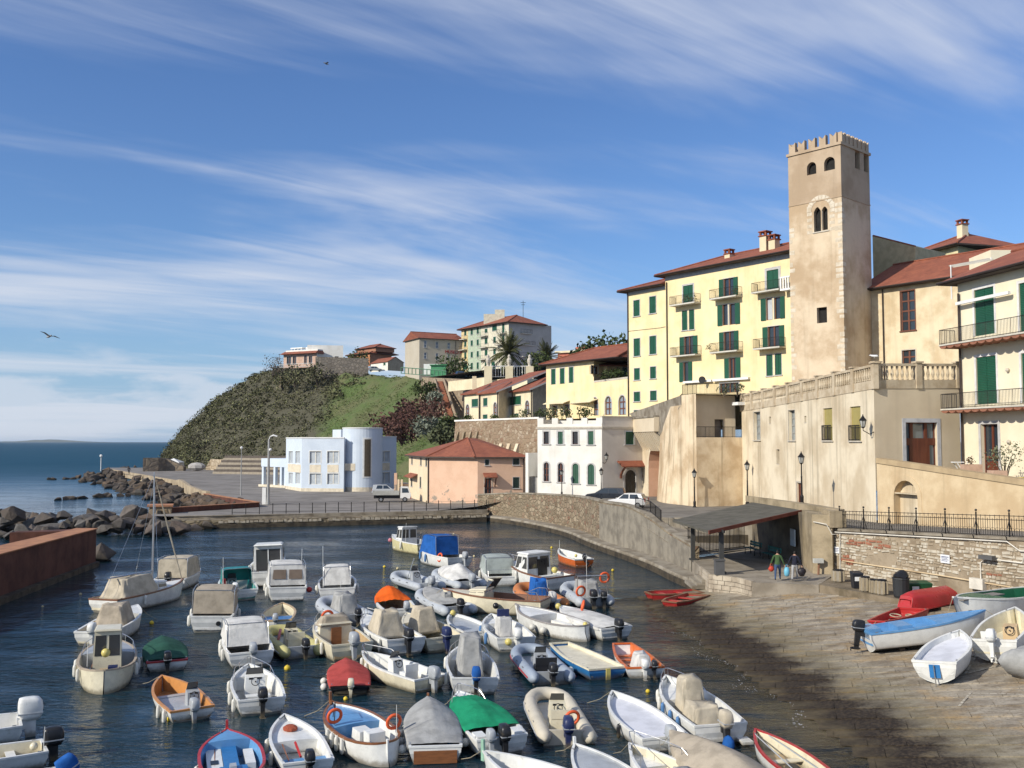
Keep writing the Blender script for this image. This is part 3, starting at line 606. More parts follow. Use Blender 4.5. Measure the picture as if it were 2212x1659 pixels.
for x, y, w_, h_ in [(110, 850, 170, 100), (30, 900, 90, 60), (205, 880, 95, 80), (300, 835, 75, 75), (385, 885, 150, 100), (545, 845, 115, 80), (590, 885, 90, 80), (672, 865, 85, 70), (700, 910, 90, 70), (790, 890, 110, 70), (890, 860, 130, 85), (995, 870, 90, 70), (1130, 825, 165, 100),
                     (1030, 915, 105, 75), (1110, 890, 110, 90), (1215, 885, 95, 100), (105, 930, 170, 80), (30, 985, 90, 80), (80, 1010, 110, 80), (205, 985, 150, 90), (300, 970, 120, 90), (440, 950, 100, 80), (345, 1000, 120, 80), (430, 1000, 130, 80), (560, 925, 90, 80), (640, 950, 120, 70), (920, 930, 120, 70), (1000, 965, 120, 60), (900, 970, 110, 60), (1100, 955, 130, 60), (1205, 960, 110, 70), (840, 905, 90, 70), (1290, 930, 120, 90), (1360, 950, 140, 90), (1330, 980, 140, 70), (1450, 960, 140, 80), (1530, 940, 130, 70), (480, 1040, 120, 60), (1550, 975, 130, 50), (1260, 850, 90, 80)]:
 u, v_ = Z('k', x, y+h_/2); row = 1 if y < 880 else (.55 if y < 930 else -.1)
 p = G(u, v_, row); s = w_/4/FO*p.y*1.38; put_rock(BMS, p.x, p.y, p.z+s*.36, s, LB, GB)
for k in range(46):
 y = rr.uniform(100, 121); x0 = XU(0, y); x = rr.uniform(x0-4, XU(330, y)); put_rock(BMS, x, y, rr.uniform(-.1, .7), rr.uniform(2.2, 3.5), LB, GB)
p = G(*Z('k', 900, 1215)); put_rock(BMS, p.x, p.y, .3, 2.7, 'dark lone boulder at the foot of the breakwater wall end', None)
LS, GS = 'brown angular rock piled along the spit below the plaza parapet', 'rocks of the spit'
SPW = [(-112, 243), (-98, 223), (-84, 203), (-74, 186), (-66, 170), (-58, 155), (-48, 142), (-39, 131)]; SPI = [(-118, 284), (-103, 258), (-86, 226), (-76, 208), (-66.5, 190), (-56, 166), (-47, 147), (-36, 131)]
for k in range(210):
 i = rr.randint(0, 6); t = rr.random(); q = rr.uniform(0, 1)
 p = sub(sub(SPW[i], SPW[i+1], t), sub(SPI[i], SPI[i+1], t), q); put_rock(BMS2, p[0], p[1], -.1+q*1.1, rr.uniform(1.5, 3.3), LS, GS)
for x, y in [(600, 1040), (660, 1035), (720, 1028), (760, 1030), (850, 1022), (1040, 1010), (1085, 1005), (1120, 1008), (1250, 1000), (1310, 1000), (520, 828), (560, 830), (1270, 715), (1330, 705), (1400, 700), (1300, 720), (1450, 715)]:
 p = G(*Z('l', x, y)); put_rock(BMS2, p.x, p.y, .05, rr.uniform(1.6, 2.8), 'low dark rock awash off the spit', 'rocks awash')
# rough end of the far quay below the hut
for k in range(26):
 put_rock(BMS, rr.uniform(-43, -33), rr.uniform(105.4, 112), rr.uniform(-.2, .5), rr.uniform(1.2, 2.2), 'stained boulder below the stone hut at the end of the far quay', 'boulders under the hut')
# ================================================================== BUILDINGS
GREEN = stripes('green_shutter', (.008, .105, .055), (.006, .055, .03), 0, 9); GLASS = glass()
TRIM = M('grey_trim', (.5, .49, .48), .8, (.38, .37, .36), scale=3); WHITEF = M('white_frame', (.72, .72, .7), .5, var=.2)
BROWNF = M('brown_frame', (.16, .055, .03), .55, (.1, .035, .02), scale=4); VOID = M('dark_room', (.015, .014, .013), .9); IRON = M('dark_iron', (.022, .02, .02), .5, metal=.4)
CURT = M('net_curtain', (.45, .47, .5), .9); ROOFT = tiles('roof_tiles', (.37, .12, .062), (.25, .075, .042)); EAVE = M('eave_timber', (.07, .05, .04), .8); WHT = M('white_paint', (.78, .78, .76), .6, (.66, .65, .62), var=.3, scale=1)
YEL = M('yellow_plaster', (.84, .70, .42), .9, (.77, .62, .35), scale=.5, var=.5, streak=.2); CRM = M('cream_plaster', (.74, .65, .45), .9, (.64, .55, .37), scale=.5, var=.5, streak=.1)
STONET = M('stone_trim', (.55, .5, .42), .9, (.4, .36, .3), scale=2)
def arch_fill(b, f, r, sill=.0, pointed=False, n=10, depth=.28):
 a, c, e, g = r; w_ = (c-a)/2; m_ = (a+c)/2; h = min(w_*(1.15 if pointed else 1.0), (g-e)*.6); zs = g-h; pts = []
 for i in range(n+1):
  t = math.pi*(1-i/n)
  if pointed:
   x = -1+2*i/n; pts.append((m_+w_*x, zs+h*(1-abs(x)**1.7)))
  else: pts.append((m_+w_*math.cos(t), zs+h*math.sin(t)))
 h2 = n//2
 b.quad(*[f.P(x, z) for x, z in [(a, g)]+pts[:h2+1]][::1]); b.quad(*[f.P(x, z) for x, z in pts[h2:]+[(c, g)]])
 for i in range(n): b.quad(f.P(*pts[i]), f.P(*pts[i+1]), f.P(*pts[i+1], -depth), f.P(*pts[i], -depth))
 return pts
def arch_ring(b, f, r, wd, d0, d1, pointed=False, n=10):
 a, c, e, g = r; w_ = (c-a)/2; m_ = (a+c)/2; zs = g-min(w_, (g-e)*.6); q = []
 for i in range(n+1):
  t = math.pi*(1-i/n); h = g-zs; q.append(((m_+w_*math.cos(t), zs+h*math.sin(t)), (m_+(w_+wd)*math.cos(t), zs+(h+wd)*math.sin(t))))
 q = [((a, e), (a-wd, e))]+q+[((c, e), (c+wd, e))]
 b.loft([[f.P(*i_, d0), f.P(*i_, d1), f.P(*o_, d1), f.P(*o_, d0)] for i_, o_ in q], True)
def window(par, f, r, kind='shut', trim=TRIM, fw=.13, shut=None, sill=True, sash=BROWNF, nx=2, nz=1, rec=.2, pane=None, shl=None, side='LR'):
 a, c, e, g = r; shut = shut or GREEN; pane = pane or GLASS; b = B(); arch = kind in ('arch', 'archshut')
 if trim:
  if arch: arch_ring(b, f, r, fw, -.02, .035)
  else:
   f.box(b, a-fw, a, e, g+fw, -.02, .03); f.box(b, c, c+fw, e, g+fw, -.02, .03); f.box(b, a, c, g, g+fw, -.02, .03)
 if sill: f.box(b, a-fw-.08, c+fw+.08, e-.1, e, -.1, .12)
 if not b.f: f.box(b, a, c, e-.04, e, -.15, .02)
 wo_ = mk('window', b, trim or STONET, par)
 w_ = (c-a)
 if kind in ('shut', 'archshut'):
  for k in range(2):
   bb = B(); x0 = a+.02+k*w_/2; x1 = a+w_/2-.01+k*w_/2
   if kind == 'shut': f.box(bb, x0, x1, e+.02, g-.02, -.12, -.05)
   else:
    zs = g-w_/2; N_ = 6; xs = [x0+(x1-x0)*i/N_ for i in range(N_+1)]; top = [zs+math.sqrt(max(0, (w_/2)**2-(x-(a+c)/2)**2)) for x in xs]
    bb.loft([[f.P(x, e+.02, -.05), f.P(x, t_-.01, -.05), f.P(x, t_-.01, -.12), f.P(x, e+.02, -.12)] for x, t_ in zip(xs, top)])
   so_ = mk('shutter', bb, shut, wo_)
 else:
  mk('pane', B().quad(f.P(a, e, -rec), f.P(c, e, -rec), f.P(c, g, -rec), f.P(a, g, -rec)), pane, wo_)
  if sash:
   bb = B(); t_ = min(.09, w_*.09)
   for k in range(nx+1):
    x = a+w_*k/nx; f.box(bb, max(a, x-t_), min(c, x+t_), e, g, -rec+.005, -rec+.06)
   for k in range(nz+1):
    z = e+(g-e)*k/nz; f.box(bb, a, c, max(e, z-t_*.8), min(g, z+t_*.8), -rec+.008, -rec+.055)
   mk('sash', bb, sash, wo_)
  if kind == 'open':
   for sgn in (-1, 1):
    if 'LR'[sgn > 0] not in side: continue
    ws = (shl or w_*.5)
    x0, x1 = (a-fw*.2-ws, a-fw*.2) if sgn < 0 else (c+fw*.2, c+fw*.2+ws)
    mk('shutter', f.box(B(), x0, x1, e, g, .035, .085), shut, wo_)
 return wo_
def facade(par, f, z0, z1, specs, mat, s0=0.0, s1=None, name='wall', depth=.28):
 s1 = f.len if s1 is None else s1; b = B(); items = []
 for sp in specs:
  r = f.rect(sp[0], *sp[1]) if isinstance(sp[0], str) else sp[1]; kw = dict(sp[2]) if len(sp) > 2 else {}
  items.append((r, kw))
 f.wall(b, s0, s1, z0, z1, [r for r, k in items], depth)
 for r, kw in items:
  if kw.get('kind') in ('arch', 'archshut'): arch_fill(b, f, r, depth=depth)
 wo_ = mk(name, b, mat, par)
 for r, kw in items: window(par, f, r, **kw)
 return wo_
def sides(par, f, D, z0, z1, mat, name='wall'):
 b = B(); P = f.P; l = f.len
 b.quad(P(0, z0, -D), P(0, z0), P(0, z1), P(0, z1, -D)); b.quad(P(l, z0), P(l, z0, -D), P(l, z1, -D), P(l, z1)); b.quad(P(l, z0, -D), P(0, z0, -D), P(0, z1, -D), P(l, z1, -D))
 return mk(name, b, mat, par)
def roof(par, f, D, z, rise, over=.6, hipL=None, hipR=None, mat=None, s0=0.0, s1=None, th=.18, d0=0.0):
 """ridge parallel to the facade; hip lengths or None for gable"""
 s1 = f.len if s1 is None else s1; mat = mat or ROOFT; o = over
 k = rise/(D/2); ze = z-k*o*.0
 a, c, dF, dB = s0-o, s1+o, d0+o, d0-D-o; m_ = d0-D/2; zt = ze+rise
 rl = a if hipL is None else s0+hipL; rr_ = c if hipR is None else s1-hipR
 P = f.P; v = [P(a, ze, dF), P(c, ze, dF), P(c, ze, dB), P(a, ze, dB), P(rl, zt, m_), P(rr_, zt, m_)]
 b = B(); b.add(v, [(0, 1, 5, 4), (2, 3, 4, 5), (1, 2, 5), (3, 0, 4)])
 ro = mk('roof', b, mat, par)
 e = B(); v2 = [(p[0], p[1], p[2]-th) for p in v[:4]]
 e.add(v[:4]+v2, [(0, 4, 5, 1), (1, 5, 6, 2), (2, 6, 7, 3), (3, 7, 4, 0), (7, 6, 5, 4)]); mk('eave', e, EAVE, ro)
 rd = B().tube([P(rl, zt+.04, m_), P(rr_, zt+.04, m_)], .12, 6)
 if hipL is not None: rd.tube([P(rl, zt+.04, m_), P(a, ze+.04, dF)], .12, 6)
 if hipR is not None: rd.tube([P(rr_, zt+.04, m_), P(c, ze+.04, dF)], .12, 6)
 mk('ridge_tiles', rd, mat, ro)
 g_ = B().tube([P(a, ze-.06, dF+.06), P(c, ze-.06, dF+.06)], .08, 6); mk('gutter', g_, M('gutter_metal', (.06, .045, .04), .5, metal=.3), ro)
 return ro
def chimney(par, f, s, d, z0, z1, w_=.8, mat=None):
 b = B(); f.box(b, s-w_/2, s+w_/2, z0, z1, d-w_/2, d+w_/2); c_ = mk('chimney', b, mat or CRM, par)
 b = B(); f.box(b, s-w_*.62, s+w_*.62, z1, z1+.12, d-w_*.62, d+w_*.62)
 for i in (-1, 1):
  for j in (-1, 1): f.box(b, s+i*w_*.4-.1, s+i*w_*.4+.1, z1+.12, z1+.5, d+j*w_*.4-.1, d+j*w_*.4+.1)
 f.box(b, s-w_*.62, s+w_*.62, z1+.5, z1+.62, d-w_*.62, d+w_*.62); mk('chimney_cap', b, ROOFT, c_)
def pipe(par, f, s, z0, z1, d=.12, r=.07, name='downpipe', mat=None):
 return mk(name, B().cyl(f.P(s, z0, d), f.P(s, z1, d), r, n=6), mat or M('gutter_metal', (.06, .045, .04), .5, metal=.3), par)
def railing(b, pts, h, step=.14, r=.012, post=1.2):
 """bars between consecutive 3D points, with top and bottom rails"""
 for i in range(len(pts)-1):
  p, q = Vector(pts[i]), Vector(pts[i+1]); Ln = (q-p).length; n = max(1, int(Ln/step))
  up = Vector((0, 0, h))
  b.tube([p+up, q+up], r*1.8, 4); b.tube([p+up*.06, q+up*.06], r*1.4, 4)
  for k in range(n+1):
   c_ = p+(q-p)*(k/n); b.tube([c_, c_+up], r*(1.8 if k % max(1, int(post/step)) == 0 else 1), 4, False)
 return b
def balcony(par, f, s0, s1, z, D=1.1, h=1.0, slabm=None, th=.16, side_s=None, step=.13):
 b = B(); f.box(b, s0, s1, z-th, z, 0.004, D); o = mk('balcony', b, slabm or M('balcony_slab', (.6, .57, .5), .9), par)
 mk('railing', railing(B(), [f.P(s0+.03, z, .02), f.P(s0+.03, z, D-.05), f.P(s1-.03, z, D-.05), f.P(s1-.03, z, .02)], h, step), IRON, o); return o
def bal_px(par, f, k, x0, y0, x1, y1, D=1.1, **kw):
 s0, z0 = f.loc(*Z(k, x0, y0)); s1, z1 = f.loc(*Z(k, x1, y1)); return balcony(par, f, s0, s1, (z0+z1)/2, D, **kw)
# ---------------------------------------------------------------- yellow apartment building
fy = Fac((14.8, 124.7), (30.2, 103.7)); WS = fy.loc(1438, 700)[0]
yb = thing('apartment_building', (22, 115, 12), 'tall yellow apartment block with green shutters and balconies beside the stone tower', 'building')
sp = []
for r in [(213, 632, 263, 765), (215, 950, 266, 1096), (218, 1197, 264, 1294), (216, 1393, 266, 1472), (216, 1545, 266, 1620), (345, 601, 398, 741), (346, 929, 400, 1080), (351, 1184, 398, 1282), (351, 1384, 403, 1464)]:
 sp.append(('Y', r, dict(kind='shut', fw=.1)))
facade(yb, fy, 11, 28.8, sp, YEL, 0, WS)
sp = []
C_ = dict(kind='shut', fw=.2)
sp += [('Y', (624, 508, 706, 660), C_), ('Y', (1318, 380, 1415, 552), dict(kind='shut', fw=.3)), ('Y', (1315, 1083, 1366, 1260), dict(kind='shut', fw=.06)), ('Y', (1386, 1075, 1440, 1252), dict(kind='shut', fw=.06)), ('Y', (615, 720, 658, 882), dict(kind='shut', fw=.06)), ('Y', (674, 712, 716, 876), dict(kind='shut', fw=.06))]
def OP(x0, y0, x1, y1, shl, nx=2, side='LR'): return ('Y', (x0, y0, x1, y1), dict(kind='open', fw=.08, shl=shl, nx=nx, sill=False, side=side, pane=CURT if (x0+y0) % 3 == 0 else None))
sp += [OP(958, 450, 1043, 610, .62), OP(950, 668, 994, 840, .7, 1, 'L'), OP(1008, 662, 1056, 834, .7, 1, 'R'), OP(1312, 614, 1362, 797, .68, 1, 'L'), OP(1380, 608, 1430, 788, .6, 1, 'R'), OP(632, 932, 708, 1086, .68), OP(960, 892, 1048, 1055, .62), OP(1326, 848, 1422, 1026, .66), OP(625, 1146, 668, 1308, .6, 1), OP(1005, 1112, 1062, 1283, .65), ('Y', (930, 1318, 1085, 1400), dict(kind='glass', sill=False, nx=4))]
facade(yb, fy, 11, 29.9, sp, YEL, WS, fy.len)
sides(yb, Fac(fy.P(0, 0)[:2], fy.P(WS, 0)[:2]), 10, 11, 28.8, YEL); sides(yb, Fac(fy.P(WS, 0)[:2], fy.P(fy.len, 0)[:2]), 11, 11, 29.9, YEL)
roof(yb, fy, 10, 28.8, 1.9, .9, 4.5, None, s1=WS-.9); roof(yb, fy, 11, 29.9, 2.3, .95, 5, None, s0=WS)
for (x, y0, y1, w_) in [(1085, 135, 238, .95), (1155, 165, 215, .9), (790, 283, 310, .8)]:
 s, _ = fy.loc(*Z('Y', x, y1)); z1 = fy.loc(*Z('Y', x, y0))[1]; chimney(yb, fy, s+1.2, -3.2, 30.4, z1+.6, w_)
for x in (170, 494): s, _ = fy.loc(*Z('Y', x, 900)); pipe(yb, fy, s, 11.5, 29)
f_ = B(); fy.box(f_, WS, fy.len, 29.2, 29.72, 0.003, .05); mk('frieze', f_, TRIM, yb); f_ = B(); fy.box(f_, 0, WS, 28.25, 28.6, .003, .05); mk('frieze', f_, TRIM, yb)
for q in [(560, 676, 770, 652), (890, 618, 1113, 603), (1240, 570, 1470, 545), (565, 1098, 775, 1082), (895, 1066, 1120, 1050), (1255, 1036, 1476, 1018)]: bal_px(yb, fy, 'Y', *q)
s, _ = fy.loc(*Z('Y', 640, 1310)); s2, _ = fy.loc(*Z('Y', 1180, 1280)); zt = fy.loc(*Z('Y', 900, 1298))[1]
for a_, c_ in ((s, s+(s2-s)*.45), (s+(s2-s)*.47, s2)): mk('awning_box', fy.box(B(), a_, c_, zt-.12, zt+.12, .02, .4), WHT, yb)
bb = B(); s3, _ = fy.loc(*Z('Y', 1480, 500)); z3 = fy.loc(*Z('Y', 1480, 548))[1]; fy.box(bb, s3, fy.len+.3, z3-.2, z3, .01, 1.1); fy.box(bb, s3, fy.len+.3, z3+1.15, z3+1.3, .9, 1.1)
for i in range(7): fy.box(bb, s3+i*.33, s3+i*.33+.15, z3, z3+1.15, .93, 1.07)
mk('stone_balcony', bb, WHT, yb)
for i, (x, y, w_) in enumerate(((740, 655, .5), (690, 655, .35), (1095, 600, .3), (880, 1062, .3))):
 s, z = fy.loc(*Z('Y', x, y)); bq = B(); rq = random.Random(i)
 for k in range(60): leaf(bq, fy.P(s+rq.uniform(-w_, w_)*1.3, z+.25+rq.uniform(0, .55), .85+rq.uniform(-.15, .2)), .09, rq)
 mk('potted_plant', bq, SCRUB, yb)
mk('cable', B().tube([fy.P(.2, 23.6, .05), fy.P(6, 23.5, .05), fy.P(WS, 23.55, .05)], .02, 4), IRON, yb)
s, z = fy.loc(*Z('Y', 825, 1295)); mk('satellite_dish', B().lathe([(.42, 0), (.3, .08), (.02, .12)], fy.P(s, z, .9), 12, 'y'), M('dish_dark', (.05, .05, .05), .6), yb)
# ---------------------------------------------------------------- tower
TN, TL, TR = (32.5, 95.0), (28.55, 99.4), (36.75, 98.9)
tw = thing('tower', (32.7, 99, 13.5), 'tall square medieval stone tower with swallowtail battlements', 'tower')
TWM = M('tower_plaster', (.65, .53, .38), .92, (.45, .33, .21), scale=.28, var=.85, bump=.4, bscale=2.5, streak=.28); TWU = M('tower_upper_plaster', (.48, .37, .26), .92, (.39, .29, .195), scale=.35, var=.7, bump=.25, bscale=3, streak=.2)
fl, fr_ = Fac(TL, TN), Fac(TN, TR); ZM = fl.loc(*Z('T', 480, 575))[1]; ZTOP = 39.0
def tfac(f, specs, lo, hi, mat):
 b = B(); rs = [f.rect('T', *r) for r, pt in specs]; f.wall(b, 0, f.len, lo, hi, rs, .45)
 for r, (q, pt) in zip(rs, specs):
  if pt is not None: arch_fill(b, f, r, pointed=pt, depth=.45)
 o = mk('wall', b, mat, tw)
 for r in rs: w_ = mk('window', B().quad(f.P(r[0]-.1, r[2]-.1, -.45), f.P(r[1]+.1, r[2]-.1, -.45), f.P(r[1]+.1, r[3], -.45), f.P(r[0]-.1, r[3], -.45)), VOID, tw)
 return rs
tfac(fl, [((288, 312, 357, 404), False), ((415, 273, 495, 372), False)], ZM, ZTOP, TWU)
bif = tfac(fl, [((340, 645, 392, 828), True), ((398, 640, 442, 815), True), ((362, 1387, 437, 1503), None), ((500, 1990, 510, 1995), None)], 13, ZM, TWM)
tfac(fr_, [((645, 212, 680, 362), False), ((710, 238, 742, 385), False)], ZM, ZTOP, TWU); tfac(fr_, [], 13, ZM, TWM)
fbk = Fac(TL, TR); b = B(); bl = (TL[0]+TR[0]-TN[0], TL[1]+TR[1]-TN[1])
b.quad((*TL, 13), (*bl, 13), (*bl, ZTOP), (*TL, ZTOP)); b.quad((*bl, 13), (*TR, 13), (*TR, ZTOP), (*bl, ZTOP)); b.quad((*TL, ZTOP-.2), (*TN, ZTOP-.2), (*TR, ZTOP-.2), (*bl, ZTOP-.2)); mk('wall', b, TWU, tw)
b = B(); fl.box(b, -.02, fl.len+.05, ZM-.06, ZM+.06, -.1, .05); fr_.box(b, -.05, fr_.len+.02, ZM-.06, ZM+.06, -.1, .048); mk('string_course', b, TWU, tw)
b = B(); fl.box(b, -.15, fl.len+.12, ZTOP-.15, ZTOP+.12, -.4, .13); fr_.box(b, -.12, fr_.len+.15, ZTOP-.148, ZTOP+.122, -.4, .132)
fk = Fac(bl, TL); fk.box(b, 0, fk.len, ZTOP-.15, ZTOP+.12, -.4, .1); fk2 = Fac(TR, bl); fk2.box(b, 0, fk2.len, ZTOP-.15, ZTOP+.12, -.4, .1); mk('cornice', b, TWU, tw)
def merlon(f, s, w_, d=0.0):
 h = 1.05; n = .38; pr = [(s, 0), (s+w_, 0), (s+w_, h), (s+w_*.5, h-n), (s, h)]
 b = B(); z0 = ZTOP+.12; m_ = len(pr); b.add([f.P(x, z0+z, d+.1) for x, z in pr]+[f.P(x, z0+z, d-.35) for x, z in pr], [(0, 1, 2, 3, 4)[:], tuple(range(9, 4, -1))]+[(i, m_+i, m_+(i+1) % m_, (i+1) % m_) for i in range(m_)])
 b.f[0] = (0, 1, 3, 4); b.f[1] = (9, 8, 6, 5); b.add([b.v[1], b.v[2], b.v[3]], [(0, 1, 2)]); b.add([b.v[6], b.v[7], b.v[8]], [(0, 1, 2)]); mk('merlon', b, TWU, tw)
for f, n in ((fl, 5), (fr_, 7), (fk, 5), (fk2, 6)):
 st = f.len/n
 for i in range(n): merlon(f, i*st+.06*st+(.1 if i == 0 else 0), st*(.62 if n == 5 else .68))
QUO = M('pale_quoin', (.64, .57, .46), .9, (.5, .42, .31), scale=1.5, var=.6); rr = random.Random(4)
def quoin(f, s0, s1, z, h, d=.014): b = B(); f.box(b, s0, s1, z, z+h, -.1, d); mk('quoin', b, QUO, tw)
z = 13.5
while z < ZM-.5:
 h = rr.uniform(.34, .46)
 if rr.random() < .85: quoin(fl, fl.len-rr.choice((.45, .75)), fl.len+.03, z, h)
 if rr.random() < .45: quoin(fr_, .001, rr.choice((.35, .6)), z+.01, h-.02, .025)
 if rr.random() < .75 and z < ZM-2: quoin(fl, 0, rr.choice((.35, .6)), z+.02, h)
 z += h+.18
r1 = bif[0]; R2 = bif[1]; mc = (r1[0]+R2[1])/2; zc = (r1[3]+R2[3])/2-.35
for i in range(11):
 t = math.pi*(i+.5)/11; c0, c1 = 1.05, 1.55; b = B(); dt = math.pi/11*.45
 b.hexa([fl.P(mc+c0*math.cos(t-dt), zc+c0*math.sin(t-dt), -.05), fl.P(mc+c1*math.cos(t-dt), zc+c1*math.sin(t-dt), -.05), fl.P(mc+c1*math.cos(t+dt), zc+c1*math.sin(t+dt), -.05), fl.P(mc+c0*math.cos(t+dt), zc+c0*math.sin(t+dt), -.05),
   fl.P(mc+c0*math.cos(t-dt), zc+c0*math.sin(t-dt), .03), fl.P(mc+c1*math.cos(t-dt), zc+c1*math.sin(t-dt), .03), fl.P(mc+c1*math.cos(t+dt), zc+c1*math.sin(t+dt), .03), fl.P(mc+c0*math.cos(t+dt), zc+c0*math.sin(t+dt), .03)]); mk('voussoir', b, QUO, tw)
for i in range(5):
 for sg in (-1, 1): quoin(fl, mc+sg*1.25-.28, mc+sg*1.25+.28, r1[2]-.1+i*.62, .34)
mk('colonnette', B().cyl(fl.P((r1[1]+R2[0])/2, r1[2], -.1), fl.P((r1[1]+R2[0])/2, r1[3]-.4, -.1), .09), QUO, tw); b = B(); fl.box(b, r1[0]-.15, R2[1]+.15, r1[2]-.12, r1[2], -.3, .08); mk('sill', b, STONET, tw)
# ---------------------------------------------------------------- fort wall with terrace balustrade
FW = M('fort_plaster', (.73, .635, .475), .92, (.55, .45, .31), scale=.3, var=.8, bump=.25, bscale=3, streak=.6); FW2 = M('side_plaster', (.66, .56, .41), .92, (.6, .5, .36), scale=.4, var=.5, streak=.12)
ff = Fac((23.06, 98), (24.5, 66)); fw2 = Fac((24.5, 66), (31.2, 68.0)); fb = Fac((18.2, 96.5), (23.06, 98))
fort = thing('fort_wall', (24, 82, 3), 'huge stained cream fortress wall carrying the balustraded terrace', 'wall')
WB = dict(kind='glass', trim=STONET, fw=.06, sill=True, nx=2, nz=4, sash=M('grey_sash', (.3, .3, .28)), rec=.35, pane=M('milky_pane', (.3, .33, .33), .2)); WN = dict(kind='glass', trim=None, sill=False, nx=1, sash=None, rec=.5, pane=VOID)
WYL = dict(kind='glass', trim=None, sill=True, sash=None, rec=.12, pane=stripes('cane_blind', (.5, .42, .14), (.3, .24, .07), 12, 0))
sp = [('a', (1520, 315, 1585, 592), WB), ('a', (1862, 298, 1928, 595), WB), ('a', (1668, 362, 1688, 430), WN), ('a', (2020, 355, 2038, 418), WN), ('a', (1742, 685, 1772, 828), WN), ('R', (214, 628, 298, 925), WYL), ('R', (462, 612, 560, 928), WYL), ('R', (40, 700, 58, 762), WN), ('a', (1945, 1015, 1995, 1240), dict(kind='glass', trim=STONET, fw=.15, sill=False, sash=BROWNF, nx=1, pane=BROWNF))]
facade(fort, ff, 2.8, 13.4, sp, FW, name='wall')
for r_ in ((214, 788, 298, 925), (462, 788, 560, 928)):
 r = ff.rect('R', *r_); mk('window_grille', railing(B(), [ff.P(r[0], r[2], .1), ff.P(r[1], r[2], .1)], r[3]-r[2], .16, .02), IRON, fort)
DR = M('red_brown_door', (.14, .04, .02), .45, (.09, .025, .015), scale=5, stretch=(1, 1, .1))
rd_ = fw2.rect('R', 978, 760, 1268, 1215)
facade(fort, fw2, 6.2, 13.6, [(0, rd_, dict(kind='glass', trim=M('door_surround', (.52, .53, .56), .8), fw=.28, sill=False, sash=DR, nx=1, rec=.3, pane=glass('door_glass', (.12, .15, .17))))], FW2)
def drbox(x0, y0, x1, y1, d0=-.295, d1=-.2): r = fw2.rect('R', x0, y0, x1, y1); b = B(); fw2.box(b, r[0], r[1], r[2], r[3], d0, d1); return b
dro = mk('door', drbox(1050, 965, 1195, 1200), DR, fort)
for q in [(978, 905, 1268, 970), (1030, 760, 1058, 910), (1165, 760, 1190, 910), (978, 1150, 1268, 1215), (1030, 968, 1052, 1150), (1192, 968, 1215, 1150)]: mk('door_rail', drbox(*q), DR, dro)
# terrace deck + balustrade
b = B(); tz = 13.45; b.add([(23.06, 98, tz), (24.5, 66, tz+.25), (31.2, 68, tz+.25), (44, 90, tz), (30.2, 103.7, tz)], [(0, 1, 2, 3, 4)]); mk('terrace_deck', b, CONC, fort)
BAL = M('balustrade_stone', (.56, .47, .34), .9, (.42, .33, .22), scale=1.2, var=.7, streak=.3)
balm = mesh('baluster', B().lathe([(.06, 0), (.1, .06), (.06, .14), (.12, .4), (.065, .75), (.1, .88), (.07, .95)], n=6), BAL)
def balustrade(f, nb, zl, zr, h=1.08, s0=0.0, s1=None, band=.55):
 s1 = f.len if s1 is None else s1
 Zf = lambda s: zl+(zr-zl)*(s-s0)/(s1-s0)
 st = (s1-s0)/nb
 for i in range(nb+1):
  s = s0+i*st; b = B(); z = Zf(s); f.box(b, s-.24, s+.24, z-band, z+h+.1, -.26, .1); f.box(b, s-.32, s+.32, z+h+.1, z+h+.2, -.34, .18); mk('balustrade_post', b, BAL, fort)
  if i == nb: break
  b = B(); a, c = s+.24, s+st-.24
  for z0_, z1_, d0, d1 in ((-band, .05, -.2, .04), (h-.12, h+.05, -.22, .06)):
   p = [f.P(a, Zf(a)+z0_, d1), f.P(c, Zf(c)+z0_, d1), f.P(c, Zf(c)+z0_, d0), f.P(a, Zf(a)+z0_, d0)]; q = [(x[0], x[1], x[2]+z1_-z0_) for x in p]; b.hexa(p+q)
  mk('balustrade_rail', b, BAL, fort)
  n = max(2, int((c-a)/.36))
  for k in range(n):
   x = a+(k+.5)*(c-a)/n; o = link('baluster', balm, fort); p = f.P(x, Zf(x)+.05, -.08); o.location = tuple(p[j]-ROOT[fort.name][j] for j in range(3)); o.scale = (1, 1, (h-.17)/.95)
balustrade(ff, 9, 13.05, 13.6); balustrade(fw2, 2, 13.62, 13.75, 1.12, .3, fw2.len)
# ---------------------------------------------------------------- bastion below the yellow building
bas = thing('bastion', (19, 99, 3), 'bulging streaked cream bastion below the yellow apartment block', 'wall')
fp, ft = Fac((17.3, 99.5), (18.2, 96.5)), Fac((16.4, 108), (17.3, 99.5))
b = B()
def batter(b, f, z0, z1, out, n=6):
 rings = []
 for i in range(n+1):
  t = i/n; z = z0+(z1-z0)*t; d = out*(1-t)**2; rings.append([f.P(0, z, d), f.P(f.len, z, d)])
 b.loft(rings, False)
FB = M('bastion_plaster', (.72, .59, .41), .92, (.49, .36, .22), scale=.35, var=.85, bump=.35, bscale=2.5, streak=.75)
b = B(); f9 = Fac(fb.P(0, 0, 0)[:2], fb.P(fb.len, 0, 0)[:2]); f9.wall(b, 0, f9.len, 2.6, 9.75, []); f9.box(b, 0, f9.len, 9.75, 9.9, -1.3, 0.0); mk('wall', b, FB, bas)
fu = Fac(fb.P(0, 0, -1.25)[:2], fb.P(fb.len, 0, -1.25)[:2]); rr_ = fu.rect('a', 1132, 388, 1222, 578)
facade(bas, fu, 9.85, 14.15, [(0, rr_, dict(kind='glass', trim=None, sill=False, sash=None, rec=.6, pane=M('grey_door', (.2, .17, .15))))], FW2, name='wall')
b = B(); fp.wall(b, 0, fp.len, 2.6, 14.2, []); mk('wall', b, FB, bas)
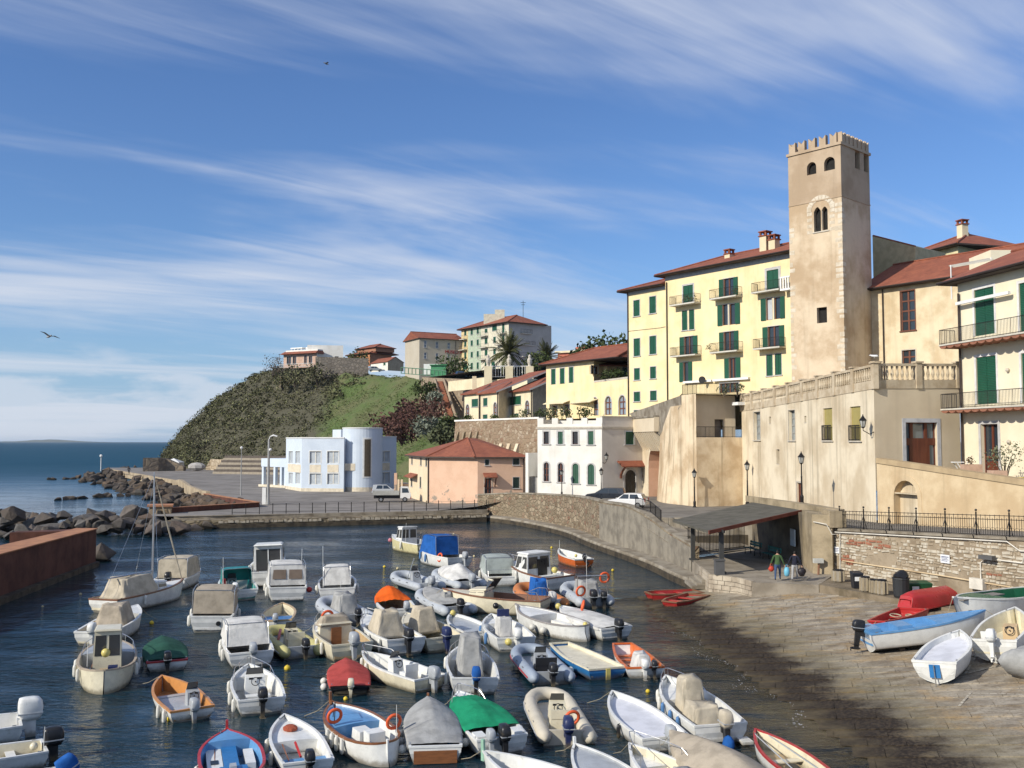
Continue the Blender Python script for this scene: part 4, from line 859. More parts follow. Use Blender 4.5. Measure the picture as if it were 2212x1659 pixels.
b = B(); b.quad(fb.P(.001, 9.8, -1.3), fb.P(.001, 9.8, 0), fb.P(.001, 14.2, 0), fb.P(.001, 14.2, -1.3)); mk('wall', b, FB, bas)
b = B(); rings = []
for i in range(13):
 t = i/12; z = 2.6+t*10.6; rw = []
 for j in range(9):
  s = ft.len*j/8; bulge = .55*math.sin(math.pi*j/8)*(1-t)+.5*(1-t)**2*(1-(j/8)**3); rw.append(ft.P(s, z if j > 4 else min(z, 10.2+j*.75), bulge))
 rings.append(rw)
b.loft(rings, False); mk('sloping_buttress', b, FB, bas, sm=True)
b = B(); b.add([(16.3, 108, 10.2), (17.3, 99.5, 13.2), (17.3, 99.5, 14.2), (18.2, 96.5, 14.2), (23.06, 98, 14.2), (30.2, 103.7, 14.2), (19, 119, 14.2), (14.8, 124, 13)], [(0, 1, 2, 3, 4, 5, 6, 7)]); mk('terrace_deck', b, CONC, bas)
b = B(); rl = railing(B(), [fp.P(0, 14.2, -.1), fp.P(fp.len, 14.2, -.1), fb.P(fb.len, 14.2, -.1)], 1.05, .14, .014); mk('railing', rl, IRON, bas)
mk('railing', railing(B(), [fb.P(.1, 9.9, -.1), fb.P(fb.len, 9.9, -.1)], 1.05, .14, .014, 1.1), IRON, bas); mk('railing', railing(B(), [(17.1, 103.5, 12.6), (17.4, 99.6, 13.4)], 1.0, .14, .014), IRON, bas)
lampb = B(); fb.box(lampb, fb.len-1.1, fb.len-.1, 13.1, 13.4, .05, 1.2); mk('floodlight', lampb, WHT, bas)
# arched passage with fluted corbel
arc = thing('arched_passage', (16, 112, 3), 'arched passage under a fluted cream corbel beside the white house', 'gateway')
fa = Fac((15.7, 118), (17.0, 108.6)); ra = fa.rect('a', 478, 630, 618, 1180); ra = (ra[0], min(ra[1], fa.len-.25), 3.0, ra[3])
b = B(); fa.wall(b, 0, fa.len, 2.6, 12.2, [ra], .02); arch_fill(b, fa, ra, depth=.02); mk('wall', b, FW, arc); b = B(); fa.wall(b, 0, .001, 2.6, 2.61, [ra], 2.3); b2 = B(); arch_fill(b2, fa, ra, depth=2.3); b.add(b2.v, [f for f in b2.f if len(f) == 4 and f[0] > 12]); mk('passage', b, M('pink_plaster', (.60, .36, .24), .9, (.5, .3, .19), scale=.6), arc)
b = B(); fa.box(b, ra[0]-.2, ra[1]+.2, 3.0, 5.6, -2.3, -1.9); mk('stone_base', b, M('grey_stone_base', (.33, .28, .21), .9, (.22, .19, .14), scale=.9, var=.7), arc)
b = B(); fa.box(b, ra[0]-.4, ra[1]+.4, 5.6, ra[3]+.3, -2.5, -2.2); mk('niche_back', b, M('pink_plaster', (.56, .33, .21), .9, (.47, .27, .17), scale=.6), arc)
for i in range(12):
 s = .6+i*(fa.len-1.2)/11; b = B(); b.hexa([fa.P(s-.12, 8.4, .0), fa.P(s+.12, 8.4, .0), fa.P(s+.12, 8.4, -.2), fa.P(s-.12, 8.4, -.2), fa.P(s-.2, 10.6, 1.2), fa.P(s+.2, 10.6, 1.2), fa.P(s+.2, 10.6, -.2), fa.P(s-.2, 10.6, -.2)]); mk('corbel_rib', b, FW2, arc)
b = B(); fa.box(b, 0, fa.len, 10.6, 12.2, .004, 1.25); mk('corbel_parapet', b, FW2, arc); b = B(); fa.box(b, -.1, fa.len, 12.2, 12.4, -.5, 1.35); mk('capping', b, CONC, arc)
# ---------------------------------------------------------------- white house
wh = thing('white_house', (8, 118, 2.5), 'white two-storey house with crenellated parapet and arched green windows', 'house')
fwh, fgr = Fac((XU(1161, 118), 118), (XU(1300, 115), 115)), Fac((XU(1300, 115), 115), (XU(1388, 118), 118))
WHW = M('white_plaster', (.80, .78, .73), .9, (.70, .67, .6), scale=.4, var=.4, streak=.12); GRW = M('white_shade_plaster', (.66, .62, .57), .9, (.58, .54, .49), scale=.5, var=.4, streak=.1); VOIDW = dict(kind='glass', fw=.18, sash=BROWNF, nx=1, pane=glass('dark_pane', (.03, .025, .025)))  # GRW: white side face with its shade painted into the colour
AS = dict(kind='archshut', fw=.16); AG = dict(kind='arch', fw=.16, nx=2, nz=3)
facade(wh, fwh, 1.8, 11.0, [('W', (1325, 250, 1365, 348), VOIDW), ('W', (1438, 250, 1476, 348), dict(kind='shut', fw=.18)), ('W', (1552, 250, 1595, 350), VOIDW), ('W', (1676, 246, 1718, 352), dict(kind='shut', fw=.18)),
   ('W', (1326, 492, 1366, 642), AG), ('W', (1438, 498, 1478, 648), AG), ('W', (1553, 502, 1600, 660), AS), ('W', (1674, 506, 1724, 668), AS)], WHW)
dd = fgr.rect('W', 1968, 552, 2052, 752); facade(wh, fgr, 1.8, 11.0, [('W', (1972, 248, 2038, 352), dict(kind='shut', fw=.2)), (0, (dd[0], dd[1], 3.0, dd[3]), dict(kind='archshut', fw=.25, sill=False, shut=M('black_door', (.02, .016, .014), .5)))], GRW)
sides(wh, fwh, 8, 1.8, 11.0, WHW)
b = B(); fwh.box(b, -.1, fwh.len+.1, 11.0, 11.25, -.3, .12); fgr.box(b, -.05, fgr.len, 11.002, 11.252, -.3, .118); mk('cornice', b, STONET, wh)
b = B(); fwh.box(b, 0, fwh.len, 11.25, 11.6, -.3, .0); mk('parapet', b, WHW, wh); b = B(); fgr.box(b, .02, fgr.len, 11.252, 12.35, -.3, .0); mk('parapet', b, GRW, wh); b = B(); fgr.box(b, 0, fgr.len, 12.35, 12.5, -.35, .06); mk('coping', b, STONET, wh)
for i in range(5):
 s = .3+i*(fwh.len-.7)/4; b = B(); fwh.box(b, s-.3, s+.45, 11.6, 12.3, -.3, .003); mk('merlon', b, WHW, wh)
b = B(); fwh.box(b, 0, fwh.len, 11.6, 12.15, -7.8, -7.5); fwh.box(b, -.01, .25, 11.6, 12.2, -7.5, -.3); mk('parapet', b, WHW, wh)
b = B(); P = fwh.P; b.quad(P(0, 11.1), P(fwh.len, 11.1), P(fwh.len+4, 11.1, -9), P(0, 11.1, -8)); mk('roof_deck', b, CONC, wh)
# porch over the arched door
s0, z0 = fgr.loc(*Z('W', 1905, 530)); s1, _ = fgr.loc(*Z('W', 2140, 525)); b = B(); b.hexa([fgr.P(s0, z0, 1.1), fgr.P(s1, z0, 1.1), fgr.P(s1, z0+.62, .003), fgr.P(s0, z0+.62, .003), fgr.P(s0, z0+.12, 1.1), fgr.P(s1, z0+.12, 1.1), fgr.P(s1, z0+.75, .003), fgr.P(s0, z0+.75, .003)])
po = mk('porch_roof', b, ROOFT, wh)
for s in (s0+.5, s1-.6): mk('bracket', B().tube([fgr.P(s, z0-1.3, .05), fgr.P(s, z0-.9, .1), fgr.P(s, z0-.4, .45), fgr.P(s, z0, .95)], [.16, .14, .13, .12], 5), BROWNF, po)
# gate gap to the left of the white house
gt = thing('white_side_wall', (XU(1145, 120), 120, 2), 'narrow white wall with iron gate left of the crenellated house', 'wall'); fg = Fac((XU(1135, 121), 121), (XU(1141, 119.5), 119.5)); fg2 = Fac((XU(1141, 119.5), 119.5), (XU(1162, 122.5), 122.5))
b = B(); fg.wall(b, 0, fg.len, 1.5, 8.1); fg2.wall(b, 0, fg2.len, 1.5, 8.1, [(.3, fg2.len-.1, 2.4, 5.2)], .3); mk('wall', b, WHW, gt); mk('gate', railing(B(), [fg2.P(.3, 2.4, -.1), fg2.P(fg2.len-.1, 2.4, -.1)], 2.7, .14, .02), M('grey_gate', (.3, .3, .3), .5), gt)
# ---------------------------------------------------------------- pink house
pk = thing('pink_house', (2, 133, 1.2), 'pink two-storey house with peeling plaster and hipped red roof', 'house')
def pink_mat():
 m = M('peeling_pink', (.66, .44, .31), .9, (.6, .39, .27), scale=.5, var=.5); t = m.node_tree; bs = t.nodes['Principled BSDF']; src = bs.inputs['Base Color'].links[0].from_socket
 g = N(t, 'ShaderNodeNewGeometry'); s = N(t, 'ShaderNodeSeparateXYZ'); L(t, g.outputs['Position'], s.inputs[0]); n = N(t, 'ShaderNodeTexNoise', i_Scale=.55, i_Detail=7, i_Roughness=.6); L(t, g.outputs['Position'], n.inputs['Vector'])
 k = mth(t, 'SUBTRACT', n.outputs[0], mth(t, 'MULTIPLY', mth(t, 'SUBTRACT', s.outputs[2], 2.5), .05)); L(t, mixc(t, smooth(t, k, .56, .6), src, (.3, .25, .2)), bs.inputs['Base Color']); return m
PKM = pink_mat(); PKL = M('pale_pink_cream', (.74, .6, .42), .9, (.68, .53, .36), scale=.5)
cA = (XU(884, 147), 147); cB = (XU(926, 131), 131); cC = (XU(1032, 126), 126); cD = (XU(1134, 127.5), 127.5)
f1, f2, f3 = Fac(cA, cB), Fac(cB, cC), Fac(cC, cD); DK = dict(kind='shut', fw=.06, shut=M('black_green', (.012, .03, .025), .5), sill=True)
facade(pk, f1, 1, 7.5, [('W', (280, 450, 290, 505), DK), ('W', (350, 452, 361, 514), DK), ('W', (392, 456, 404, 520), DK), ('W', (276, 620, 288, 680), DK), ('W', (346, 608, 358, 692), DK)], PKL); facade(pk, f2, 1, 7.5, [], PKM)
dr = f3.rect('W', 858, 618, 912, 748); facade(pk, f3, 1, 7.5, [('W', (862, 470, 893, 514), DK), ('W', (1082, 448, 1131, 512), DK), ('W', (1082, 610, 1132, 696), DK), (0, (dr[0], dr[1], 2.2, dr[3]), dict(kind='glass', trim=STONET, fw=.12, sill=False, nx=2, nz=2, rec=.15))], PKM)
bk1 = f3.P(f3.len, 0, -8); bk2 = (cA[0]+4, cA[1]+6); b = B(); b.quad((*cD, 1), bk1[:2]+(1,), bk1[:2]+(7.5,), (*cD, 7.5)); b.quad((*bk2, 1), (*cA, 1), (*cA, 7.5), (*bk2, 7.5)); mk('wall', b, PKM, pk)
o_ = .6; ev = [f1.P(-o_, 7.5, o_), f1.P(f1.len+.3, 7.5, o_), f2.P(.2, 7.5, o_), f2.P(f2.len, 7.5, o_), f3.P(f3.len+o_, 7.5, o_), (bk1[0]+.6, bk1[1], 7.5), (bk2[0], bk2[1], 7.5)]
ap = at(*Z('W', 722, 300), 134.5); b = B(); k = len(ev); b.add(ev+[tuple(ap), (ap.x+1, ap.y+5, ap.z)], [(0, 1, k), (1, 2, k), (2, 3, k), (3, 4, k), (4, 5, k+1, k), (5, 6, k+1), (6, 0, k, k+1)]); ro = mk('roof', b, ROOFT, pk)
b = B(); b.add(ev+[(p[0], p[1], p[2]-.2) for p in ev], [(i, k+i, k+(i+1) % k, (i+1) % k) for i in range(k)]+[tuple(range(2*k-1, k-1, -1))]); mk('eave', b, EAVE, ro)
mk('ridge_tiles', B().tube([ev[2], tuple(ap)], .14, 6).tube([ev[3], tuple(ap)], .14, 6), ROOFT, ro)
s0, z0 = f3.loc(*Z('W', 845, 612)); s1, _ = f3.loc(*Z('W', 950, 610)); b = B(); b.hexa([f3.P(s0, z0, 1), f3.P(s1, z0, 1), f3.P(s1, z0+.5, .003), f3.P(s0, z0+.5, .003), f3.P(s0, z0+.1, 1), f3.P(s1, z0+.1, 1), f3.P(s1, z0+.6, .003), f3.P(s0, z0+.6, .003)]); po = mk('porch_roof', b, ROOFT, pk)
for s in (s0+.2, s1-.2): mk('bracket', B().cyl(f3.P(s, z0-1.2, .05), f3.P(s, z0+.05, .9), .07, n=5), BROWNF, po)
s0, z0 = f1.loc(*Z('W', 270, 605)); s1, _ = f1.loc(*Z('W', 330, 580)); b = B(); b.hexa([f1.P(s0, z0, 1), f1.P(s1, z0, 1), f1.P(s1, z0+.5, .003), f1.P(s0, z0+.5, .003), f1.P(s0, z0+.1, 1), f1.P(s1, z0+.1, 1), f1.P(s1, z0+.6, .003), f1.P(s0, z0+.6, .003)]); mk('porch_roof', b, ROOFT, pk)
pipe(pk, f2, .05, 1.2, 7.4); pipe(pk, f3, f3.len-.2, 1.5, 7.4)
# pink gate pillar and fence left of it
gp = thing('garden_wall', (XU(862, 150), 150, 1.2), 'low ochre garden wall with tall pink gate pillar by the pink house', 'wall')
mk('pillar', B().box(XU(853, 152), XU(859, 152), 151.6, 152.4, 1.2, 4.6), PKM, gp); mk('wall', B().box(XU(860, 150), XU(884, 150), 149.9, 150.2, 1.2, 3.0), PKL, gp)
for u in (862, 869): mk('pillar', B().box(XU(u-2, 149.5), XU(u+2, 149.5), 149.3, 149.8, 1.2, 3.7), PKL, gp)
# ---------------------------------------------------------------- pale blue municipal building
bb_ = thing('blue_building', (-20, 168, 1.2), 'modern pale blue building with round stair tower on the plaza', 'building')
BL = M('pale_blue_plaster', (.58, .65, .735), .85, (.52, .59, .68), scale=.4, var=.4, streak=.05); CRMP = M('cream_panel', (.70, .62, .48), .8)
g0 = (XU(619, 172), 172); g1 = (XU(653, 163), 163); g2 = (XU(744, 161.5), 161.5)
fA, fB_ = Fac(g0, g1), Fac(g1, g2); hb = 10.0
PW = dict(kind='glass', trim=WHITEF, fw=.14, sill=False, nx=2, sash=M('cream_sash', (.66, .64, .58)), pane=M('blind_grey', (.45, .49, .53), .4), rec=.22)
PW1 = dict(PW); PW1['nx'] = 1; PW1['fw'] = .08
facade(bb_, fA, 1.2, hb, [('b', (1082, 742, 1112, 832), PW1), ('b', (1132, 742, 1166, 832), PW1), ('b', (1082, 902, 1112, 985), PW1), ('b', (1132, 902, 1166, 985), PW1)], BL)
facade(bb_, fB_, 1.2, hb, [('b', (1238, 742, 1322, 832), PW), ('b', (1370, 742, 1454, 832), PW), ('b', (1238, 908, 1322, 990), PW), ('b', (1370, 908, 1454, 988), PW)], BL)
for q in [(1238, 842, 1322, 900), (1370, 842, 1454, 900)]: r = fB_.rect('b', *q); mk('panel', fB_.box(B(), r[0], r[1], r[2], r[3], -.05, .03), CRMP, bb_)
r = fA.rect('b', 1075, 838, 1172, 898); mk('panel', fA.box(B(), r[0], r[1], r[2], r[3], -.05, .03), CRMP, bb_)
# recessed entrance bay
fE = Fac((g2[0], g2[1]+2.2), (XU(766, 163.5), 163.7)); b = B(); b.quad((*g2, 1.2), (fE.A.x, fE.A.y, 1.2), (fE.A.x, fE.A.y, hb), (*g2, hb)); mk('wall', b, BL, bb_)
de = fE.rect('b', 1497, 902, 1552, 1026); facade(bb_, fE, 1.2, hb, [(0, (de[0], de[1], 1.25, de[3]), dict(kind='shut', trim=None, sill=False, shut=M('dark_brown_door', (.03, .02, .016), .5))), ('b', (1500, 745, 1555, 826), PW1)], BL)
r = fE.rect('b', 1497, 832, 1575, 884); mk('canopy', fE.box(B(), r[0], r[1]+.3, r[2], r[3], .0, 1.5), CRMP, bb_)
# cylinder tower
cx, cy, cr_ = XU(784, 165.5), 165.5, 3.35; zt = at(*Z('b', 1640, 572), 163)[2]
zt = at(*Z('b', 1640, 572), 163).z; NB = 40; rings = [[(cx+cr_*math.cos(2*math.pi*k/NB), cy+cr_*math.sin(2*math.pi*k/NB), z) for k in range(NB)] for z in (1.2, zt)]
mk('stair_tower', B().loft(rings), BL, bb_, sm=False); mk('base_band', B().lathe([(cr_+.03, 0), (cr_+.03, .7)], (cx, cy, 1.2), NB), CRMP, bb_); mk('coping', B().lathe([(cr_+.08, 0), (cr_+.08, .18), (cr_-.4, .2)], (cx, cy, zt), NB), WHITEF, bb_)
ang0 = math.atan2(-1, .42); pz = lambda k: (at(*Z('b', 1680, k), 162.5).z)
for r0, r1, z0, z1, mt, nm in ((cr_-.1, cr_+.05, pz(940), pz(640), WHITEF, 'tall_window'), (cr_-.1, cr_+.07, pz(930), pz(652), M('bronze_glass', (.10, .08, .055), .3), 'pane')):
 wd = .24 if nm == 'tall_window' else .16; b = B(); rg = []
 for i in range(7):
  a_ = ang0-wd+2*wd*i/6; rg.append([(cx+r0*math.cos(a_), cy+r0*math.sin(a_), z0), (cx+r1*math.cos(a_), cy+r1*math.sin(a_), z0), (cx+r1*math.cos(a_), cy+r1*math.sin(a_), z1), (cx+r0*math.cos(a_), cy+r0*math.sin(a_), z1)])
 b.loft(rg); o = mk(nm, b, mt, bb_ if nm == 'tall_window' else _tw); _tw = o
# square lift tower and right wing
b = B(); f5, f6 = Fac((XU(719, 171), 171), (XU(737, 168.5), 168.5)), Fac((XU(737, 168.5), 168.5), (XU(752, 169), 169)); f5.wall(b, 0, f5.len, 1.2, zt-.1); f6.wall(b, 0, f6.len+2, 1.2, zt-.1); b.quad(f5.P(0, zt-.1), f5.P(f5.len, zt-.1), f6.P(f6.len+2, zt-.1), (XU(740, 176), 176, zt-.1)); mk('lift_tower', b, BL, bb_)
fR = Fac((XU(806, 168), 168), (XU(857, 172), 172)); facade(bb_, fR, 1.2, hb+.2, [('b', (1768, 742, 1836, 820), PW), ('b', (1768, 900, 1836, 980), PW)], BL); r = fR.rect('b', 1768, 828, 1836, 885); mk('panel', fR.box(B(), r[0], r[1], r[2], r[3], -.05, .03), CRMP, bb_)
b = B(); b.quad(fR.P(fR.len, 1.2), fR.P(fR.len, 1.2, -14), fR.P(fR.len, hb+.2, -14), fR.P(fR.len, hb+.2)); b.quad((*g0, 1.2), (g0[0]+6, g0[1]+14, 1.2), (g0[0]+6, g0[1]+14, hb), (*g0, hb)); mk('wall', b, BL, bb_)
b = B(); b.add([(*g0, hb), (*g1, hb), (*g2, hb), (fE.A.x, fE.A.y, hb), (fE.B.x, fE.B.y, hb), fR.P(0, hb), fR.P(fR.len, hb), fR.P(fR.len, hb, -14), (g0[0]+6, g0[1]+14, hb)], [tuple(range(9))]); mk('roof', b, CONC, bb_)
cp = B()
for f in (fA, fB_, fE, fR): f.box(cp, -.05, f.len+.02, hb if f is not fR else hb+.2, hb+.2 if f is not fR else hb+.4, -.3, .08 if f is not fB_ else .083)
mk('coping', cp, WHITEF, bb_); bsn = B(); fA.box(bsn, 0, fA.len, 1.2, 1.75, -.02, .03); fB_.box(bsn, 0, fB_.len, 1.2, 1.75, -.02, .032); mk('base_band', bsn, CRMP, bb_)
# open porch at the left
fP = Fac((XU(566, 181), 181), (XU(621, 175.5), 175.5)); zp0, zp1 = fP.loc(*Z('b', 960, 858))[1], fP.loc(*Z('b', 960, 796))[1]
b = B(); fP.box(b, 0, fP.len, zp0, zp1, -6, 0); mk('porch_roof', b, BL, bb_)
for x in (885, 972, 1020, 1052): s, _ = fP.loc(*Z('b', x, 920)); mk('porch_column', fP.box(B(), s-.28, s+.28, 1.2, zp0, -.6, -.05), BL, bb_)
mk('plinth', fP.box(B(), -.4, fP.len, 1.2, 1.6, -6, .3), CRMP, bb_)
# ================================================================== MORE BUILDINGS
# ---------------------------------------------------------------- cream house at the right edge
rb = thing('cream_house', (33, 62, 6.5), 'cream house with two scalloped-vault balconies and tall green shutters at the photo edge', 'house')
fR2 = Fac((30.6, 66.5), (33.4, 52.0)); CRH = M('cream_house_plaster', (.80, .72, .54), .9, (.75, .66, .48), scale=.5, var=.5, streak=.08)
TS = dict(kind='shut', fw=.18, sill=False, trim=M('white_surround', (.72, .7, .68), .8))
dg = fR2.rect('R', 1672, 775, 1830, 1240)
facade(rb, fR2, 6.2, 20.4, [('T', (1530, 1245, 1676, 1592), TS), ('T', (1862, 1195, 2010, 1560), TS), ('R', (1628, 150, 1812, 588), TS), ('R', (2045, 112, 2230, 575), TS), (0, (dg[0], dg[1], 6.3, dg[3]), dict(kind='glass', fw=.22, trim=TRIM, sill=False, sash=DR, nx=2, nz=2, rec=.3))], CRH)
sides(rb, fR2, 10, 6.2, 20.4, CRH); roof(rb, fR2, 10, 20.45, 2.4, .9, None, None)
mk('canopy_door', B().hexa([fR2.P(dg[0]+.2, 6.3, -.28), fR2.P(dg[1]-.2, 6.3, -.28), fR2.P(dg[1]-.2, 6.3, -.3), fR2.P(dg[0]+.2, 6.3, -.3), fR2.P(dg[0]+.2, 8.2, -.24), fR2.P(dg[1]-.2, 8.2, -.24), fR2.P(dg[1]-.2, 8.2, -.3), fR2.P(dg[0]+.2, 8.2, -.3)]), DR, rb)
TERR = M('terracotta_vault', (.3, .13, .08), .9, (.2, .09, .06), scale=3)
for zy in (('R', 1500, 38), ('R', 1500, 634)):
 z = fR2.loc(*Z(*zy))[1]; o = balcony(rb, fR2, -.45, fR2.len-1, z, 1.25, 1.0, th=.1, slabm=M('pale_balcony_edge', (.6, .56, .48), .9)); n = 18; st = (fR2.len-.55)/n
 for i in range(n):
  b = B(); rg = []; s0 = -.45+i*st
  for k in range(7):
   t = math.pi*k/6; x = s0+st/2-st/2*math.cos(t); dz = .2*math.sin(t); rg.append([fR2.P(x, z-.1-.001, 1.2), fR2.P(x, z-.11-dz, 1.2), fR2.P(x, z-.11-dz, .01), fR2.P(x, z-.1-.001, .01)])
  b.loft(rg); mk('vault', b, TERR, o)
pipe(rb, fR2, .25, 6.3, 19.6, .15, .08)
r = fR2.rect('T', 1385, 1262, 1740, 1190); mk('awning_box', fR2.box(B(), .4, 5.6, 18.75, 18.95, .3, .5), WHT, rb)
for x, y in ((1925, 277), (1937, 940)): s, z = fR2.loc(*Z('R', x, y)); mk('wall_light', B().ball(fR2.P(s, z, .1), .14, n=8, m=5), STONET, rb)
q0, q1 = at(2060, 578, 78), at(2148, 562, 76); mk('roof_rack', B().hexa([q0, q1, q1+Vector((.6, 2.2, .5)), q0+Vector((.6, 2.2, .5)), q0+Vector((0, 0, .08)), q1+Vector((0, 0, .08)), q1+Vector((.6, 2.2, .58)), q0+Vector((.6, 2.2, .58))]), M('rack_slats', (.5, .46, .38), .8), rb)
for q in (q0, q1): mk('rack_leg', B().cyl(q-Vector((0, -.5, 2.5)), q+Vector((0, .5, .3)), .05, n=5), WHT, rb)
b = B(); b.box(XU(2150, 84), XU(2290, 84), 84, 88, 20, at(2180, 540, 84).z); mk('roof_parapet', b, CRH, rb)
# ---------------------------------------------------------------- house behind the terrace
hm = thing('terrace_house', (40, 94, 13.5), 'weathered cream house with long red roof to the right of the tower', 'house')
fM = Fac((36.1, 99.5), (45.5, 86.6)); WXP = M('weathered_cream', (.70, .60, .42), .92, (.55, .43, .27), scale=.45, var=.8, streak=.2)
facade(hm, fM, 13.2, 25.0, [('T', (985, 1265, 1088, 1560), dict(kind='glass', fw=.1, trim=BROWNF, nx=2, nz=4, rec=.2)), ('R', (942, 92, 1065, 218), dict(kind='glass', fw=.1, trim=STONET, nx=2, nz=2))], WXP)
sides(hm, fM, 11, 13.2, 25.0, WXP); roof(hm, fM, 13, 25.0, 3.4, .7, None, None); s, _ = fM.loc(*Z('T', 855, 1400)); pipe(hm, fM, s, 13.5, 25)
hh = thing('hip_roof_house', (48, 122, 18), 'pale yellow house with hipped red roof behind the tower terrace', 'house')
fH1 = Fac((XU(1972, 121), 121), (XU(2079, 113), 113)); PYL = M('pale_yellow_wall', (.72, .63, .38), .9)
fH2 = Fac((XU(2079, 113), 113), (XU(2165, 117.5), 117.5)); b = B(); fH1.wall(b, 0, fH1.len, 18, 32.4); fH2.wall(b, 0, fH2.len, 18, 32.4); b.quad(fH1.P(0, 18, -9), fH1.P(0, 18), fH1.P(0, 32.4), fH1.P(0, 32.4, -9)); mk('wall', b, PYL, hh)
roof(hh, fH1, 9.5, 32.5, 2.3, .9, 3.5, 3.5); s, _ = fH1.loc(*Z('T', 1278, 800)); chimney(hh, fH1, s, -3.2, 33, 35.6, .9)
lk = thing('link_wall_house', (40, 108, 14), 'plain olive-yellow gable wall between the tower and the hipped roof', 'house'); fL = Fac((XU(1893, 106), 106), (XU(1985, 102), 102))
b = B(); b.hexa([fL.P(0, 14), fL.P(fL.len, 14), fL.P(fL.len, 14, -6), fL.P(0, 14, -6), fL.P(0, 32), fL.P(fL.len, 30), fL.P(fL.len, 30, -6), fL.P(0, 32, -6)]); mk('wall', b, M('olive_yellow_wall', (.55, .48, .29), .9), lk); mk('coping', B().tube([fL.P(0, 32.05, -.1), fL.P(fL.len, 30.05, -.1)], .12, 5), ROOFT, lk)
# ---------------------------------------------------------------- ramp wall with blind arch
nw = thing('ramp_wall', (27, 58, 4), 'sloping ochre retaining wall with a blind arch behind the iron railing', 'wall')
fN = Fac((24.5, 65.75), (32.0, 44.5)); tpz = lambda s: 8.05-.084*s
ra = fN.rect('R', 868, 1295, 1088, 1700); ra = (ra[0], ra[1], 3.8, ra[3]); b = B(); fN.wall(b, 0, fN.len, 3.6, 8.05, [ra], .5); arch_fill(b, fN, ra, depth=.5)
for i, p in enumerate(b.v):
 if abs(p[2]-8.05) < 1e-6: s = (p[0]-fN.A.x)*fN.t.x+(p[1]-fN.A.y)*fN.t.y; b.v[i] = (p[0], p[1], tpz(s))
b.quad(fN.P(fN.len, 3.6), fN.P(fN.len, 3.6, -.6), fN.P(fN.len, tpz(fN.len), -.6), fN.P(fN.len, tpz(fN.len)))
RWM = M('ochre_plaster', (.63, .50, .32), .92, (.5, .37, .22), scale=.4, var=.8, bump=.25, bscale=3, streak=.35); mk('wall', b, RWM, nw)
mk('niche_back', B().quad(fN.P(ra[0], 3.6, -.5), fN.P(ra[1], 3.6, -.5), fN.P(ra[1], ra[3], -.5), fN.P(ra[0], ra[3], -.5)), FW, nw); zsp = fN.loc(*Z('R', 980, 1418))[1]
mk('niche_lintel', fN.box(B(), ra[0], ra[1], zsp-.03, zsp+.04, -.5, -.02), FW, nw); rn = B(); arch_ring(rn, fN, ra, .35, -.02, .03); mk('arch_surround', rn, RWM, nw)
b = B(); b.hexa([fN.P(0, tpz(0)+.003, .08), fN.P(fN.len, tpz(fN.len)+.003, .08), fN.P(fN.len, tpz(fN.len)+.003, -.6), fN.P(0, tpz(0)+.003, -.6), fN.P(0, tpz(0)+.34, .08), fN.P(fN.len, tpz(fN.len)+.34, .08), fN.P(fN.len, tpz(fN.len)+.34, -.6), fN.P(0, tpz(0)+.34, -.6)]); mk('capping', b, M('ochre_capping', (.45, .34, .2), .9, (.34, .25, .15), scale=1), nw)
b = B(); b.add([fN.P(0, 6.75, -.5), fN.P(fN.len, 6.3, -.5), (40, 50, 6.3), (33, 68, 6.75)], [(0, 1, 2, 3)]); mk('terrace_floor', b, CONC, nw)
# ---------------------------------------------------------------- rubble wall along the slipway, stones picked out one by one
fS = Fac((19.5, 60), (28.6, 40.9)); ztop = lambda s: 4.08+.043*s
sw = thing('rubble_wall', (22, 55, 1.3), 'rubble stone retaining wall with red brick patches beside the slipway', 'wall')
b = B(); b.hexa([fS.P(0, 1.0, 0), fS.P(fS.len, 1.0, 0), fS.P(fS.len, 1.0, -.8), fS.P(0, 1.0, -.8), fS.P(0, ztop(0), 0), fS.P(fS.len, ztop(fS.len), 0), fS.P(fS.len, ztop(fS.len), -.8), fS.P(0, ztop(0), -.8)])
mk('mortar_body', b, M('old_mortar', (.34, .275, .195), .95, (.22, .17, .115), scale=.6, var=.9, bump=.6, bscale=4, streak=.2), sw)
SM = [M('pale_rubble', (.54, .49, .40), .95, (.40, .35, .27), scale=2.5, var=.7), M('tan_rubble', (.40, .33, .24), .95, (.29, .235, .165), scale=2.5, var=.7), M('red_rubble_brick', (.34, .14, .085), .95, (.25, .1, .06), scale=2.5, var=.7)]
um = [mesh('stone', B().hexa([(-.5, -.5, -.5), (.5, -.5, -.5), (.5, .5, -.5), (-.5, .5, -.5), (-.42, -.5, .5), (.42, -.5, .5), (.42, .5, .5), (-.42, .5, .5)]).add([], []), m) for m in SM]
# stones are frusta: wide against the wall, narrower towards the viewer
um = []
for m in SM:
 bb = B(); bb.add([(-.5, 0, -.5), (.5, 0, -.5), (.5, 0, .5), (-.5, 0, .5), (-.4, -1, -.36), (.42, -1, -.38), (.38, -1, .38), (-.42, -1, .34)], [(4, 5, 6, 7), (0, 1, 5, 4), (1, 2, 6, 5), (2, 3, 7, 6), (3, 0, 4, 7)]); um.append(mesh('stone', bb, m))
rr = random.Random(31); cand = []; z = 1.42; ang = math.atan2(fS.t.y, fS.t.x)
while z < 4.6:
 h = rr.uniform(.13, .22); s = rr.uniform(0, .3)
 while s < 15.5:
  w_ = rr.choice((.16, .22, .28, .34, .42, .55))*rr.uniform(.85, 1.15)
  if z+h < ztop(s)-.1:
   nz = MN.noise(Vector((s*.35, z*.7, 3.3))); nr = MN.noise(Vector((s*.45, z*1.3, 9.1)))
   if nz > -.24 and rr.random() < .9: cand.append((w_*h, s+w_/2, z+h/2+rr.uniform(-.03, .03), w_-.045, (h-.03)*rr.uniform(.7, 1.1), 2 if nr > .52 else (1 if rr.random() < .4 else 0)))
  s += w_
 z += h
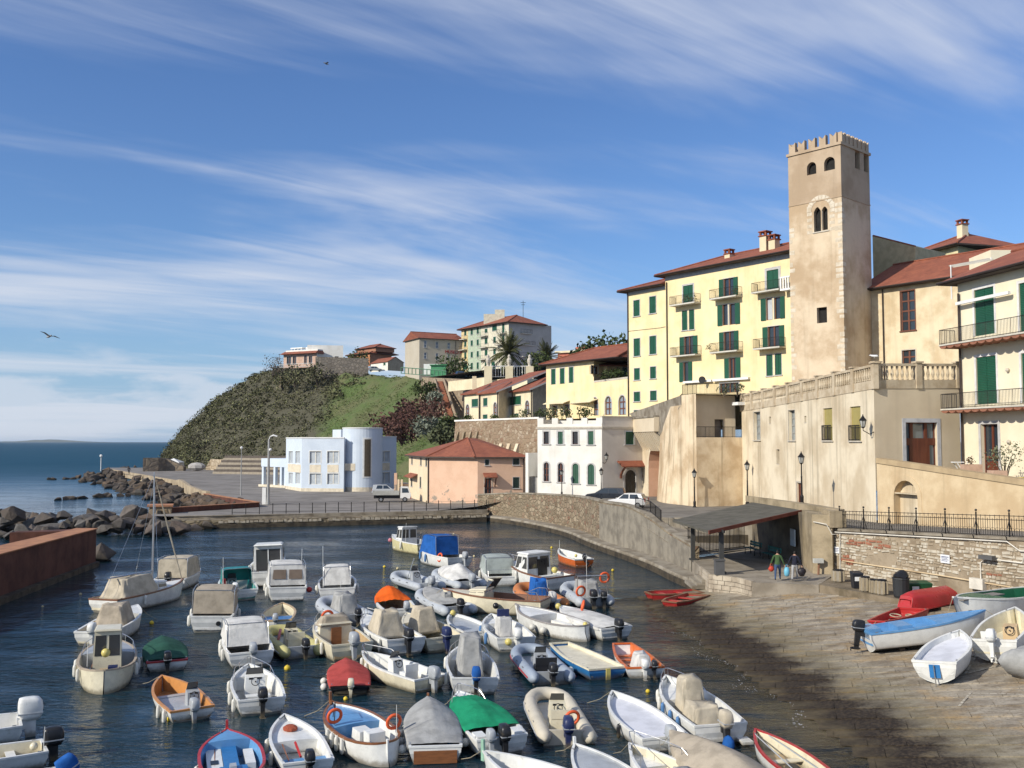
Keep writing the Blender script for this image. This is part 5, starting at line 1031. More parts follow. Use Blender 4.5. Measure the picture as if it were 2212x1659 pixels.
cand.sort(reverse=True); rest = [B(), B(), B()]
for k, (_, s, z, w_, h, mi) in enumerate(cand):
 p = fS.P(s, z, .0); dp = rr.uniform(.03, .07)
 if k < 300:
  o = link('stone', um[mi], sw); o.location = tuple(p[j]-ROOT[sw.name][j] for j in range(3)); o.scale = (w_, dp, h); o.rotation_euler = (0, rr.uniform(-.14, .14), ang)
 else:
  mm = Matrix.Translation(p) @ Matrix.Rotation(ang, 4, 'Z') @ Matrix.Diagonal((w_, dp, h, 1)); rest[mi].add([mm @ Vector(q) for q in [v.co for v in um[mi].vertices]], [tuple(f.vertices) for f in um[mi].polygons])
for i in range(3):
 if rest[i].f: tag(mk('small_stones', rest[i], SM[i], sw), kind='stuff')
b = B(); b.hexa([fS.P(0, ztop(0)+.003, .1), fS.P(fS.len, ztop(fS.len)+.003, .1), fS.P(fS.len, ztop(fS.len)+.003, -.8), fS.P(0, ztop(0)+.003, -.8), fS.P(0, ztop(0)+.14, .1), fS.P(fS.len, ztop(fS.len)+.14, .1), fS.P(fS.len, ztop(fS.len)+.14, -.8), fS.P(0, ztop(0)+.14, -.8)]); mk('coping', b, CONC, sw)
PIPEM = M('white_conduit', (.7, .66, .58), .6); mk('conduit', B().tube([fS.P(.1, ztop(0)-.08, .14), fS.P(12.2, ztop(12.2)-.08, .14), fS.P(12.9, ztop(12.9)-.5, .14), fS.P(18, ztop(18)-.6, .14)], .035, 5), PIPEM, sw)
mk('conduit', B().tube([fS.P(10.6, 1.9, .1), fS.P(10.6, 3.3, .1), fS.P(10.9, 3.55, .1), fS.P(13, 3.55, .1), fS.P(13.1, 4.0, .1)], .035, 5), PIPEM, sw); mk('lower_pipe', B().tube([fS.P(1, 2.35, .1), fS.P(8, 2.35, .1), fS.P(18, 2.2, .1)], .04, 5), RWM, sw)
mk('meter_box', fS.box(B(), 10.05, 10.85, 1.95, 2.5, .01, .3), M('meter_white', (.66, .62, .54), .7), sw); mk('floodlight', fS.box(B(), 10.8, 11.6, 3.55, 3.75, .2, .5), M('flood_grey', (.1, .1, .1), .5), sw)
for nm, q in (('sign_plate', (565, 352, 606, 400)), ('sign_plate', (1372, 412, 1440, 475))):
 r = fS.rect('H', *q); o = mk(nm, fS.box(B(), r[0], r[1], r[2], r[3], .08, .11), M('white_sign', (.75, .76, .78), .5, var=.1), sw); b = B(); h = r[3]-r[2]
 for k in range(4):
  z0 = r[3]-h*(.2+.17*k); fS.box(b, r[0]+.1*(r[1]-r[0]), r[1]-(.1+.13*(k % 2))*(r[1]-r[0]), z0-h*(.07 if k else .1), z0, .112, .114)
 mk('print', b, M('sign_ink', (.08, .1, .2), .6), o)
# iron railing along the top
ir = thing('iron_railing', (22, 55, 4.2), 'black iron railing with ball-topped posts along the rubble wall', 'railing'); ro_ = ROOT[ir.name]
barm = mesh('bar', B().cyl((0, 0, 0), (0, 0, 1), .013, n=5), IRON); pb = B().cyl((0, 0, 0), (0, 0, 1.22), .04, n=6).ball((0, 0, 1.3), .065, n=8, m=5).tube([(0, -.12, -.35), (0, -.3, .05), (0, -.03, .78)], .022, 5).tube([(0, .25, 0), (0, .03, .7)], .018, 5); pm = mesh('post', pb, IRON)
for i in range(9):
 s = .6+i*1.93; p = fS.P(s, ztop(s)+.14, -.1); o = link('post', pm, ir); o.location = tuple(p[j]-ro_[j] for j in range(3)); o.rotation_euler = (0, 0, ang)
s = .72; k = 0
while s < 16:
 if abs(((s-.6) % 1.93)) > .07:
  p = fS.P(s, ztop(s)+.2, -.1); o = link('bar', barm, ir); o.location = tuple(p[j]-ro_[j] for j in range(3)); o.scale = (1, 1, 1.02 if k % 2 else .86)
 s += .138; k += 1
b = B()
for dz in (.2, .98, 1.18): b.tube([fS.P(.4, ztop(.4)+dz, -.1), fS.P(16, ztop(16)+dz, -.1)], .018, 5)
mk('rail', b, IRON, ir); b = B()
for i in range(56):
 s = .74+i*.276; b.tube([fS.P(s+.138*math.cos(t), ztop(s)+.45+.13*math.sin(t), -.1) for t in [math.pi*j/5 for j in range(6)]], .009, 4, False)
mk('scrollwork', b, IRON, ir)
# ---------------------------------------------------------------- shelter on the platform
sh = thing('shelter', (15, 65, 1.5), 'open shelter with grey lean-to roof on two posts beside the quay steps', 'shelter')
RN = [(11.75, 58.8, 4.15), (10.95, 67.0, 4.15), (18.4, 74.0, 4.95), (19.15, 65.0, 4.95)]; b = B(); b.hexa([(p[0], p[1], p[2]-.14) for p in (RN[0], RN[3], RN[2], RN[1])]+[RN[0], RN[3], RN[2], RN[1]])
mk('roof', b, M('slate_roofing', (.105, .098, .078), .85, (.075, .07, .055), scale=1.2, var=.6), sh); b = B(); e0, e1 = Vector(RN[0]), Vector(RN[3]); d = (e1-e0); n = Vector((d.y, -d.x, 0)).normalized()*.06
b.hexa([e0+n-Vector((0, 0, .2)), e1+n-Vector((0, 0, .2)), e1-n*.1-Vector((0, 0, .2)), e0-n*.1-Vector((0, 0, .2)), e0+n+Vector((0, 0, .03)), e1+n+Vector((0, 0, .03)), e1-n*.1+Vector((0, 0, .03)), e0-n*.1+Vector((0, 0, .03))]); mk('fascia', b, M('red_fascia', (.16, .04, .025), .7), sh)
for x, y in ((12.75, 59.9), (12.25, 66.6)): mk('post', B().box(x-.13, x+.13, y-.13, y+.13, 1.5, 4.1).box(x-.24, x+.24, y-.24, y+.24, 1.5, 1.6).box(x-.2, x+.2, y-.2, y+.2, 3.95, 4.12), M('shelter_post', (.05, .05, .048), .6), sh)
mk('beam', B().tube([(12.75, 59.5, 4.06), (12.2, 67, 4.06)], .12, 4), M('shelter_post', (.05, .05, .048), .6), sh)
PLR = M('grimy_plaster', (.36, .29, .19), .92, (.2, .16, .1), scale=.6, var=.8, streak=.4, bump=.3, bscale=4); b = B(); b.prism([(18.35, 60.1), (19.35, 59.4), (19.9, 60.3), (19.9, 63.5), (18.9, 64)], 1.4, 5.05); mk('pillar', b, PLR, sh)
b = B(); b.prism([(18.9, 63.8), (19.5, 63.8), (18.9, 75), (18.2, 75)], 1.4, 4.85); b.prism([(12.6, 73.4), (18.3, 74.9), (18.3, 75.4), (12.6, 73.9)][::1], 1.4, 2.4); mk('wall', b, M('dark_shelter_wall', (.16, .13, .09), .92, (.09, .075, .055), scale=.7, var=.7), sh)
mk('notice_board', B().box(18.55, 18.63, 64.6, 65.6, 2.6, 3.7), M('notice_blue', (.35, .45, .55), .5), sh)
cpw = B(); cpw.prism([(18.0, 75.6), (18.0, 74.9), (19.9, 59.5), (20.4, 60.2), (19.9, 66)], 4.9, 5.35); mk('parapet', cpw, PLR, sh); mk('pillar_block', B().box(19.2, 20.2, 59.3, 60.9, 4.3, 5.3), PLR, sh)
mk('conduit', B().tube([(18.4, 59.95, 4.6), (19.0, 59.35, 4.5), (19.3, 59.25, 3.9), (19.75, 59.2, 3.95), (19.75, 59.3, 1.6)], .03, 5), PIPEM, sh)
# ---------------------------------------------------------------- terrace wall under the small houses
rt = thing('rubble_retaining_wall', (-3, 146, 1.2), 'tall rubble retaining wall with slanting buttresses behind the pink house', 'wall'); fT = Fac((XU(984, 153), 153), (XU(1165, 134), 134))
RTM = masonry('terrace_rubble', [(.17, .11, .065), (.28, .2, .13), (.42, .35, .26), (.22, .13, .08), (.32, .25, .17)], 1.5, 1.9, (.27, .2, .13), .8); b = B(); b.hexa([fT.P(0, 1, 1.0), fT.P(fT.len, 1, 1.0), fT.P(fT.len, 1, -1), fT.P(0, 1, -1), fT.P(0, 12.6, 0), fT.P(fT.len, 12.6, 0), fT.P(fT.len, 12.6, -1), fT.P(0, 12.6, -1)]); mk('wall', b, RTM, rt)
mk('coping', fT.box(B(), -.2, fT.len, 12.603, 12.85, -1, .1), WHW, rt)
for i in range(4): s = 1+i*1.9; b = B(); b.hexa([fT.P(s, 1, 3.6), fT.P(s+.5, 1, 3.6), fT.P(s+.5, 1, .5), fT.P(s, 1, .5), fT.P(s+.2, 11, .35), fT.P(s+.5, 11, .35), fT.P(s+.5, 11, 0), fT.P(s+.2, 11, 0)]); mk('buttress', b, PLR, rt)
for i in range(3): s = 13.5+i*2.1; b = B(); b.hexa([fT.P(s, 5.6, 1.9), fT.P(s+.7, 5.6, 1.9), fT.P(s+.7, 5.6, .4), fT.P(s, 5.6, .4), fT.P(s, 9.2, .5), fT.P(s+.7, 9.2, .5), fT.P(s+.7, 9.2, .1), fT.P(s, 9.2, .1)]); mk('buttress', b, FW, rt)
poly('terrace_ground', [fT.P(0, 0, -.9)[:2], fT.P(fT.len, 0, -.9)[:2], (14, 123), (30, 130), (20, 175), (-12, 175)], 12.5, CONC)
# ---------------------------------------------------------------- small cream terraced houses
def lowhouse(A, Bq, C, z0, ze, specs, label, depth=8, rise=3.0):
 t = thing('terraced_house', ((A[0]+Bq[0])/2, (A[1]+Bq[1])/2, z0), label, 'house', 'cream terraced houses'); f = Fac(A, Bq); facade(t, f, z0, ze, specs, CRM); g = Fac(Bq, C); b = B(); k = rise/depth
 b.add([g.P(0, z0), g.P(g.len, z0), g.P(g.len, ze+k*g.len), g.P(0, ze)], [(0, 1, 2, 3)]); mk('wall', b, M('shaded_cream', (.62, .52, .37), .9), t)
 b = B(); b.add([f.P(-.4, ze-.1, .5), f.P(f.len+.25, ze-.1, .5), f.P(f.len+.25, ze+rise, -depth), f.P(-.4, ze+rise, -depth)], [(0, 1, 2, 3)]); b.add([(p[0], p[1], p[2]-.22) for p in b.v[:4]], [(3, 2, 1, 0)]); b.f += [(0, 4, 5, 1), (1, 5, 6, 2), (2, 6, 7, 3), (3, 7, 4, 0)]; mk('roof', b, ROOFT, t); pipe(t, f, f.len-.15, z0, ze); pipe(t, f, .2, z0, ze)
 b = B(); b.add([f.P(f.len+.26, ze-.34, .52), f.P(f.len+.26, ze-.08, .52), f.P(f.len+.26, ze+rise+.02, -depth), f.P(f.len+.26, ze+rise-.24, -depth)], [(0, 1, 2, 3)]); mk('verge', b, TRIM, t); return t, f
ARC = dict(kind='arch', fw=.14, nx=2, nz=3, sash=BROWNF, sill=False, pane=M('pale_pane', (.25, .3, .36), .15)); SHT = dict(kind='shut', fw=.05)
lowhouse((XU(1002, 165), 165), (XU(1037, 159), 159), (XU(1060, 163), 163), 12.5, 17.6, [('s', (265, 702, 300, 832), ARC), ('s', (325, 645, 390, 725), SHT)], 'leftmost cream terraced house with stub chimney', 7, 2.6)
lowhouse((XU(1037, 158.8), 158.8), (XU(1077, 152), 152), (XU(1106, 156), 156), 12.5, 17.4, [('s', (443, 636, 486, 716), SHT), ('s', (548, 680, 582, 835), ARC), ('s', (440, 805, 486, 850), SHT)], 'middle cream terraced house with arched window and green shutters', 9, 3.6)
lowhouse((XU(1107, 154.5), 154.5), (XU(1150, 147), 147), (XU(1180, 151), 151), 12.5, 17.5, [('s', (708, 618, 830, 705), SHT), ('s', (873, 662, 914, 805), ARC), ('s', (760, 795, 805, 850), SHT)], 'rightmost cream terraced house beside the yellow annex', 9, 3.8)
chh = solo('chimney_stack', Fac((XU(1020, 166), 166), (XU(1029, 166), 166)).box(B(), 0, .7, 17, 20.6, -.7, 0), CRM, 'stub cream chimney with red cap on the terraced houses', 'chimney')
# ---------------------------------------------------------------- yellow annex
an = thing('yellow_annex', (8, 136, 12.5), 'low yellow annex with hipped red roof and arched ground-floor windows', 'building'); fX = Fac((XU(1180, 143), 143), (XU(1283, 134.2), 134.2)); fX2 = Fac((XU(1283, 134.2), 134.2), (XU(1357, 125.5), 125.5)); fX3 = Fac((XU(1283, 134.2), 134.2), (XU(1345, 140), 140))
LS_ = dict(kind='shut', fw=.14, sill=False); DG = dict(kind='glass', fw=.12, sill=False, nx=2, nz=2)
facade(an, fX, 12, 20.7, [('s', (1140, 338, 1183, 497), LS_), ('s', (1230, 330, 1275, 490), LS_), ('s', (1322, 318, 1365, 480), LS_), ('s', (1153, 715, 1198, 812), DG), ('s', (1272, 705, 1322, 805), DG)], YEL)
ax = fX2.loc(*Z('s', 1640, 470))[1]; facade(an, fX2, 12, ax, [('s', (1415, 635, 1482, 815), ARC), ('s', (1553, 628, 1620, 815), ARC), ('s', (1690, 618, 1757, 808), ARC), ('s', (1830, 608, 1902, 808), ARC)], YEL)
facade(an, fX3, 12, 20.7, [('s', (1548, 308, 1618, 390), dict(kind='glass', fw=.1, sill=False))], M('yellow_shade_wall', (.62, .5, .28), .9)); b = B(); b.add([fX2.P(0, ax, 0), fX2.P(fX2.len, ax, 0), (XU(1357, 140), 140, ax), fX3.P(fX3.len, ax, 0)], [(0, 1, 2, 3)]); mk('terrace', b, CONC, an)  # side face turned from the sun: its shade is put into the yellow
roof(an, fX, 11, 20.75, 2.4, .8, 4.5, 1.0, s1=fX.len+5); b = B(); fX2.box(b, 0, fX2.len, ax, ax+.25, -.2, .03); mk('coping', b, STONET, an); mk('railing', railing(B(), [fX2.P(.2, ax+.25, -.1), fX2.P(fX2.len*.45, ax+.25, -.1)], .9, .2, .015), IRON, an)
for q in ((1120, 690, 1330, 682), (1395, 682, 1620, 668)):
 f = fX if q[0] < 1390 else fX2; s0, z0 = f.loc(*Z('s', q[0], q[1])); s1, _ = f.loc(*Z('s', q[2], q[3])); mk('awning', B().hexa([f.P(s0, z0-.2, 1.2), f.P(s1, z0-.2, 1.2), f.P(s1, z0+.2, .01), f.P(s0, z0+.2, .01), f.P(s0, z0-.1, 1.2), f.P(s1, z0-.1, 1.2), f.P(s1, z0+.3, .01), f.P(s0, z0+.3, .01)]), CRM, an)
vr = at(*Z('s', 1800, 300), 137); mk('veranda_roof', B().hexa([(vr.x-2.5, 134.5, vr.z-.3), (vr.x+6, 134.5, vr.z-.5), (vr.x+6, 139, vr.z+.7), (vr.x-2.5, 139, vr.z+.7), (vr.x-2.5, 134.5, vr.z-.15), (vr.x+6, 134.5, vr.z-.35), (vr.x+6, 139, vr.z+.85), (vr.x-2.5, 139, vr.z+.85)]), ROOFT, an); mk('veranda_post', B().cyl((vr.x-1.6, 135.5, ax), (vr.x-1.6, 135.5, vr.z), .25, n=8), YEL, an)
# ---------------------------------------------------------------- upper town: grey block
gb = thing('grey_block', (-3, 258, 25.3), 'tall five-storey block in grey, green and cream above the hill', 'building'); fG1, fG2 = Fac((XU(996, 268), 268), (XU(1099, 250), 250)), Fac((XU(1099, 250), 250), (XU(1166, 257.5), 257.5)); GW = dict(kind='shut', fw=.08, sill=True); zG = 40.2
OCH, GRN, PCR, GRB = M('ochre_strip', (.62, .50, .27), .9), M('pale_green_strip', (.42, .49, .37), .9), M('pale_cream_strip', (.64, .60, .47), .9), M('grey_stucco', (.45, .43, .40), .9, (.38, .36, .33), scale=.3, var=.6)
cols = {0: [(1497, 195, 1512, 235), (1497, 280, 1512, 320), (1497, 362, 1512, 405), (1490, 443, 1518, 490)], 1: [(1545, 187, 1561, 230), (1545, 272, 1561, 313), (1545, 358, 1561, 400), (1545, 440, 1561, 488), (1590, 180, 1605, 222), (1590, 265, 1605, 308), (1590, 352, 1605, 395), (1590, 436, 1605, 486)], 2: [(1650, 185, 1670, 215), (1650, 255, 1670, 298), (1650, 343, 1670, 385), (1650, 430, 1670, 475), (1706, 158, 1740, 200), (1714, 245, 1732, 290), (1714, 333, 1732, 375), (1780, 147, 1797, 215), (1780, 235, 1797, 300), (1700, 430, 1725, 500)]}
sb_ = [fG1.loc(*Z('h', x, 300))[0] for x in (1525, 1622)]; bnd = [0, sb_[0], sb_[1], fG1.len]
for i, m in enumerate((OCH, GRN, PCR)): facade(gb, fG1, 24.5, zG, [('h', q, GW) for q in cols[i]], m, bnd[i], bnd[i+1])
facade(gb, fG2, 24.5, zG, [('h', q, GW) for q in [(1932, 150, 1958, 208), (2000, 152, 2026, 200), (1925, 237, 1958, 298), (1990, 240, 2037, 290), (1932, 328, 1960, 380), (2000, 330, 2026, 375), (1935, 415, 1960, 460)]], GRB); sides(gb, fG1, 14, 24.5, zG, GRB); roof(gb, fG1, 11.2, zG+.05, 2.6, .9, 4, 4)
for q in [(1620, 240, 1676, 240), (1620, 325, 1676, 325), (1620, 414, 1676, 414), (1457, 268, 1520, 264), (1457, 345, 1520, 343), (1457, 434, 1520, 430), (1762, 219, 1806, 219), (1745, 302, 1829, 303)]: bal_px(gb, fG1, 'h', *q, D=1.1, step=.5)
for q in [(1905, 222, 1985, 220), (1834, 306, 2008, 304), (1915, 395, 1995, 393)]: bal_px(gb, fG2, 'h', *q, D=1.1, step=.5)
tp = at(*Z('h', 1715, 110), 262); mk('roof_turret', B().box(tp.x-2.6, tp.x+3, 260, 264, 40.5, 43.6).box(tp.x+.4, tp.x+3, 260.2, 263.6, 43.6, 44.8), PCR, gb); mk('antenna', B().cyl((tp.x+8, 262, 42), (tp.x+8, 262, 47.5), .06, n=4).box(tp.x+7.3, tp.x+8.7, 261.95, 262.05, 46.9, 47).box(tp.x+7.5, tp.x+8.5, 261.95, 262.05, 46.3, 46.4), IRON, gb)
# museum
mu = thing('museum_building', (-22, 266, 27), 'long buff museum building with red lettering on its flank', 'building'); fM1, fM2 = Fac((XU(878, 272), 272), (XU(905, 262), 262)), Fac((XU(905, 262), 262), (XU(1000, 268), 268)); MUW = dict(kind='glass', fw=.1, sash=WHITEF, nx=1, nz=2, pane=M('museum_pane', (.2, .25, .32), .3))
BUF, BUG = M('buff_plaster', (.70, .60, .38), .9, (.62, .52, .32), scale=.3), M('buff_shade_plaster', (.47, .42, .34), .9, (.42, .37, .29), scale=.3)  # BUG: buff flank, dimness of the grazing sun put into its colour
facade(mu, fM1, 26, 37.3, [('h', (1102, 280, 1113, 325), MUW), ('h', (1100, 360, 1113, 405), MUW)], BUF); facade(mu, fM2, 26, 37.3, [('h', q, MUW) for q in [(1197, 275, 1215, 325), (1284, 283, 1302, 330), (1372, 290, 1390, 335), (1197, 362, 1215, 408), (1284, 368, 1302, 418), (1372, 375, 1390, 422)]], BUG)
sides(mu, fM2, 10.5, 26, 37.3, BUG); roof(mu, fM2, 10.8, 37.35, 2.2, .45, None, None); b = B(); b.add([fM1.P(0, 37.3, .01), fM1.P(fM1.len, 37.3, .01), fM1.P(fM1.len*.5, 39.4, .01)], [(0, 1, 2)]); mk('gable', b, BUF, mu); pipe(mu, fM2, fM2.loc(*Z('h', 1432, 330))[0], 26, 37)
def lettering(name, body, size, m, par, ext=.03):
 tc_ = bpy.data.curves.new(name, 'FONT'); tc_.body = body; tc_.size = size; tc_.extrude = ext; tmp = bpy.data.objects.new('tmp', tc_); col.objects.link(tmp)
 me = bpy.data.meshes.new_from_object(tmp.evaluated_get(bpy.context.evaluated_depsgraph_get())); bpy.data.objects.remove(tmp); me.materials.append(m); return link(name, me, par)
to = lettering('lettering', 'MUSEO ARCHEO', 1.25, M('red_letters', (.3, .02, .02), .6), mu, .05); s, z = fM2.loc(*Z('h', 1352, 368)); p = fM2.P(s, z, .08); to.location = tuple(p[j]-ROOT[mu.name][j] for j in range(3)); to.rotation_euler = (R(90), 0, math.atan2(fM2.t.y, fM2.t.x))
# villa on the headland
vl = thing('villa', (-65, 303, 32), 'white terraced villa with red-roofed loggia on the headland top', 'house'); fV = Fac((XU(611, 306), 306), (XU(683, 300), 300)); fV2 = Fac((XU(662, 303), 303), (XU(740, 305), 305)); zv = lambda y: at(*Z('h', 300, y), 302).z; VW = dict(kind='glass', fw=.1, sill=False, nx=2)
facade(vl, fV, zv(475), zv(368), [('h', (170, 392, 202, 455), VW), ('h', (300, 385, 320, 450), VW), ('h', (335, 390, 360, 445), VW), ('h', (215, 392, 240, 455), VW)], M('salmon_wall', (.56, .38, .29), .9)); sides(vl, fV, 9, zv(475), zv(368), WHW)
b = B(); z0 = zv(372); b.hexa([fV.P(-.6, z0, 1.3), fV.P(fV.len+.6, z0, 1.3), fV.P(fV.len+.6, z0, -3), fV.P(-.6, z0, -3), fV.P(0, z0+1.0, -.6), fV.P(fV.len, z0+1.0, -.6), fV.P(fV.len, z0+1.0, -3), fV.P(0, z0+1.0, -3)]); mk('roof', b, ROOFT, vl)
facade(vl, fV2, zv(480), zv(303), [('h', (530, 392, 555, 420), VW)], WHW); sides(vl, fV2, 8, zv(480), zv(303), WHW)
b = B(); fV.box(b, .5, fV.len, zv(356), zv(340), -3, -.4); fV.box(b, 5.5, 9.8, zv(340), zv(312), -8, -4); mk('upper_storey', b, WHW, vl); b = B()
for i in range(4): fV.box(b, .6+i*1.3, .8+i*1.3, zv(356), zv(318), -3, -2.8)
fV.box(b, .5, 5.2, zv(322), zv(314), -5, -2.6); mk('pergola', b, WHT, vl); mk('railing', railing(B(), [fV.P(-.5, zv(470), 1.2), fV.P(fV.len, zv(470), 1.2)], 1, .5, .03), WHT, vl)
hw = solo('headland_wall', B().hexa([(XU(680, 296), 296, 29), (XU(795, 286), 286, 28), (XU(795, 287), 287, 28), (XU(680, 297), 297, 29), (XU(680, 296), 296, zv(405)), (XU(795, 286), 286, zv(440)), (XU(795, 287), 287, zv(440)), (XU(680, 297), 297, zv(405))]), masonry('dark_hill_stone', [(.09, .08, .07), (.15, .13, .11), (.11, .1, .085)], .8, 1.2, (.08, .07, .06), .4), 'dark stone terrace wall below the villa', 'wall')
b = B(); rg = [(606, 300, 470, 625), (650, 297, 478, 600), (706, 294, 462, 560), (727, 292, 520, 590), (745, 289, 545, 605), (765, 287, 585, 618)]; zz_ = lambda y, d: at(*Z('h', 300, y), d).z
b.loft([[(XU(u, d), d, zz_(y1, d)), (XU(u, d)+.3, d, zz_(y0, d)), (XU(u, d+1.5)+.3, d+1.5, zz_(y0, d)), (XU(u, d+1.5), d+1.5, zz_(y1, d))] for u, d, y0, y1 in rg[2:]]); b.loft([[(XU(u, 299), 299, zz_(625, 299)), (XU(u, 299), 299, zz_(540, 299)), (XU(u, 300), 300, zz_(540, 299)), (XU(u, 300), 300, zz_(625, 299))] for u in (602, 606)])
solo('ruined_wall', b, masonry('ruin_stone', [(.22, .17, .12), (.34, .28, .2), (.27, .2, .13)], .7, 1.1, (.2, .16, .11), .6), 'ruined tan stone wall stepping down the grassy slope below the villa', 'wall')
# orange building
ob = thing('orange_house', (-45, 312, 29), 'orange stepped house with two tiers of red roofs on the hill', 'house'); fO = Fac((XU(750, 316), 316), (XU(798, 306), 306)); fO2 = Fac((XU(798, 306), 306), (XU(845, 312), 312)); ORM = M('orange_plaster', (.50, .23, .11), .9); zo = lambda y: at(*Z('h', 760, y), 309).z
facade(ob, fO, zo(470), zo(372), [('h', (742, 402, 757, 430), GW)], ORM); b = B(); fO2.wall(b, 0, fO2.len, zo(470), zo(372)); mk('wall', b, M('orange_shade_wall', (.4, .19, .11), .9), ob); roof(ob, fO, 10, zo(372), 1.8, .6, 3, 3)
b = B(); fO.box(b, 3, fO.len+1, zo(360), zo(328), -8.5, -1.5); mk('upper_storey', b, M('brown_orange', (.36, .18, .11), .9), ob); roof(ob, fO, 7, zo(328), 1.4, .5, 2.5, 2.5, s0=3, s1=fO.len+1, d0=-1.5)
wc = thing('white_cottage', (-38, 292, 28), 'small white gabled cottage with red roof below the orange house', 'house'); fC = Fac((XU(800, 296), 296), (XU(837, 288), 288)); fC2 = Fac((XU(837, 288), 288), (XU(871, 292), 292)); zk = lambda y: at(*Z('h', 900, y), 290).z
facade(wc, fC, zk(500), zk(440), [('h', (893, 440, 908, 456), GW)], WHW); b = B(); fC2.wall(b, 0, fC2.len, zk(500), zk(432)); b.add([fC2.P(0, zk(432)), fC2.P(fC2.len, zk(432)), fC2.P(fC2.len*.5, zk(398))], [(0, 1, 2)]); mk('gable_wall', b, M('tan_gable', (.45, .37, .27), .9), wc)
b = B(); q = fC2.len; b.add([fC.P(-.3, zk(436), .3), fC.P(fC.len+.2, zk(436), .3), (fC2.P(q*.5, 0)[0], fC2.P(q*.5, 0)[1]-.3, zk(394)), (fC.P(0, 0, -q*.5)[0]-.3, fC.P(0, 0, -q*.5)[1], zk(394))], [(0, 1, 2, 3)]); b.add([(fC2.P(q*.5, 0)[0], fC2.P(q*.5, 0)[1]-.3, zk(394)), fC2.P(q+.3, zk(436), .2), fC.P(-.3, zk(436), -q), (fC.P(0, 0, -q*.5)[0]-.3, fC.P(0, 0, -q*.5)[1], zk(394))], [(0, 1, 2, 3)]); mk('roof', b, ROOFT, wc)
# stone bastion with red stair, cream parapet wall, far red house
st = thing('old_bastion', (-15, 230, 8), 'old stone bastion with a red brick stair climbing the hill', 'wall'); fQ = Fac((XU(909, 245), 245), (XU(1052, 205), 205)); OLD = masonry('old_bastion_stone', [(.24, .18, .12), (.36, .29, .2), (.29, .22, .15), (.2, .15, .1)], .9, 1.3, (.26, .2, .14), .6)
b = B(); b.hexa([fQ.P(0, 8, 2), fQ.P(fQ.len, 4, 2), fQ.P(fQ.len, 4, -3), fQ.P(0, 8, -3), fQ.P(.8, 25.6, 0), fQ.P(fQ.len, 22.3, 0), fQ.P(fQ.len, 22.3, -3), fQ.P(.8, 25.6, -3)]); mk('wall', b, OLD, st)
pA, pB = at(*Z('h', 1310, 580), 228), at(*Z('h', 1400, 870), 205); BRK = M('red_brick_stair', (.34, .14, .08), .9, (.24, .1, .06), scale=2)
for i in range(18): q = pA.lerp(pB, i/17); mk('stair_flight', B().box(q.x-.9, q.x+.9, q.y-1.5, q.y+1.5, q.z-2.2, q.z-.1*(i % 2)), BRK, st)
for dx in (-1.0, 1.1): mk('stair_parapet', B().tube([pA+Vector((dx, 0, .5)), pB+Vector((dx, 0, .5))], .35, 4), OLD, st)
cw = thing('cream_terrace_wall', (0, 190, 20), 'stepped cream terrace wall with small statues below the palms', 'wall'); fW1, fW2 = Fac((XU(1048, 196), 196), (XU(1139, 182), 182)), Fac((XU(1139, 182), 182), (XU(1185, 187), 187)); zw = lambda y, d: at(*Z('h', 1700, y), d).z
b = B(); fW1.wall(b, 0, fW1.len, 12, zw(555, 188)); fW2.wall(b, 0, fW2.len, 12, zw(560, 184)); mk('wall', b, CRM, cw); b = B(); fW3 = Fac((XU(968, 215), 215), (XU(1052, 200), 200)); fW3.box(b, 0, fW3.len, zw(640, 207), zw(562, 207), -.4, 0); mk('parapet', b, CRM, cw)
for x in (1675, 1832, 1985):
 q = at(*Z('h', x, 550), 192); o = mk('pillar', B().box(q.x-.75, q.x+.75, 191, 192.5, q.z-3, q.z+2.2), CRM, cw); b = B().lathe([(.4, 0), (.3, .3), (.45, .8), (.5, 1.3), (.25, 1.7), (.3, 2.0), (.1, 2.35)], (q.x, 191.7, q.z+2.2), 8); mk('statue', b, STONET, cw)
mk('lattice_fence', railing(B(), [at(*Z('h', 1690, 548), 193), at(*Z('h', 1970, 548), 193)], 2.2, .5, .05), WHT, cw)
fd = thing('red_house', (22, 250, 26), 'low coral-red flat-roofed house behind the yellow annex', 'house'); fD = Fac((XU(1205, 240), 240), (XU(1262, 236), 236)); zd = lambda y: at(*Z('s', 1350, y), 238).z
RDM = M('coral_wall', (.5, .16, .11), .9); facade(fd, fD, 20, zd(170), [('s', (1340, 185, 1362, 215), GW), ('s', (1430, 175, 1465, 205), GW)], RDM); sides(fd, fD, 9, 20, zd(170), RDM); mk('roof_slab', fD.box(B(), -.5, fD.len+6, zd(170), zd(150), -9, .6), CRM, fd); mk('roof_box', fD.box(B(), 4.5, 7, zd(150), zd(112), -4, -1), RDM, fd); b = B(); fD.wall(b, fD.len, fD.len+6, 20, zd(170)); mk('wall', b, RDM, fd)
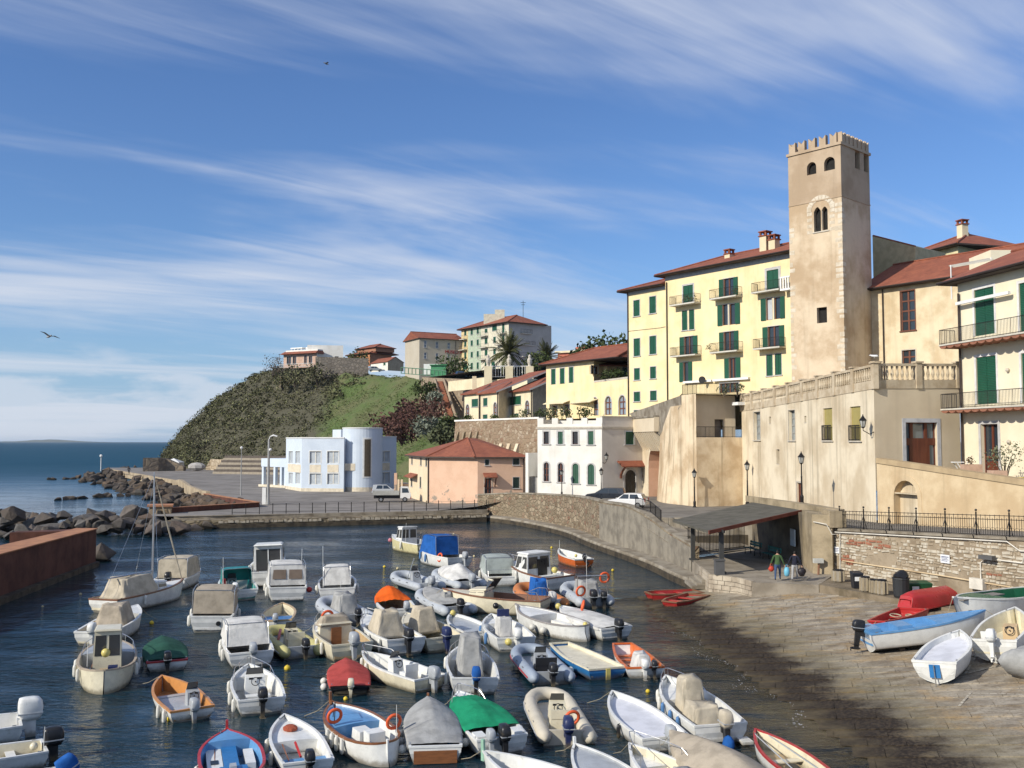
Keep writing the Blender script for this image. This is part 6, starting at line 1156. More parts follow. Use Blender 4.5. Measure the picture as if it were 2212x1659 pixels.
# ================================================================== STREET FURNITURE, VEHICLES, PEOPLE, PLANTS
LGLS = M('lantern_glass', (.45, .45, .42), .3)
def lantern(b, g, c, s=1.0):
 x, y, z = c; n = 6
 g.lathe([(.13*s, 0), (.22*s, .42*s)], (x, y, z), n); b.lathe([(.06*s, -.1*s), (.15*s, -.02*s), (.15*s, 0)], (x, y, z), n); b.lathe([(.27*s, .42*s), (.26*s, .46*s), (.12*s, .62*s), (.1*s, .68*s), (.05*s, .72*s), (.03*s, .84*s)], (x, y, z), n)
 for k in range(n): a = 2*math.pi*k/n; b.tube([(x+.135*s*math.cos(a), y+.135*s*math.sin(a), z), (x+.228*s*math.cos(a), y+.228*s*math.sin(a), z+.43*s)], .014*s, 4)
def street_lamp(base, h, label):
 t = thing('street_lamp', base, label, 'street lamp', 'black lantern lamp posts'); k = h/3.9
 mk('post', B().lathe([(.2*k, 0), (.2*k, .12*k), (.13*k, .2*k), (.14*k, .6*k), (.075*k, .75*k), (.06*k, 2.0*k), (.075*k, 2.05*k), (.05*k, 2.1*k), (.045*k, 2.95*k), (.07*k, 3.0*k), (.03*k, 3.05*k)], n=8), IRON, t, local=True)
 b, g = B(), B(); lantern(b, g, (0, 0, 3.08*k), k); o = mk('lantern', b, IRON, t, local=True); mk('lantern_glass', g, LGLS, o, local=True)
for u, vb, z, h, lb in [(1213.6, 1073, 3.0, 3.3, 'lantern lamp post in front of the white house arched windows'), (1299, 1081, 3.0, 3.65, 'lantern lamp post at the corner of the white house beside the dark car'), (1104.8, 1068, 2.2, 3.6, 'lantern lamp post in front of the pink house porch'), (1500.6, 1097.5, 3.0, 3.85, 'lantern lamp post at the foot of the streaked bastion'), (1615, 1089, 3.5, 4.2, 'lantern lamp post behind the shelter roof, against the fortress wall'), (1732.5, 1090, 4.9, 3.85, 'lantern lamp post standing on the shelter pillar')]:
 p = G(u, vb, z); street_lamp(tuple(p), h, lb)
for f, k, x, y, lb in ((fgr, 'W', 1772, 468, 'bracket lantern on the corner of the white house'), (ff, 'R', 668, 800, 'bracket lantern at the corner of the fortress wall')):
 s, z = f.loc(*Z(k, x, y)); s = .1 if f is fgr else f.len-.1; p = Vector(f.P(s, z, .75)); t = thing('wall_lantern', tuple(p), lb, 'lantern'); b, g = B(), B(); lantern(b, g, (0, 0, 0), 1.0); q = Vector(f.P(s, z-.35, .0))-p
 b.tube([(0, 0, -.1), (0, 0, -.25), (q.x*.6, q.y*.6, -.5), (q.x, q.y, q.z)], .03, 5); o = mk('bracket', b, IRON, t, local=True); mk('lantern_glass', g, LGLS, o, local=True)
# plaza light poles
for u, vb, vt, lb, arm in [(790-0, 1071, 980, None, 0)][:0]: pass
def light_pole(p, h, r, label, arm):
 t = thing('light_pole', tuple(p), label, 'lamp post'); mk('pole', B().tube([(0, 0, 0), (0, 0, 1.0), (0, 0, h)], [r*1.3, r, r*.6], 8), M('galvanised', (.38, .38, .37), .5, metal=.4), t, local=True)
 b = B()
 if arm: mk('service_box', B().box(-.75, -.25, -.2, .2, 0, 2.2), WHT, t, local=True); mk('camera_dome', B().ball((.2, 0, h-1.4), .22, n=8, m=5), WHT, t, local=True)
 if arm: b.tube([(0, 0, h-.1), (.15, 0, h+.35), (.6, 0, h+.5), (1.1, 0, h+.35)], [.06, .06, .12, .1], 6)
 else: b.ball((0, 0, h+.12), .22, n=8, m=6)
 mk('lamp_head', b, WHT, t, local=True)
light_pole(G(*Z('p', 1035, 752), 1.2), 8.6, .22, 'tall pale mast with curved lamp head in front of the blue building', True); light_pole(G(*Z('p', 792, 672), 1.2), 7.2, .09, 'slim dark pole with globe lamp in the middle of the plaza', False)
# quay railing
qr = thing('quay_railing', (-20, 114, 1.2), 'thin dark railing of posts and one low rail along the far quay', 'railing'); qpm = mesh('post', B().cyl((0, 0, 0), (0, 0, 1.15), .045, n=6).ball((0, 0, 1.17), .06, n=6, m=4), IRON); pts = []
for i in range(21):
 x = -31.5+i*1.42; y = 109.9+(x+33.5)*.30; z = 1.24; pts.append((x, y, z)); o = link('post', qpm, qr); o.location = (x+20, y-114, z-1.2)
mk('rail', B().tube([(p[0], p[1], p[2]+.25) for p in pts], .02, 4).tube([(p[0], p[1], p[2]+1.05) for p in pts], .012, 4), IRON, qr)
# small iron gate railings by the path
gr = thing('path_railing', (12, 78, 3), 'short black railing at the bend of the quay wall', 'railing'); p1, p2, p3 = (10.1, 80.2, 4.1), (11.0, 78.0, 3.9), (11.5, 75.6, 3.35); mk('bars', railing(B(), [p1, p2], .85, .16, .018), IRON, gr); mk('bars', railing(B(), [p2, p3], .85, .16, .018), IRON, gr)
gf = thing('gate_fence', (14, 70, 1.5), 'black barred fence behind the shelter posts', 'fence'); q1, q2 = (12.4, 69.2, 1.55), (17.4, 73.6, 1.55); mk('bars', railing(B(), [q1, q2], 1.9, .17, .02), IRON, gf)
# benches
TEAL = M('teal_paint', (.02, .16, .14), .6)
def bench(p, rz, label):
 t = thing('bench', p, label, 'bench', 'teal benches in the shelter', rz)
 for k in range(3): mk('seat_slat', B().box(-1, 1, -.22+k*.15, -.1+k*.15, .43, .46), TEAL, t, local=True)
 for k in range(2): mk('back_slat', B().box(-1, 1, .26+k*.02, .29+k*.02, .6+k*.17, .74+k*.17), TEAL, t, local=True)
 for x in (-.8, .8): mk('leg', B().tube([(x, -.2, 0), (x, -.18, .42), (x, .2, .42), (x, .3, .95)], .03, 4).tube([(x, .25, 0), (x, .2, .42)], .03, 4), IRON, t, local=True)
bench((17.4, 66.2, 1.5), R(-80), 'teal slatted bench nearer the notice board'); bench((17.0, 69.6, 1.5), R(-80), 'teal slatted bench deeper inside the shelter')
solo('junction_box', B().box(12.2, 12.75, 59.05, 59.5, 1.5, 2.35).box(12.15, 12.8, 59.0, 59.55, 2.35, 2.42), M('grey_steel', (.1, .1, .1), .6), 'grey metal cabinet at the foot of the shelter post', 'cabinet')
# bins along the rubble wall
def binn(k, x, y, w_, h, kind, label, nm='bin'):
 p = G(*Z('H', x, y), 1.45); s = w_/3.491/FO*p.y; hh_ = h/3.491/FO*p.y; t = thing(nm, tuple(p), label, 'bin', 'bins along the rubble wall')
 if kind == 'conc':
  mk('body', B().lathe([(s*.44, 0), (s*.5, .06), (s*.5, hh_*.9), (s*.46, hh_*.92)], n=8), CONC, t, local=True)
  for a in range(8): mk('slat', B().box(-.05, .05, -.02, .02, .05, hh_*.88), M('bin_slat', (.4, .33, .22), .9), t, local=True).location = (s*.51*math.cos(a*.785), s*.51*math.sin(a*.785), 0);
  mk('liner', B().lathe([(s*.47, hh_*.9), (s*.5, hh_*.97), (s*.4, hh_), (s*.3, hh_*.9)], n=10), M('black_bag', (.012, .012, .014), .35), t, local=True)
 elif kind == 'black':
  c = M('dark_plastic', (.02, .022, .028), .45); mk('body', B().hexa([(-s*.4, -s*.4, 0), (s*.4, -s*.4, 0), (s*.4, s*.4, 0), (-s*.4, s*.4, 0), (-s*.5, -s*.5, hh_*.85), (s*.5, -s*.5, hh_*.85), (s*.5, s*.5, hh_*.85), (-s*.5, s*.5, hh_*.85)]), c, t, local=True); mk('lid', B().hexa([(-s*.54, -s*.54, hh_*.85), (s*.54, -s*.54, hh_*.85), (s*.54, s*.54, hh_*.85), (-s*.54, s*.54, hh_*.85), (-s*.5, -s*.5, hh_*.93), (s*.5, -s*.5, hh_*.93), (s*.45, s*.5, hh_), (-s*.45, s*.5, hh_)]), c, t, local=True); mk('label_plate', B().box(-s*.35, s*.2, -s*.52, -s*.5, hh_*.45, hh_*.7), WHT, t, local=True)
 elif kind == 'big':
  c = M('charcoal_plastic', (.028, .03, .033), .5); mk('body', B().lathe([(s*.42, 0), (s*.46, .1), (s*.5, hh_*.7), (s*.54, hh_*.72), (s*.52, hh_*.76)], n=14), c, t, local=True); b = B().ball((0, 0, hh_*.82), s*.5, s*.45, hh_*.2, 12, 7); b.v = [(x_+.06*math.sin(9*y_), y_+.05*math.sin(11*z_), z_+.07*math.sin(7*x_+5*y_)) for x_, y_, z_ in b.v]; mk('bag', b, MATS['black_bag'], t, local=True)
 elif kind == 'green':
  c = M('green_plastic', (.015, .075, .03), .5); mk('body', B().hexa([(-s*.42, -.3, .1), (s*.42, -.3, .1), (s*.42, .3, .1), (-s*.42, .3, .1), (-s*.5, -.38, hh_*.85), (s*.5, -.38, hh_*.85), (s*.5, .38, hh_*.85), (-s*.5, .38, hh_*.85)]), c, t, local=True); mk('lid', B().hexa([(-s*.52, -.4, hh_*.86), (s*.52, -.4, hh_*.86), (s*.52, .42, hh_*.86), (-s*.52, .42, hh_*.86), (-s*.48, -.35, hh_*.93), (s*.48, -.35, hh_*.93), (s*.48, .4, hh_), (-s*.48, .4, hh_)]), c, t, local=True); mk('sticker', B().box(-s*.4, -s*.1, -.405, -.4, hh_*.35, hh_*.7), WHT, t, local=True)
binn('H', 590, 615, 85, 90, 'conc', 'concrete bin nearest the shelter, without a dark liner', 'litter_bin'); binn('H', 730, 662, 75, 122, 'black', 'slim black wheelie bin with white label', 'wheelie_bin'); binn('H', 795, 688, 72, 112, 'conc', 'concrete bin just right of the slim black wheelie bin', 'litter_bin'); binn('H', 865, 702, 70, 105, 'conc', 'middle one of the concrete bins with black liners', 'litter_bin'); binn('H', 920, 712, 78, 112, 'conc', 'concrete bin just left of the big charcoal bin', 'litter_bin'); binn('H', 1065, 732, 120, 190, 'big', 'big round charcoal bin with a black bag bulging out', 'rubbish_bin'); binn('H', 1195, 715, 170, 100, 'green', 'low green wheelie bin behind the red boat', 'wheelie_bin')
p = G(*Z('H', 440, 565), 1.45); t = thing('signpost', tuple(p), 'small leaning post with pale box by the shelter pillar', 'post'); mk('post', B().cyl((0, 0, 0), (.05, 0, .75), .07, n=6), M('rust_post', (.25, .13, .08), .9), t, local=True); mk('box', B().box(-.28, .3, -.15, .15, .72, .98), M('pale_box', (.5, .5, .46), .7), t, local=True)
# gazebo + tiers + stone walls at the plaza end
p = G(*Z('l', 1800, 725), 1.2); t = thing('gazebo', tuple(p), 'small white gazebo tent at the far end of the plaza', 'tent'); mk('canopy', B().add([(-2.3, -2.3, 2.3), (2.3, -2.3, 2.3), (2.3, 2.3, 2.3), (-2.3, 2.3, 2.3), (0, 0, 3.4), (-2.3, -2.3, 2.0), (2.3, -2.3, 2.0), (2.3, 2.3, 2.0), (-2.3, 2.3, 2.0)], [(0, 1, 4), (1, 2, 4), (2, 3, 4), (3, 0, 4), (5, 6, 1, 0), (6, 7, 2, 1), (7, 8, 3, 2), (8, 5, 0, 3)]), WHT, t, local=True)
for x in (-2.2, 2.2):
 for y in (-2.2, 2.2): mk('leg', B().cyl((x, y, 0), (x, y, 2.1), .06, n=5), WHT, t, local=True)
mk('side_cloth', B().box(-.2, 2.25, 2.2, 2.25, .2, 2.1), WHT, t, local=True)
t = thing('seating_tiers', (XU(560, 250), 250, 1.2), 'long stepped stone seating tiers at the back of the plaza', 'seating'); p0, p1 = G(*Z('p', 540, 480), 1.2), G(*Z('p', 1200, 488), 1.2)
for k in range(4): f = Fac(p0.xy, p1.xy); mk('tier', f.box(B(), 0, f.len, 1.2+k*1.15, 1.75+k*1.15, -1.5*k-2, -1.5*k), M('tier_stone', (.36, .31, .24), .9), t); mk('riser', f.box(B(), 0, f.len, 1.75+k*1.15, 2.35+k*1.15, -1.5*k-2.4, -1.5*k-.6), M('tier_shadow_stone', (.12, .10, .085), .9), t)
def lowwall(k, pts, hz, mat, label, d=None, th=1.5):
 b = B(); rg = []
 for x, y, y1 in pts: p = G(*Z(k, x, y), 1.2); q = at(*Z(k, x, y1), p.y); rg.append([(p.x, p.y, 1.1), (p.x, p.y, q.z), (p.x+.3, p.y+th, q.z), (p.x+.3, p.y+th, 1.1)])
 b.loft(rg); return solo('stone_wall', b, mat, label, 'wall')
lowwall('p', [(480, 445, 420), (520, 445, 350), (640, 455, 352), (775, 460, 348)], 0, masonry('pale_bank_stone', [(.36, .29, .2), (.48, .4, .29), (.42, .33, .22)], .4, .8, (.3, .23, .15), .3), 'pale stone bank at the foot of the scrub slope'); lowwall('l', [(1480, 740, 600), (1640, 738, 600), (1720, 735, 610), (1900, 735, 690)], 0, masonry('shore_stone', [(.17, .13, .1), (.25, .2, .14), (.2, .15, .11)], .5, .8, (.16, .13, .1), .5), 'old brown stone wall where the headland meets the sea')
solo('driftwood_heap', B().ball((0, 0, 0), 2.6, 1.6, 1.2, 8, 6), M('grey_tarp_heap', (.4, .38, .36), .9), 'pale grey heap beside the gazebo', 'heap').location = tuple(G(*Z('l', 2040, 735), 1.2))
p = G(*Z('l', 1045, 720), 1.4); solo('beacon', B().cyl((p.x, p.y, p.z-.5), (p.x, p.y, p.z+3.6), .12, n=6).ball((p.x, p.y, p.z+3.9), .45, n=8, m=6), WHT, 'small white beacon at the tip of the rocky spit', 'beacon')
# ---- vehicles
def car(p, rz, label, paint, group=None, L_=3.9, W=1.65, Hh=1.45, kind='hatch', nm='car', z0=.0):
 t = thing(nm, tuple(p), label, 'car', group, rz); PT = M('car_paint_'+paint[0], paint[1], .3, var=.1, coat=.6, spec=.5); w_ = W/2; hw_ = L_/2; s = L_/3.9
 prof = [(-1.92, .35), (-1.95, .6), (-1.9, .86), (-1.0, .9), (1.0, .88), (1.75, .76), (1.93, .58), (1.93, .33)]
 b = B(); rings = []
 for y, k in ((-w_, .9), (-w_*.97, 1.0), (w_*.97, 1.0), (w_, .9)): rings.append([(x*s*(.985 if k < 1 else 1), y, (z if z < .5 else .5+(z-.5)*k)) for x, z in prof])
 b.loft(rings); mk('body', b, PT, t, local=True)
 top = [(-1.78, .86), (-1.5, Hh-.05), (-.9, Hh), (.1, Hh-.02), (.95, .87)] if kind == 'hatch' else [(-1.9, .86), (-1.78, Hh-.03), (-1.0, Hh), (.15, Hh-.02), (1.0, .87)]
 b = B(); b.loft([[(x*s, y*(1 if z < 1 else .86), z) for x, z in top] for y in (-w_*.96, w_*.96)]); cb = mk('cabin', b, PT, t, local=True)
 for sy in (-1, 1):
  for x0, x1 in ((-1.35, -.42), (-.32, .68)):
   def pt(x, z): return (x*s, sy*(w_*.96*(1-(z-.87)/(Hh-.87)*.14)+.012), z)
   zt = Hh-.1; xa = x0+(.18 if x0 < -1 else .0); xb = x1-(.0 if x1 < 0 else .5); b = B().add([pt(x0, .92), pt(x1, .92), pt(xb, zt), pt(xa, zt)], [(0, 1, 2, 3) if sy < 0 else (3, 2, 1, 0)]); mk('window', b, GLASS, cb, local=True)
 q = top[-1], top[-2]; b = B().add([((q[0][0]-.04)*s, -w_*.8, .9), ((q[0][0]-.04)*s, w_*.8, .9), ((q[1][0]+.1)*s, w_*.7, Hh-.07), ((q[1][0]+.1)*s, -w_*.7, Hh-.07)], [(0, 1, 2, 3)]); b.v = [(x+.03, y, z+.02) for x, y, z in b.v]; mk('windscreen', b, GLASS, cb, local=True)
 q = top[0], top[1]; b = B().add([((q[0][0]+.02)*s-.03, -w_*.78, .93), ((q[1][0])*s-.04, -w_*.7, Hh-.1), ((q[1][0])*s-.04, w_*.7, Hh-.1), ((q[0][0]+.02)*s-.03, w_*.78, .93)], [(0, 1, 2, 3)]); mk('rear_window', b, GLASS, cb, local=True)
 TY = M('tyre', (.012, .012, .012), .9); RM = M('wheel_rim', (.4, .4, .4), .35, metal=.7)
 for x in (-1.22*s, 1.25*s):
  for sy in (-1, 1): wv = mk('wheel', B().lathe([(.2, -.09), (.29, -.1), (.3, -.06), (.3, .06), (.29, .1), (.2, .09)], (x, sy*(w_-.08), .3), 14, 'y'), TY, t, local=True); mk('rim', B().lathe([(.01, -.105), (.19, -.1), (.19, .1), (.01, .105)], (x, sy*(w_-.08), .3), 10, 'y'), RM, wv, local=True)
 for sy in (-1, 1):
  mk('headlight', B().box(1.86*s, 1.95*s, sy*w_*.72-.16, sy*w_*.72+.16, .6, .72), M('lamp_clear', (.7, .7, .7), .15), t, local=True); mk('tail_light', B().box(-1.97*s, -1.9*s, sy*w_*.88-.09, sy*w_*.88+.09, .62, 1.0 if kind == 'hatch' else .82), M('lamp_red', (.35, .01, .01), .25), t, local=True)
 mk('bumper', B().box(-1.99*s, -1.88*s, -w_*.95, w_*.95, .34, .5).box(1.88*s, 1.97*s, -w_*.95, w_*.95, .32, .46), PT, t, local=True); return t
wp = G(1357, 1098, 3.02); car((wp.x, wp.y+.6, 3.03), R(158), 'white hatchback parked at the bend of the quay wall', ('white', (.75, .75, .75)), 'cars parked by the white house'); wp = G(1311, 1084, 3.0); car((wp.x, wp.y+1.2, 3.02), R(165), 'dark estate car parked in front of the black arched door', ('navy', (.02, .025, .035)), 'cars parked by the white house', 4.3, 1.7, 1.45, 'estate')
wp = G(*Z('b', 1775, 1075), 1.22); car((wp.x, wp.y+4.5, 1.2), R(8), 'silver estate car behind the flatbed truck on the plaza', ('silver', (.5, .53, .56)), None, 4.2, 1.7, 1.55, 'estate')
for i, (x, y, d, c, lb) in enumerate([(1480, 548, 236, ('blue', (.05, .1, .2)), 'blue car parked below the tall block, leftmost of three'), (1570, 552, 232, ('black', (.02, .02, .025)), 'black car parked below the tall block, middle of three'), (1630, 556, 229, ('dark_blue', (.02, .03, .09)), 'dark blue car parked below the tall block, rightmost of three'), (832, 505, 278, ('grey', (.35, .37, .38)), 'grey car parked beside the white cottage')]):
 q = at(*Z('h', x, y), d); car((q.x, q.y, q.z), R(15), lb, c, 'cars parked on the upper road')
# flatbed truck
wp = G(*Z('b', 1850, 1122), 1.2); t = thing('flatbed_truck', (wp.x, wp.y+.6, 1.2), 'small flatbed truck with white cab and grey dropside bed on the plaza', 'truck', None, R(6)); TW_ = M('truck_white', (.74, .74, .72), .4, var=.1)
mk('bed', B().box(-2.6, 1.0, -.9, .9, .95, 1.05).box(-2.6, 1.0, -.93, -.88, 1.0, 1.5).box(-2.6, 1.0, .88, .93, 1.0, 1.5).box(-2.65, -2.6, -.93, .93, 1.0, 1.5).box(.95, 1.0, -.93, .93, 1.0, 1.9), M('bed_grey', (.42, .42, .39), .6), t, local=True); mk('chassis', B().box(-2.5, 2.4, -.45, .45, .5, .9), M('chassis_black', (.02, .02, .02), .6), t, local=True)
b = B(); b.loft([[(1.1, y, .55), (2.5, y, .5), (2.55, y, 1.15), (2.2, y*.95, 2.05), (1.2, y*.95, 2.1), (1.1, y, 1.9)] for y in (-.88, .88)]); cb = mk('cab', b, TW_, t, local=True)
for sy in (-1, 1): mk('window', B().add([(1.35, sy*.895, 1.3), (2.3, sy*.895, 1.3), (2.1, sy*.865, 1.9), (1.35, sy*.865, 1.92)], [(0, 1, 2, 3)]), GLASS, cb, local=True); mk('headlight', B().box(2.48, 2.58, sy*.62-.14, sy*.62+.14, .75, .95), M('lamp_clear', (.7, .7, .7), .15), cb, local=True)
mk('windscreen', B().add([(2.54, -.78, 1.2), (2.54, .78, 1.2), (2.26, .72, 1.95), (2.26, -.72, 1.95)], [(0, 1, 2, 3)]), GLASS, cb, local=True); mk('bumper', B().box(2.45, 2.62, -.88, .88, .42, .68), M('bumper_red', (.3, .05, .03), .6), t, local=True)
for x in (-1.5, 1.75):
 for sy in (-1, 1): wv = mk('wheel', B().lathe([(.2, -.1), (.34, -.11), (.36, -.06), (.36, .06), (.34, .11), (.2, .1)], (x, sy*.78, .36), 14, 'y'), MATS['tyre'], t, local=True); mk('rim', B().lathe([(.01, -.115), (.2, -.105), (.2, .105), (.01, .115)], (x, sy*.78, .36), 10, 'y'), MATS['wheel_rim'], wv, local=True)
# ---- people
SKIN = M('skin', (.45, .25, .17), .6, var=.1); HAIR = M('dark_hair', (.015, .012, .01), .7, var=.1); SHOE = M('shoe', (.03, .028, .028), .6, var=.1)
def person(p, rz, label, jacket, trousers, shoe, stride=.22, arms=((-.12, -.28), (.12, .2)), hood=False, k=1.0):
 bm = bmesh.new(); sk = bm.verts.layers.skin.verify(); V = {}
 def vx(n, x, y, z, r, r2=None): v = bm.verts.new((x*k, y*k, z*k)); v[sk].radius = (r*k, (r2 or r)*k); V[n] = v; return v
 def E(a, b_): bm.edges.new((V[a], V[b_]))
 vx('pel', 0, 0, .95, .155, .115); vx('waist', 0, .01, 1.1, .15, .11); vx('chest', 0, .03, 1.3, .175, .12); vx('neck0', 0, .03, 1.46, .1, .085); vx('neck', 0, .04, 1.53, .058); vx('head', 0, .06, 1.62, .085, .095); vx('crown', 0, .05, 1.71, .075, .085); vx('top', 0, .04, 1.76, .04)
 for a, b_ in (('pel', 'waist'), ('waist', 'chest'), ('chest', 'neck0'), ('neck0', 'neck'), ('neck', 'head'), ('head', 'crown'), ('crown', 'top')): E(a, b_)
 for i, sg in enumerate((-1, 1)):
  st = stride*sg; n = str(i)
  vx('hip'+n, .1*sg, st*.15, .88, .105); vx('knee'+n, .11*sg, st*.8+.04, .5, .072); vx('ank'+n, .11*sg, st*1.1-(.08 if sg < 0 else 0), .1+(.03 if sg < 0 else 0), .048); vx('toe'+n, .12*sg, st*1.1+.15, .05, .045)
  E('pel', 'hip'+n); E('hip'+n, 'knee'+n); E('knee'+n, 'ank'+n); E('ank'+n, 'toe'+n)
  ax, ay = arms[i]; vx('sh'+n, .2*sg, .03, 1.41, .075); vx('el'+n, .27*sg+ax*.3, .0+ay*.3, 1.14, .056); vx('wr'+n, .28*sg+ax, .06+ay*.5, .9, .04); vx('ha'+n, .285*sg+ax, .07+ay*.5, .83, .038, .022)
  E('neck0', 'sh'+n); E('sh'+n, 'el'+n); E('el'+n, 'wr'+n); E('wr'+n, 'ha'+n)
  for q in range(4): vx('f%s%d' % (n, q), .285*sg+ax+(.0), .045+ay*.5+q*.018, .76+abs(q-1.5)*.008, .009); E('ha'+n, 'f%s%d' % (n, q))
  vx('th'+n, .26*sg+ax, .11+ay*.5, .80, .011); E('wr'+n, 'th'+n)
 V['pel'][sk].use_root = True
 me = bpy.data.meshes.new('tmp'); bm.to_mesh(me); bm.free(); tmp = bpy.data.objects.new('tmp', me); col.objects.link(tmp); tmp.modifiers.new('s', 'SKIN').use_smooth_shade = True; sd = tmp.modifiers.new('d', 'SUBSURF'); sd.levels = 2; sd.render_levels = 2
 dg_ = bpy.context.evaluated_depsgraph_get(); m2 = bpy.data.meshes.new_from_object(tmp.evaluated_get(dg_)); bpy.data.objects.remove(tmp); m2.materials.clear()
 for m in (jacket, trousers, shoe, SKIN, HAIR): m2.materials.append(m)
 for f in m2.polygons:
  c = f.center/k; f.use_smooth = True
  f.material_index = 2 if c.z < .11 else (4 if c.z > 1.585 and (c.y < .1 or c.z > 1.7) else (3 if c.z > 1.5 or (abs(c.x) > .2 and c.z < .9) else (1 if c.z < .93 and abs(c.x) < .24 else 0)))
 o = link('person', m2); o.location = p; o.rotation_euler = (0, 0, rz); tag(o, label, 'person'); return o
pg = G(*Z('S', 1342, 852), 1.5); pn = G(*Z('S', 1488, 854), 1.5)
person(tuple(pg), R(-20), 'person in green jacket and jeans walking away with a red bag', M('green_jacket', (.05, .1, .035), .85), M('jeans', (.05, .09, .18), .9), SHOE, .25, k=.97); person(tuple(pn), R(-25), 'person in navy jacket and grey trousers walking away with two bags', M('navy_jacket', (.012, .014, .03), .85), M('grey_trousers', (.38, .38, .38), .9), M('pale_shoe', (.4, .4, .4), .7), .2, k=.95)
def bag(p, r, label, m, h=1.0):
 b = B().ball((0, 0, r*h), r, r*.75, r*h, 10, 7); b.v = [(x*(1+.15*math.sin(8*z/r)), y, z) for x, y, z in b.v]; b.tube([(-r*.4, 0, 2*r*h-.03), (-r*.2, 0, 2*r*h+.12), (r*.2, 0, 2*r*h+.12), (r*.4, 0, 2*r*h-.03)], .015, 4); o = solo('bag', b, m, label, 'bag', sm=True); o.location = p
bag((pg.x-.36, pg.y+.0, 1.98), .17, 'round red bag in the hand of the person in green', M('red_bag', (.55, .06, .03), .5)); bag((pn.x-.47, pn.y-.05, 1.72), .2, 'light blue bag held between the two walking people', M('blue_bag', (.15, .45, .62), .5), 1.4); bag((pn.x+.42, pn.y+.05, 1.72), .24, 'dark round bag carried by the person in navy', M('dark_bag', (.02, .016, .02), .5), 1.1)
pp_ = G(*Z('l', 1335, 800), 1.3); person((pp_.x, pp_.y, 1.9), 0, 'person in dark clothes standing far off on the rocks of the spit', M('black_coat', (.015, .015, .02), .9), M('black_coat', (.015, .015, .02), .9), SHOE, .05, k=1.05)
# ---- gulls
def gull(p, rz, label, fly=True, k=1.0):
 W_, Gy = M('gull_white', (.75, .75, .75), .8, var=.1), M('gull_grey', (.3, .31, .33), .8, var=.1); b = B(); b.tube([(-.3*k, 0, 0), (-.2*k, 0, .01*k), (0, 0, .03*k), (.16*k, 0, .05*k), (.24*k, 0, .09*k), (.3*k, 0, .09*k), (.36*k, 0, .07*k)], [.02*k, .06*k, .09*k, .08*k, .055*k, .05*k, .008*k], 8)
 if fly:
  for sy in (-1, 1): b.add([(.1*k, sy*.06*k, .06*k), (-.1*k, sy*.06*k, .05*k), (-.06*k, sy*.4*k, .2*k), (.12*k, sy*.38*k, .22*k), (-.12*k, sy*.8*k, .1*k), (-.05*k, sy*.78*k, .12*k)], [(0, 1, 2, 3), (3, 2, 4, 5)])
 else: b.cyl((0, .03*k, -.16*k), (0, .03*k, 0), .01*k, n=4).cyl((0, -.03*k, -.16*k), (0, -.03*k, 0), .01*k, n=4).ball((-.1*k, 0, .06*k), .2*k, .09*k, .06*k, 8, 5)
 o = solo('gull', b, W_ if not fly else Gy, label, 'bird', sm=True); o.location = p; o.rotation_euler = (R(15) if fly else 0, R(20) if fly else 0, rz)
gull(at(106, 729, 55), R(150), 'gull gliding low over the sea at the left of the sky', True, .75); gull(at(704, 139, 70), R(40), 'tiny gull high in the middle of the sky', True, .6)
s_, z_ = ff.loc(*Z('R', 655, 185)); gull(Vector(ff.P(ff.len-.1, 15.12, -.1)), R(160), 'white gull perched on the corner post of the terrace balustrade', False, .9)
# ---- plants
PALMF, PALMT = leafmat('palm_fronds', [(.05, .06, .02), (.09, .09, .035), (.04, .05, .018)]), M('palm_trunk', (.17, .13, .09), .95, (.1, .075, .05), scale=4, bump=.6)
def palm(p, h, r, label, seed):
 rr = random.Random(seed); t = thing('palm_tree', tuple(p), label, 'tree', 'palms by the terrace wall'); mk('trunk', B().tube([(0, 0, 0), (.1, 0, h*.5), (0, .1, h), (0, .1, h+.5)], [.6, .45, .42, .6], 9), PALMT, t, local=True); b = B()
 for k in range(54):
  a = rr.uniform(0, 6.28); el = rr.uniform(-.5, 1.35); L0 = r*rr.uniform(.8, 1.1); pts = []
  for i in range(9):
   s = i/8*L0; z = math.sin(el)*s-(s/L0)**2*L0*.55*max(.25, math.cos(el)); x = math.cos(el)*s; pts.append(Vector((x*math.cos(a), x*math.sin(a), h+.5+z)))
  side = Vector((-math.sin(a), math.cos(a), 0))
  for i in range(8):
   for sg in (-1, 1):
    for q in (0, .5):
     c = pts[i].lerp(pts[i+1], q); w_ = r*.17*math.sin(math.pi*min(1, (i+q+1.2)/9.5)); d = (pts[i+1]-pts[i]); k0 = len(b.v); b.v += [tuple(c), tuple(c+d*.45), tuple(c+side*sg*w_+d*.75-Vector((0, 0, w_*.45)))]; b.f.append((k0, k0+1, k0+2))
 mk('crown', b, PALMF, t, local=True)
q = at(*Z('h', 1826, 520), 215); palm(q, at(*Z('h', 1826, 385), 215).z-q.z, 6.6, 'big date palm with full drooping crown in front of the grey block', 1); q = at(*Z('h', 2110, 500), 225); palm(q, at(*Z('h', 2110, 415), 225).z-q.z, 5.2, 'smaller palm to the right of the grey block', 2)
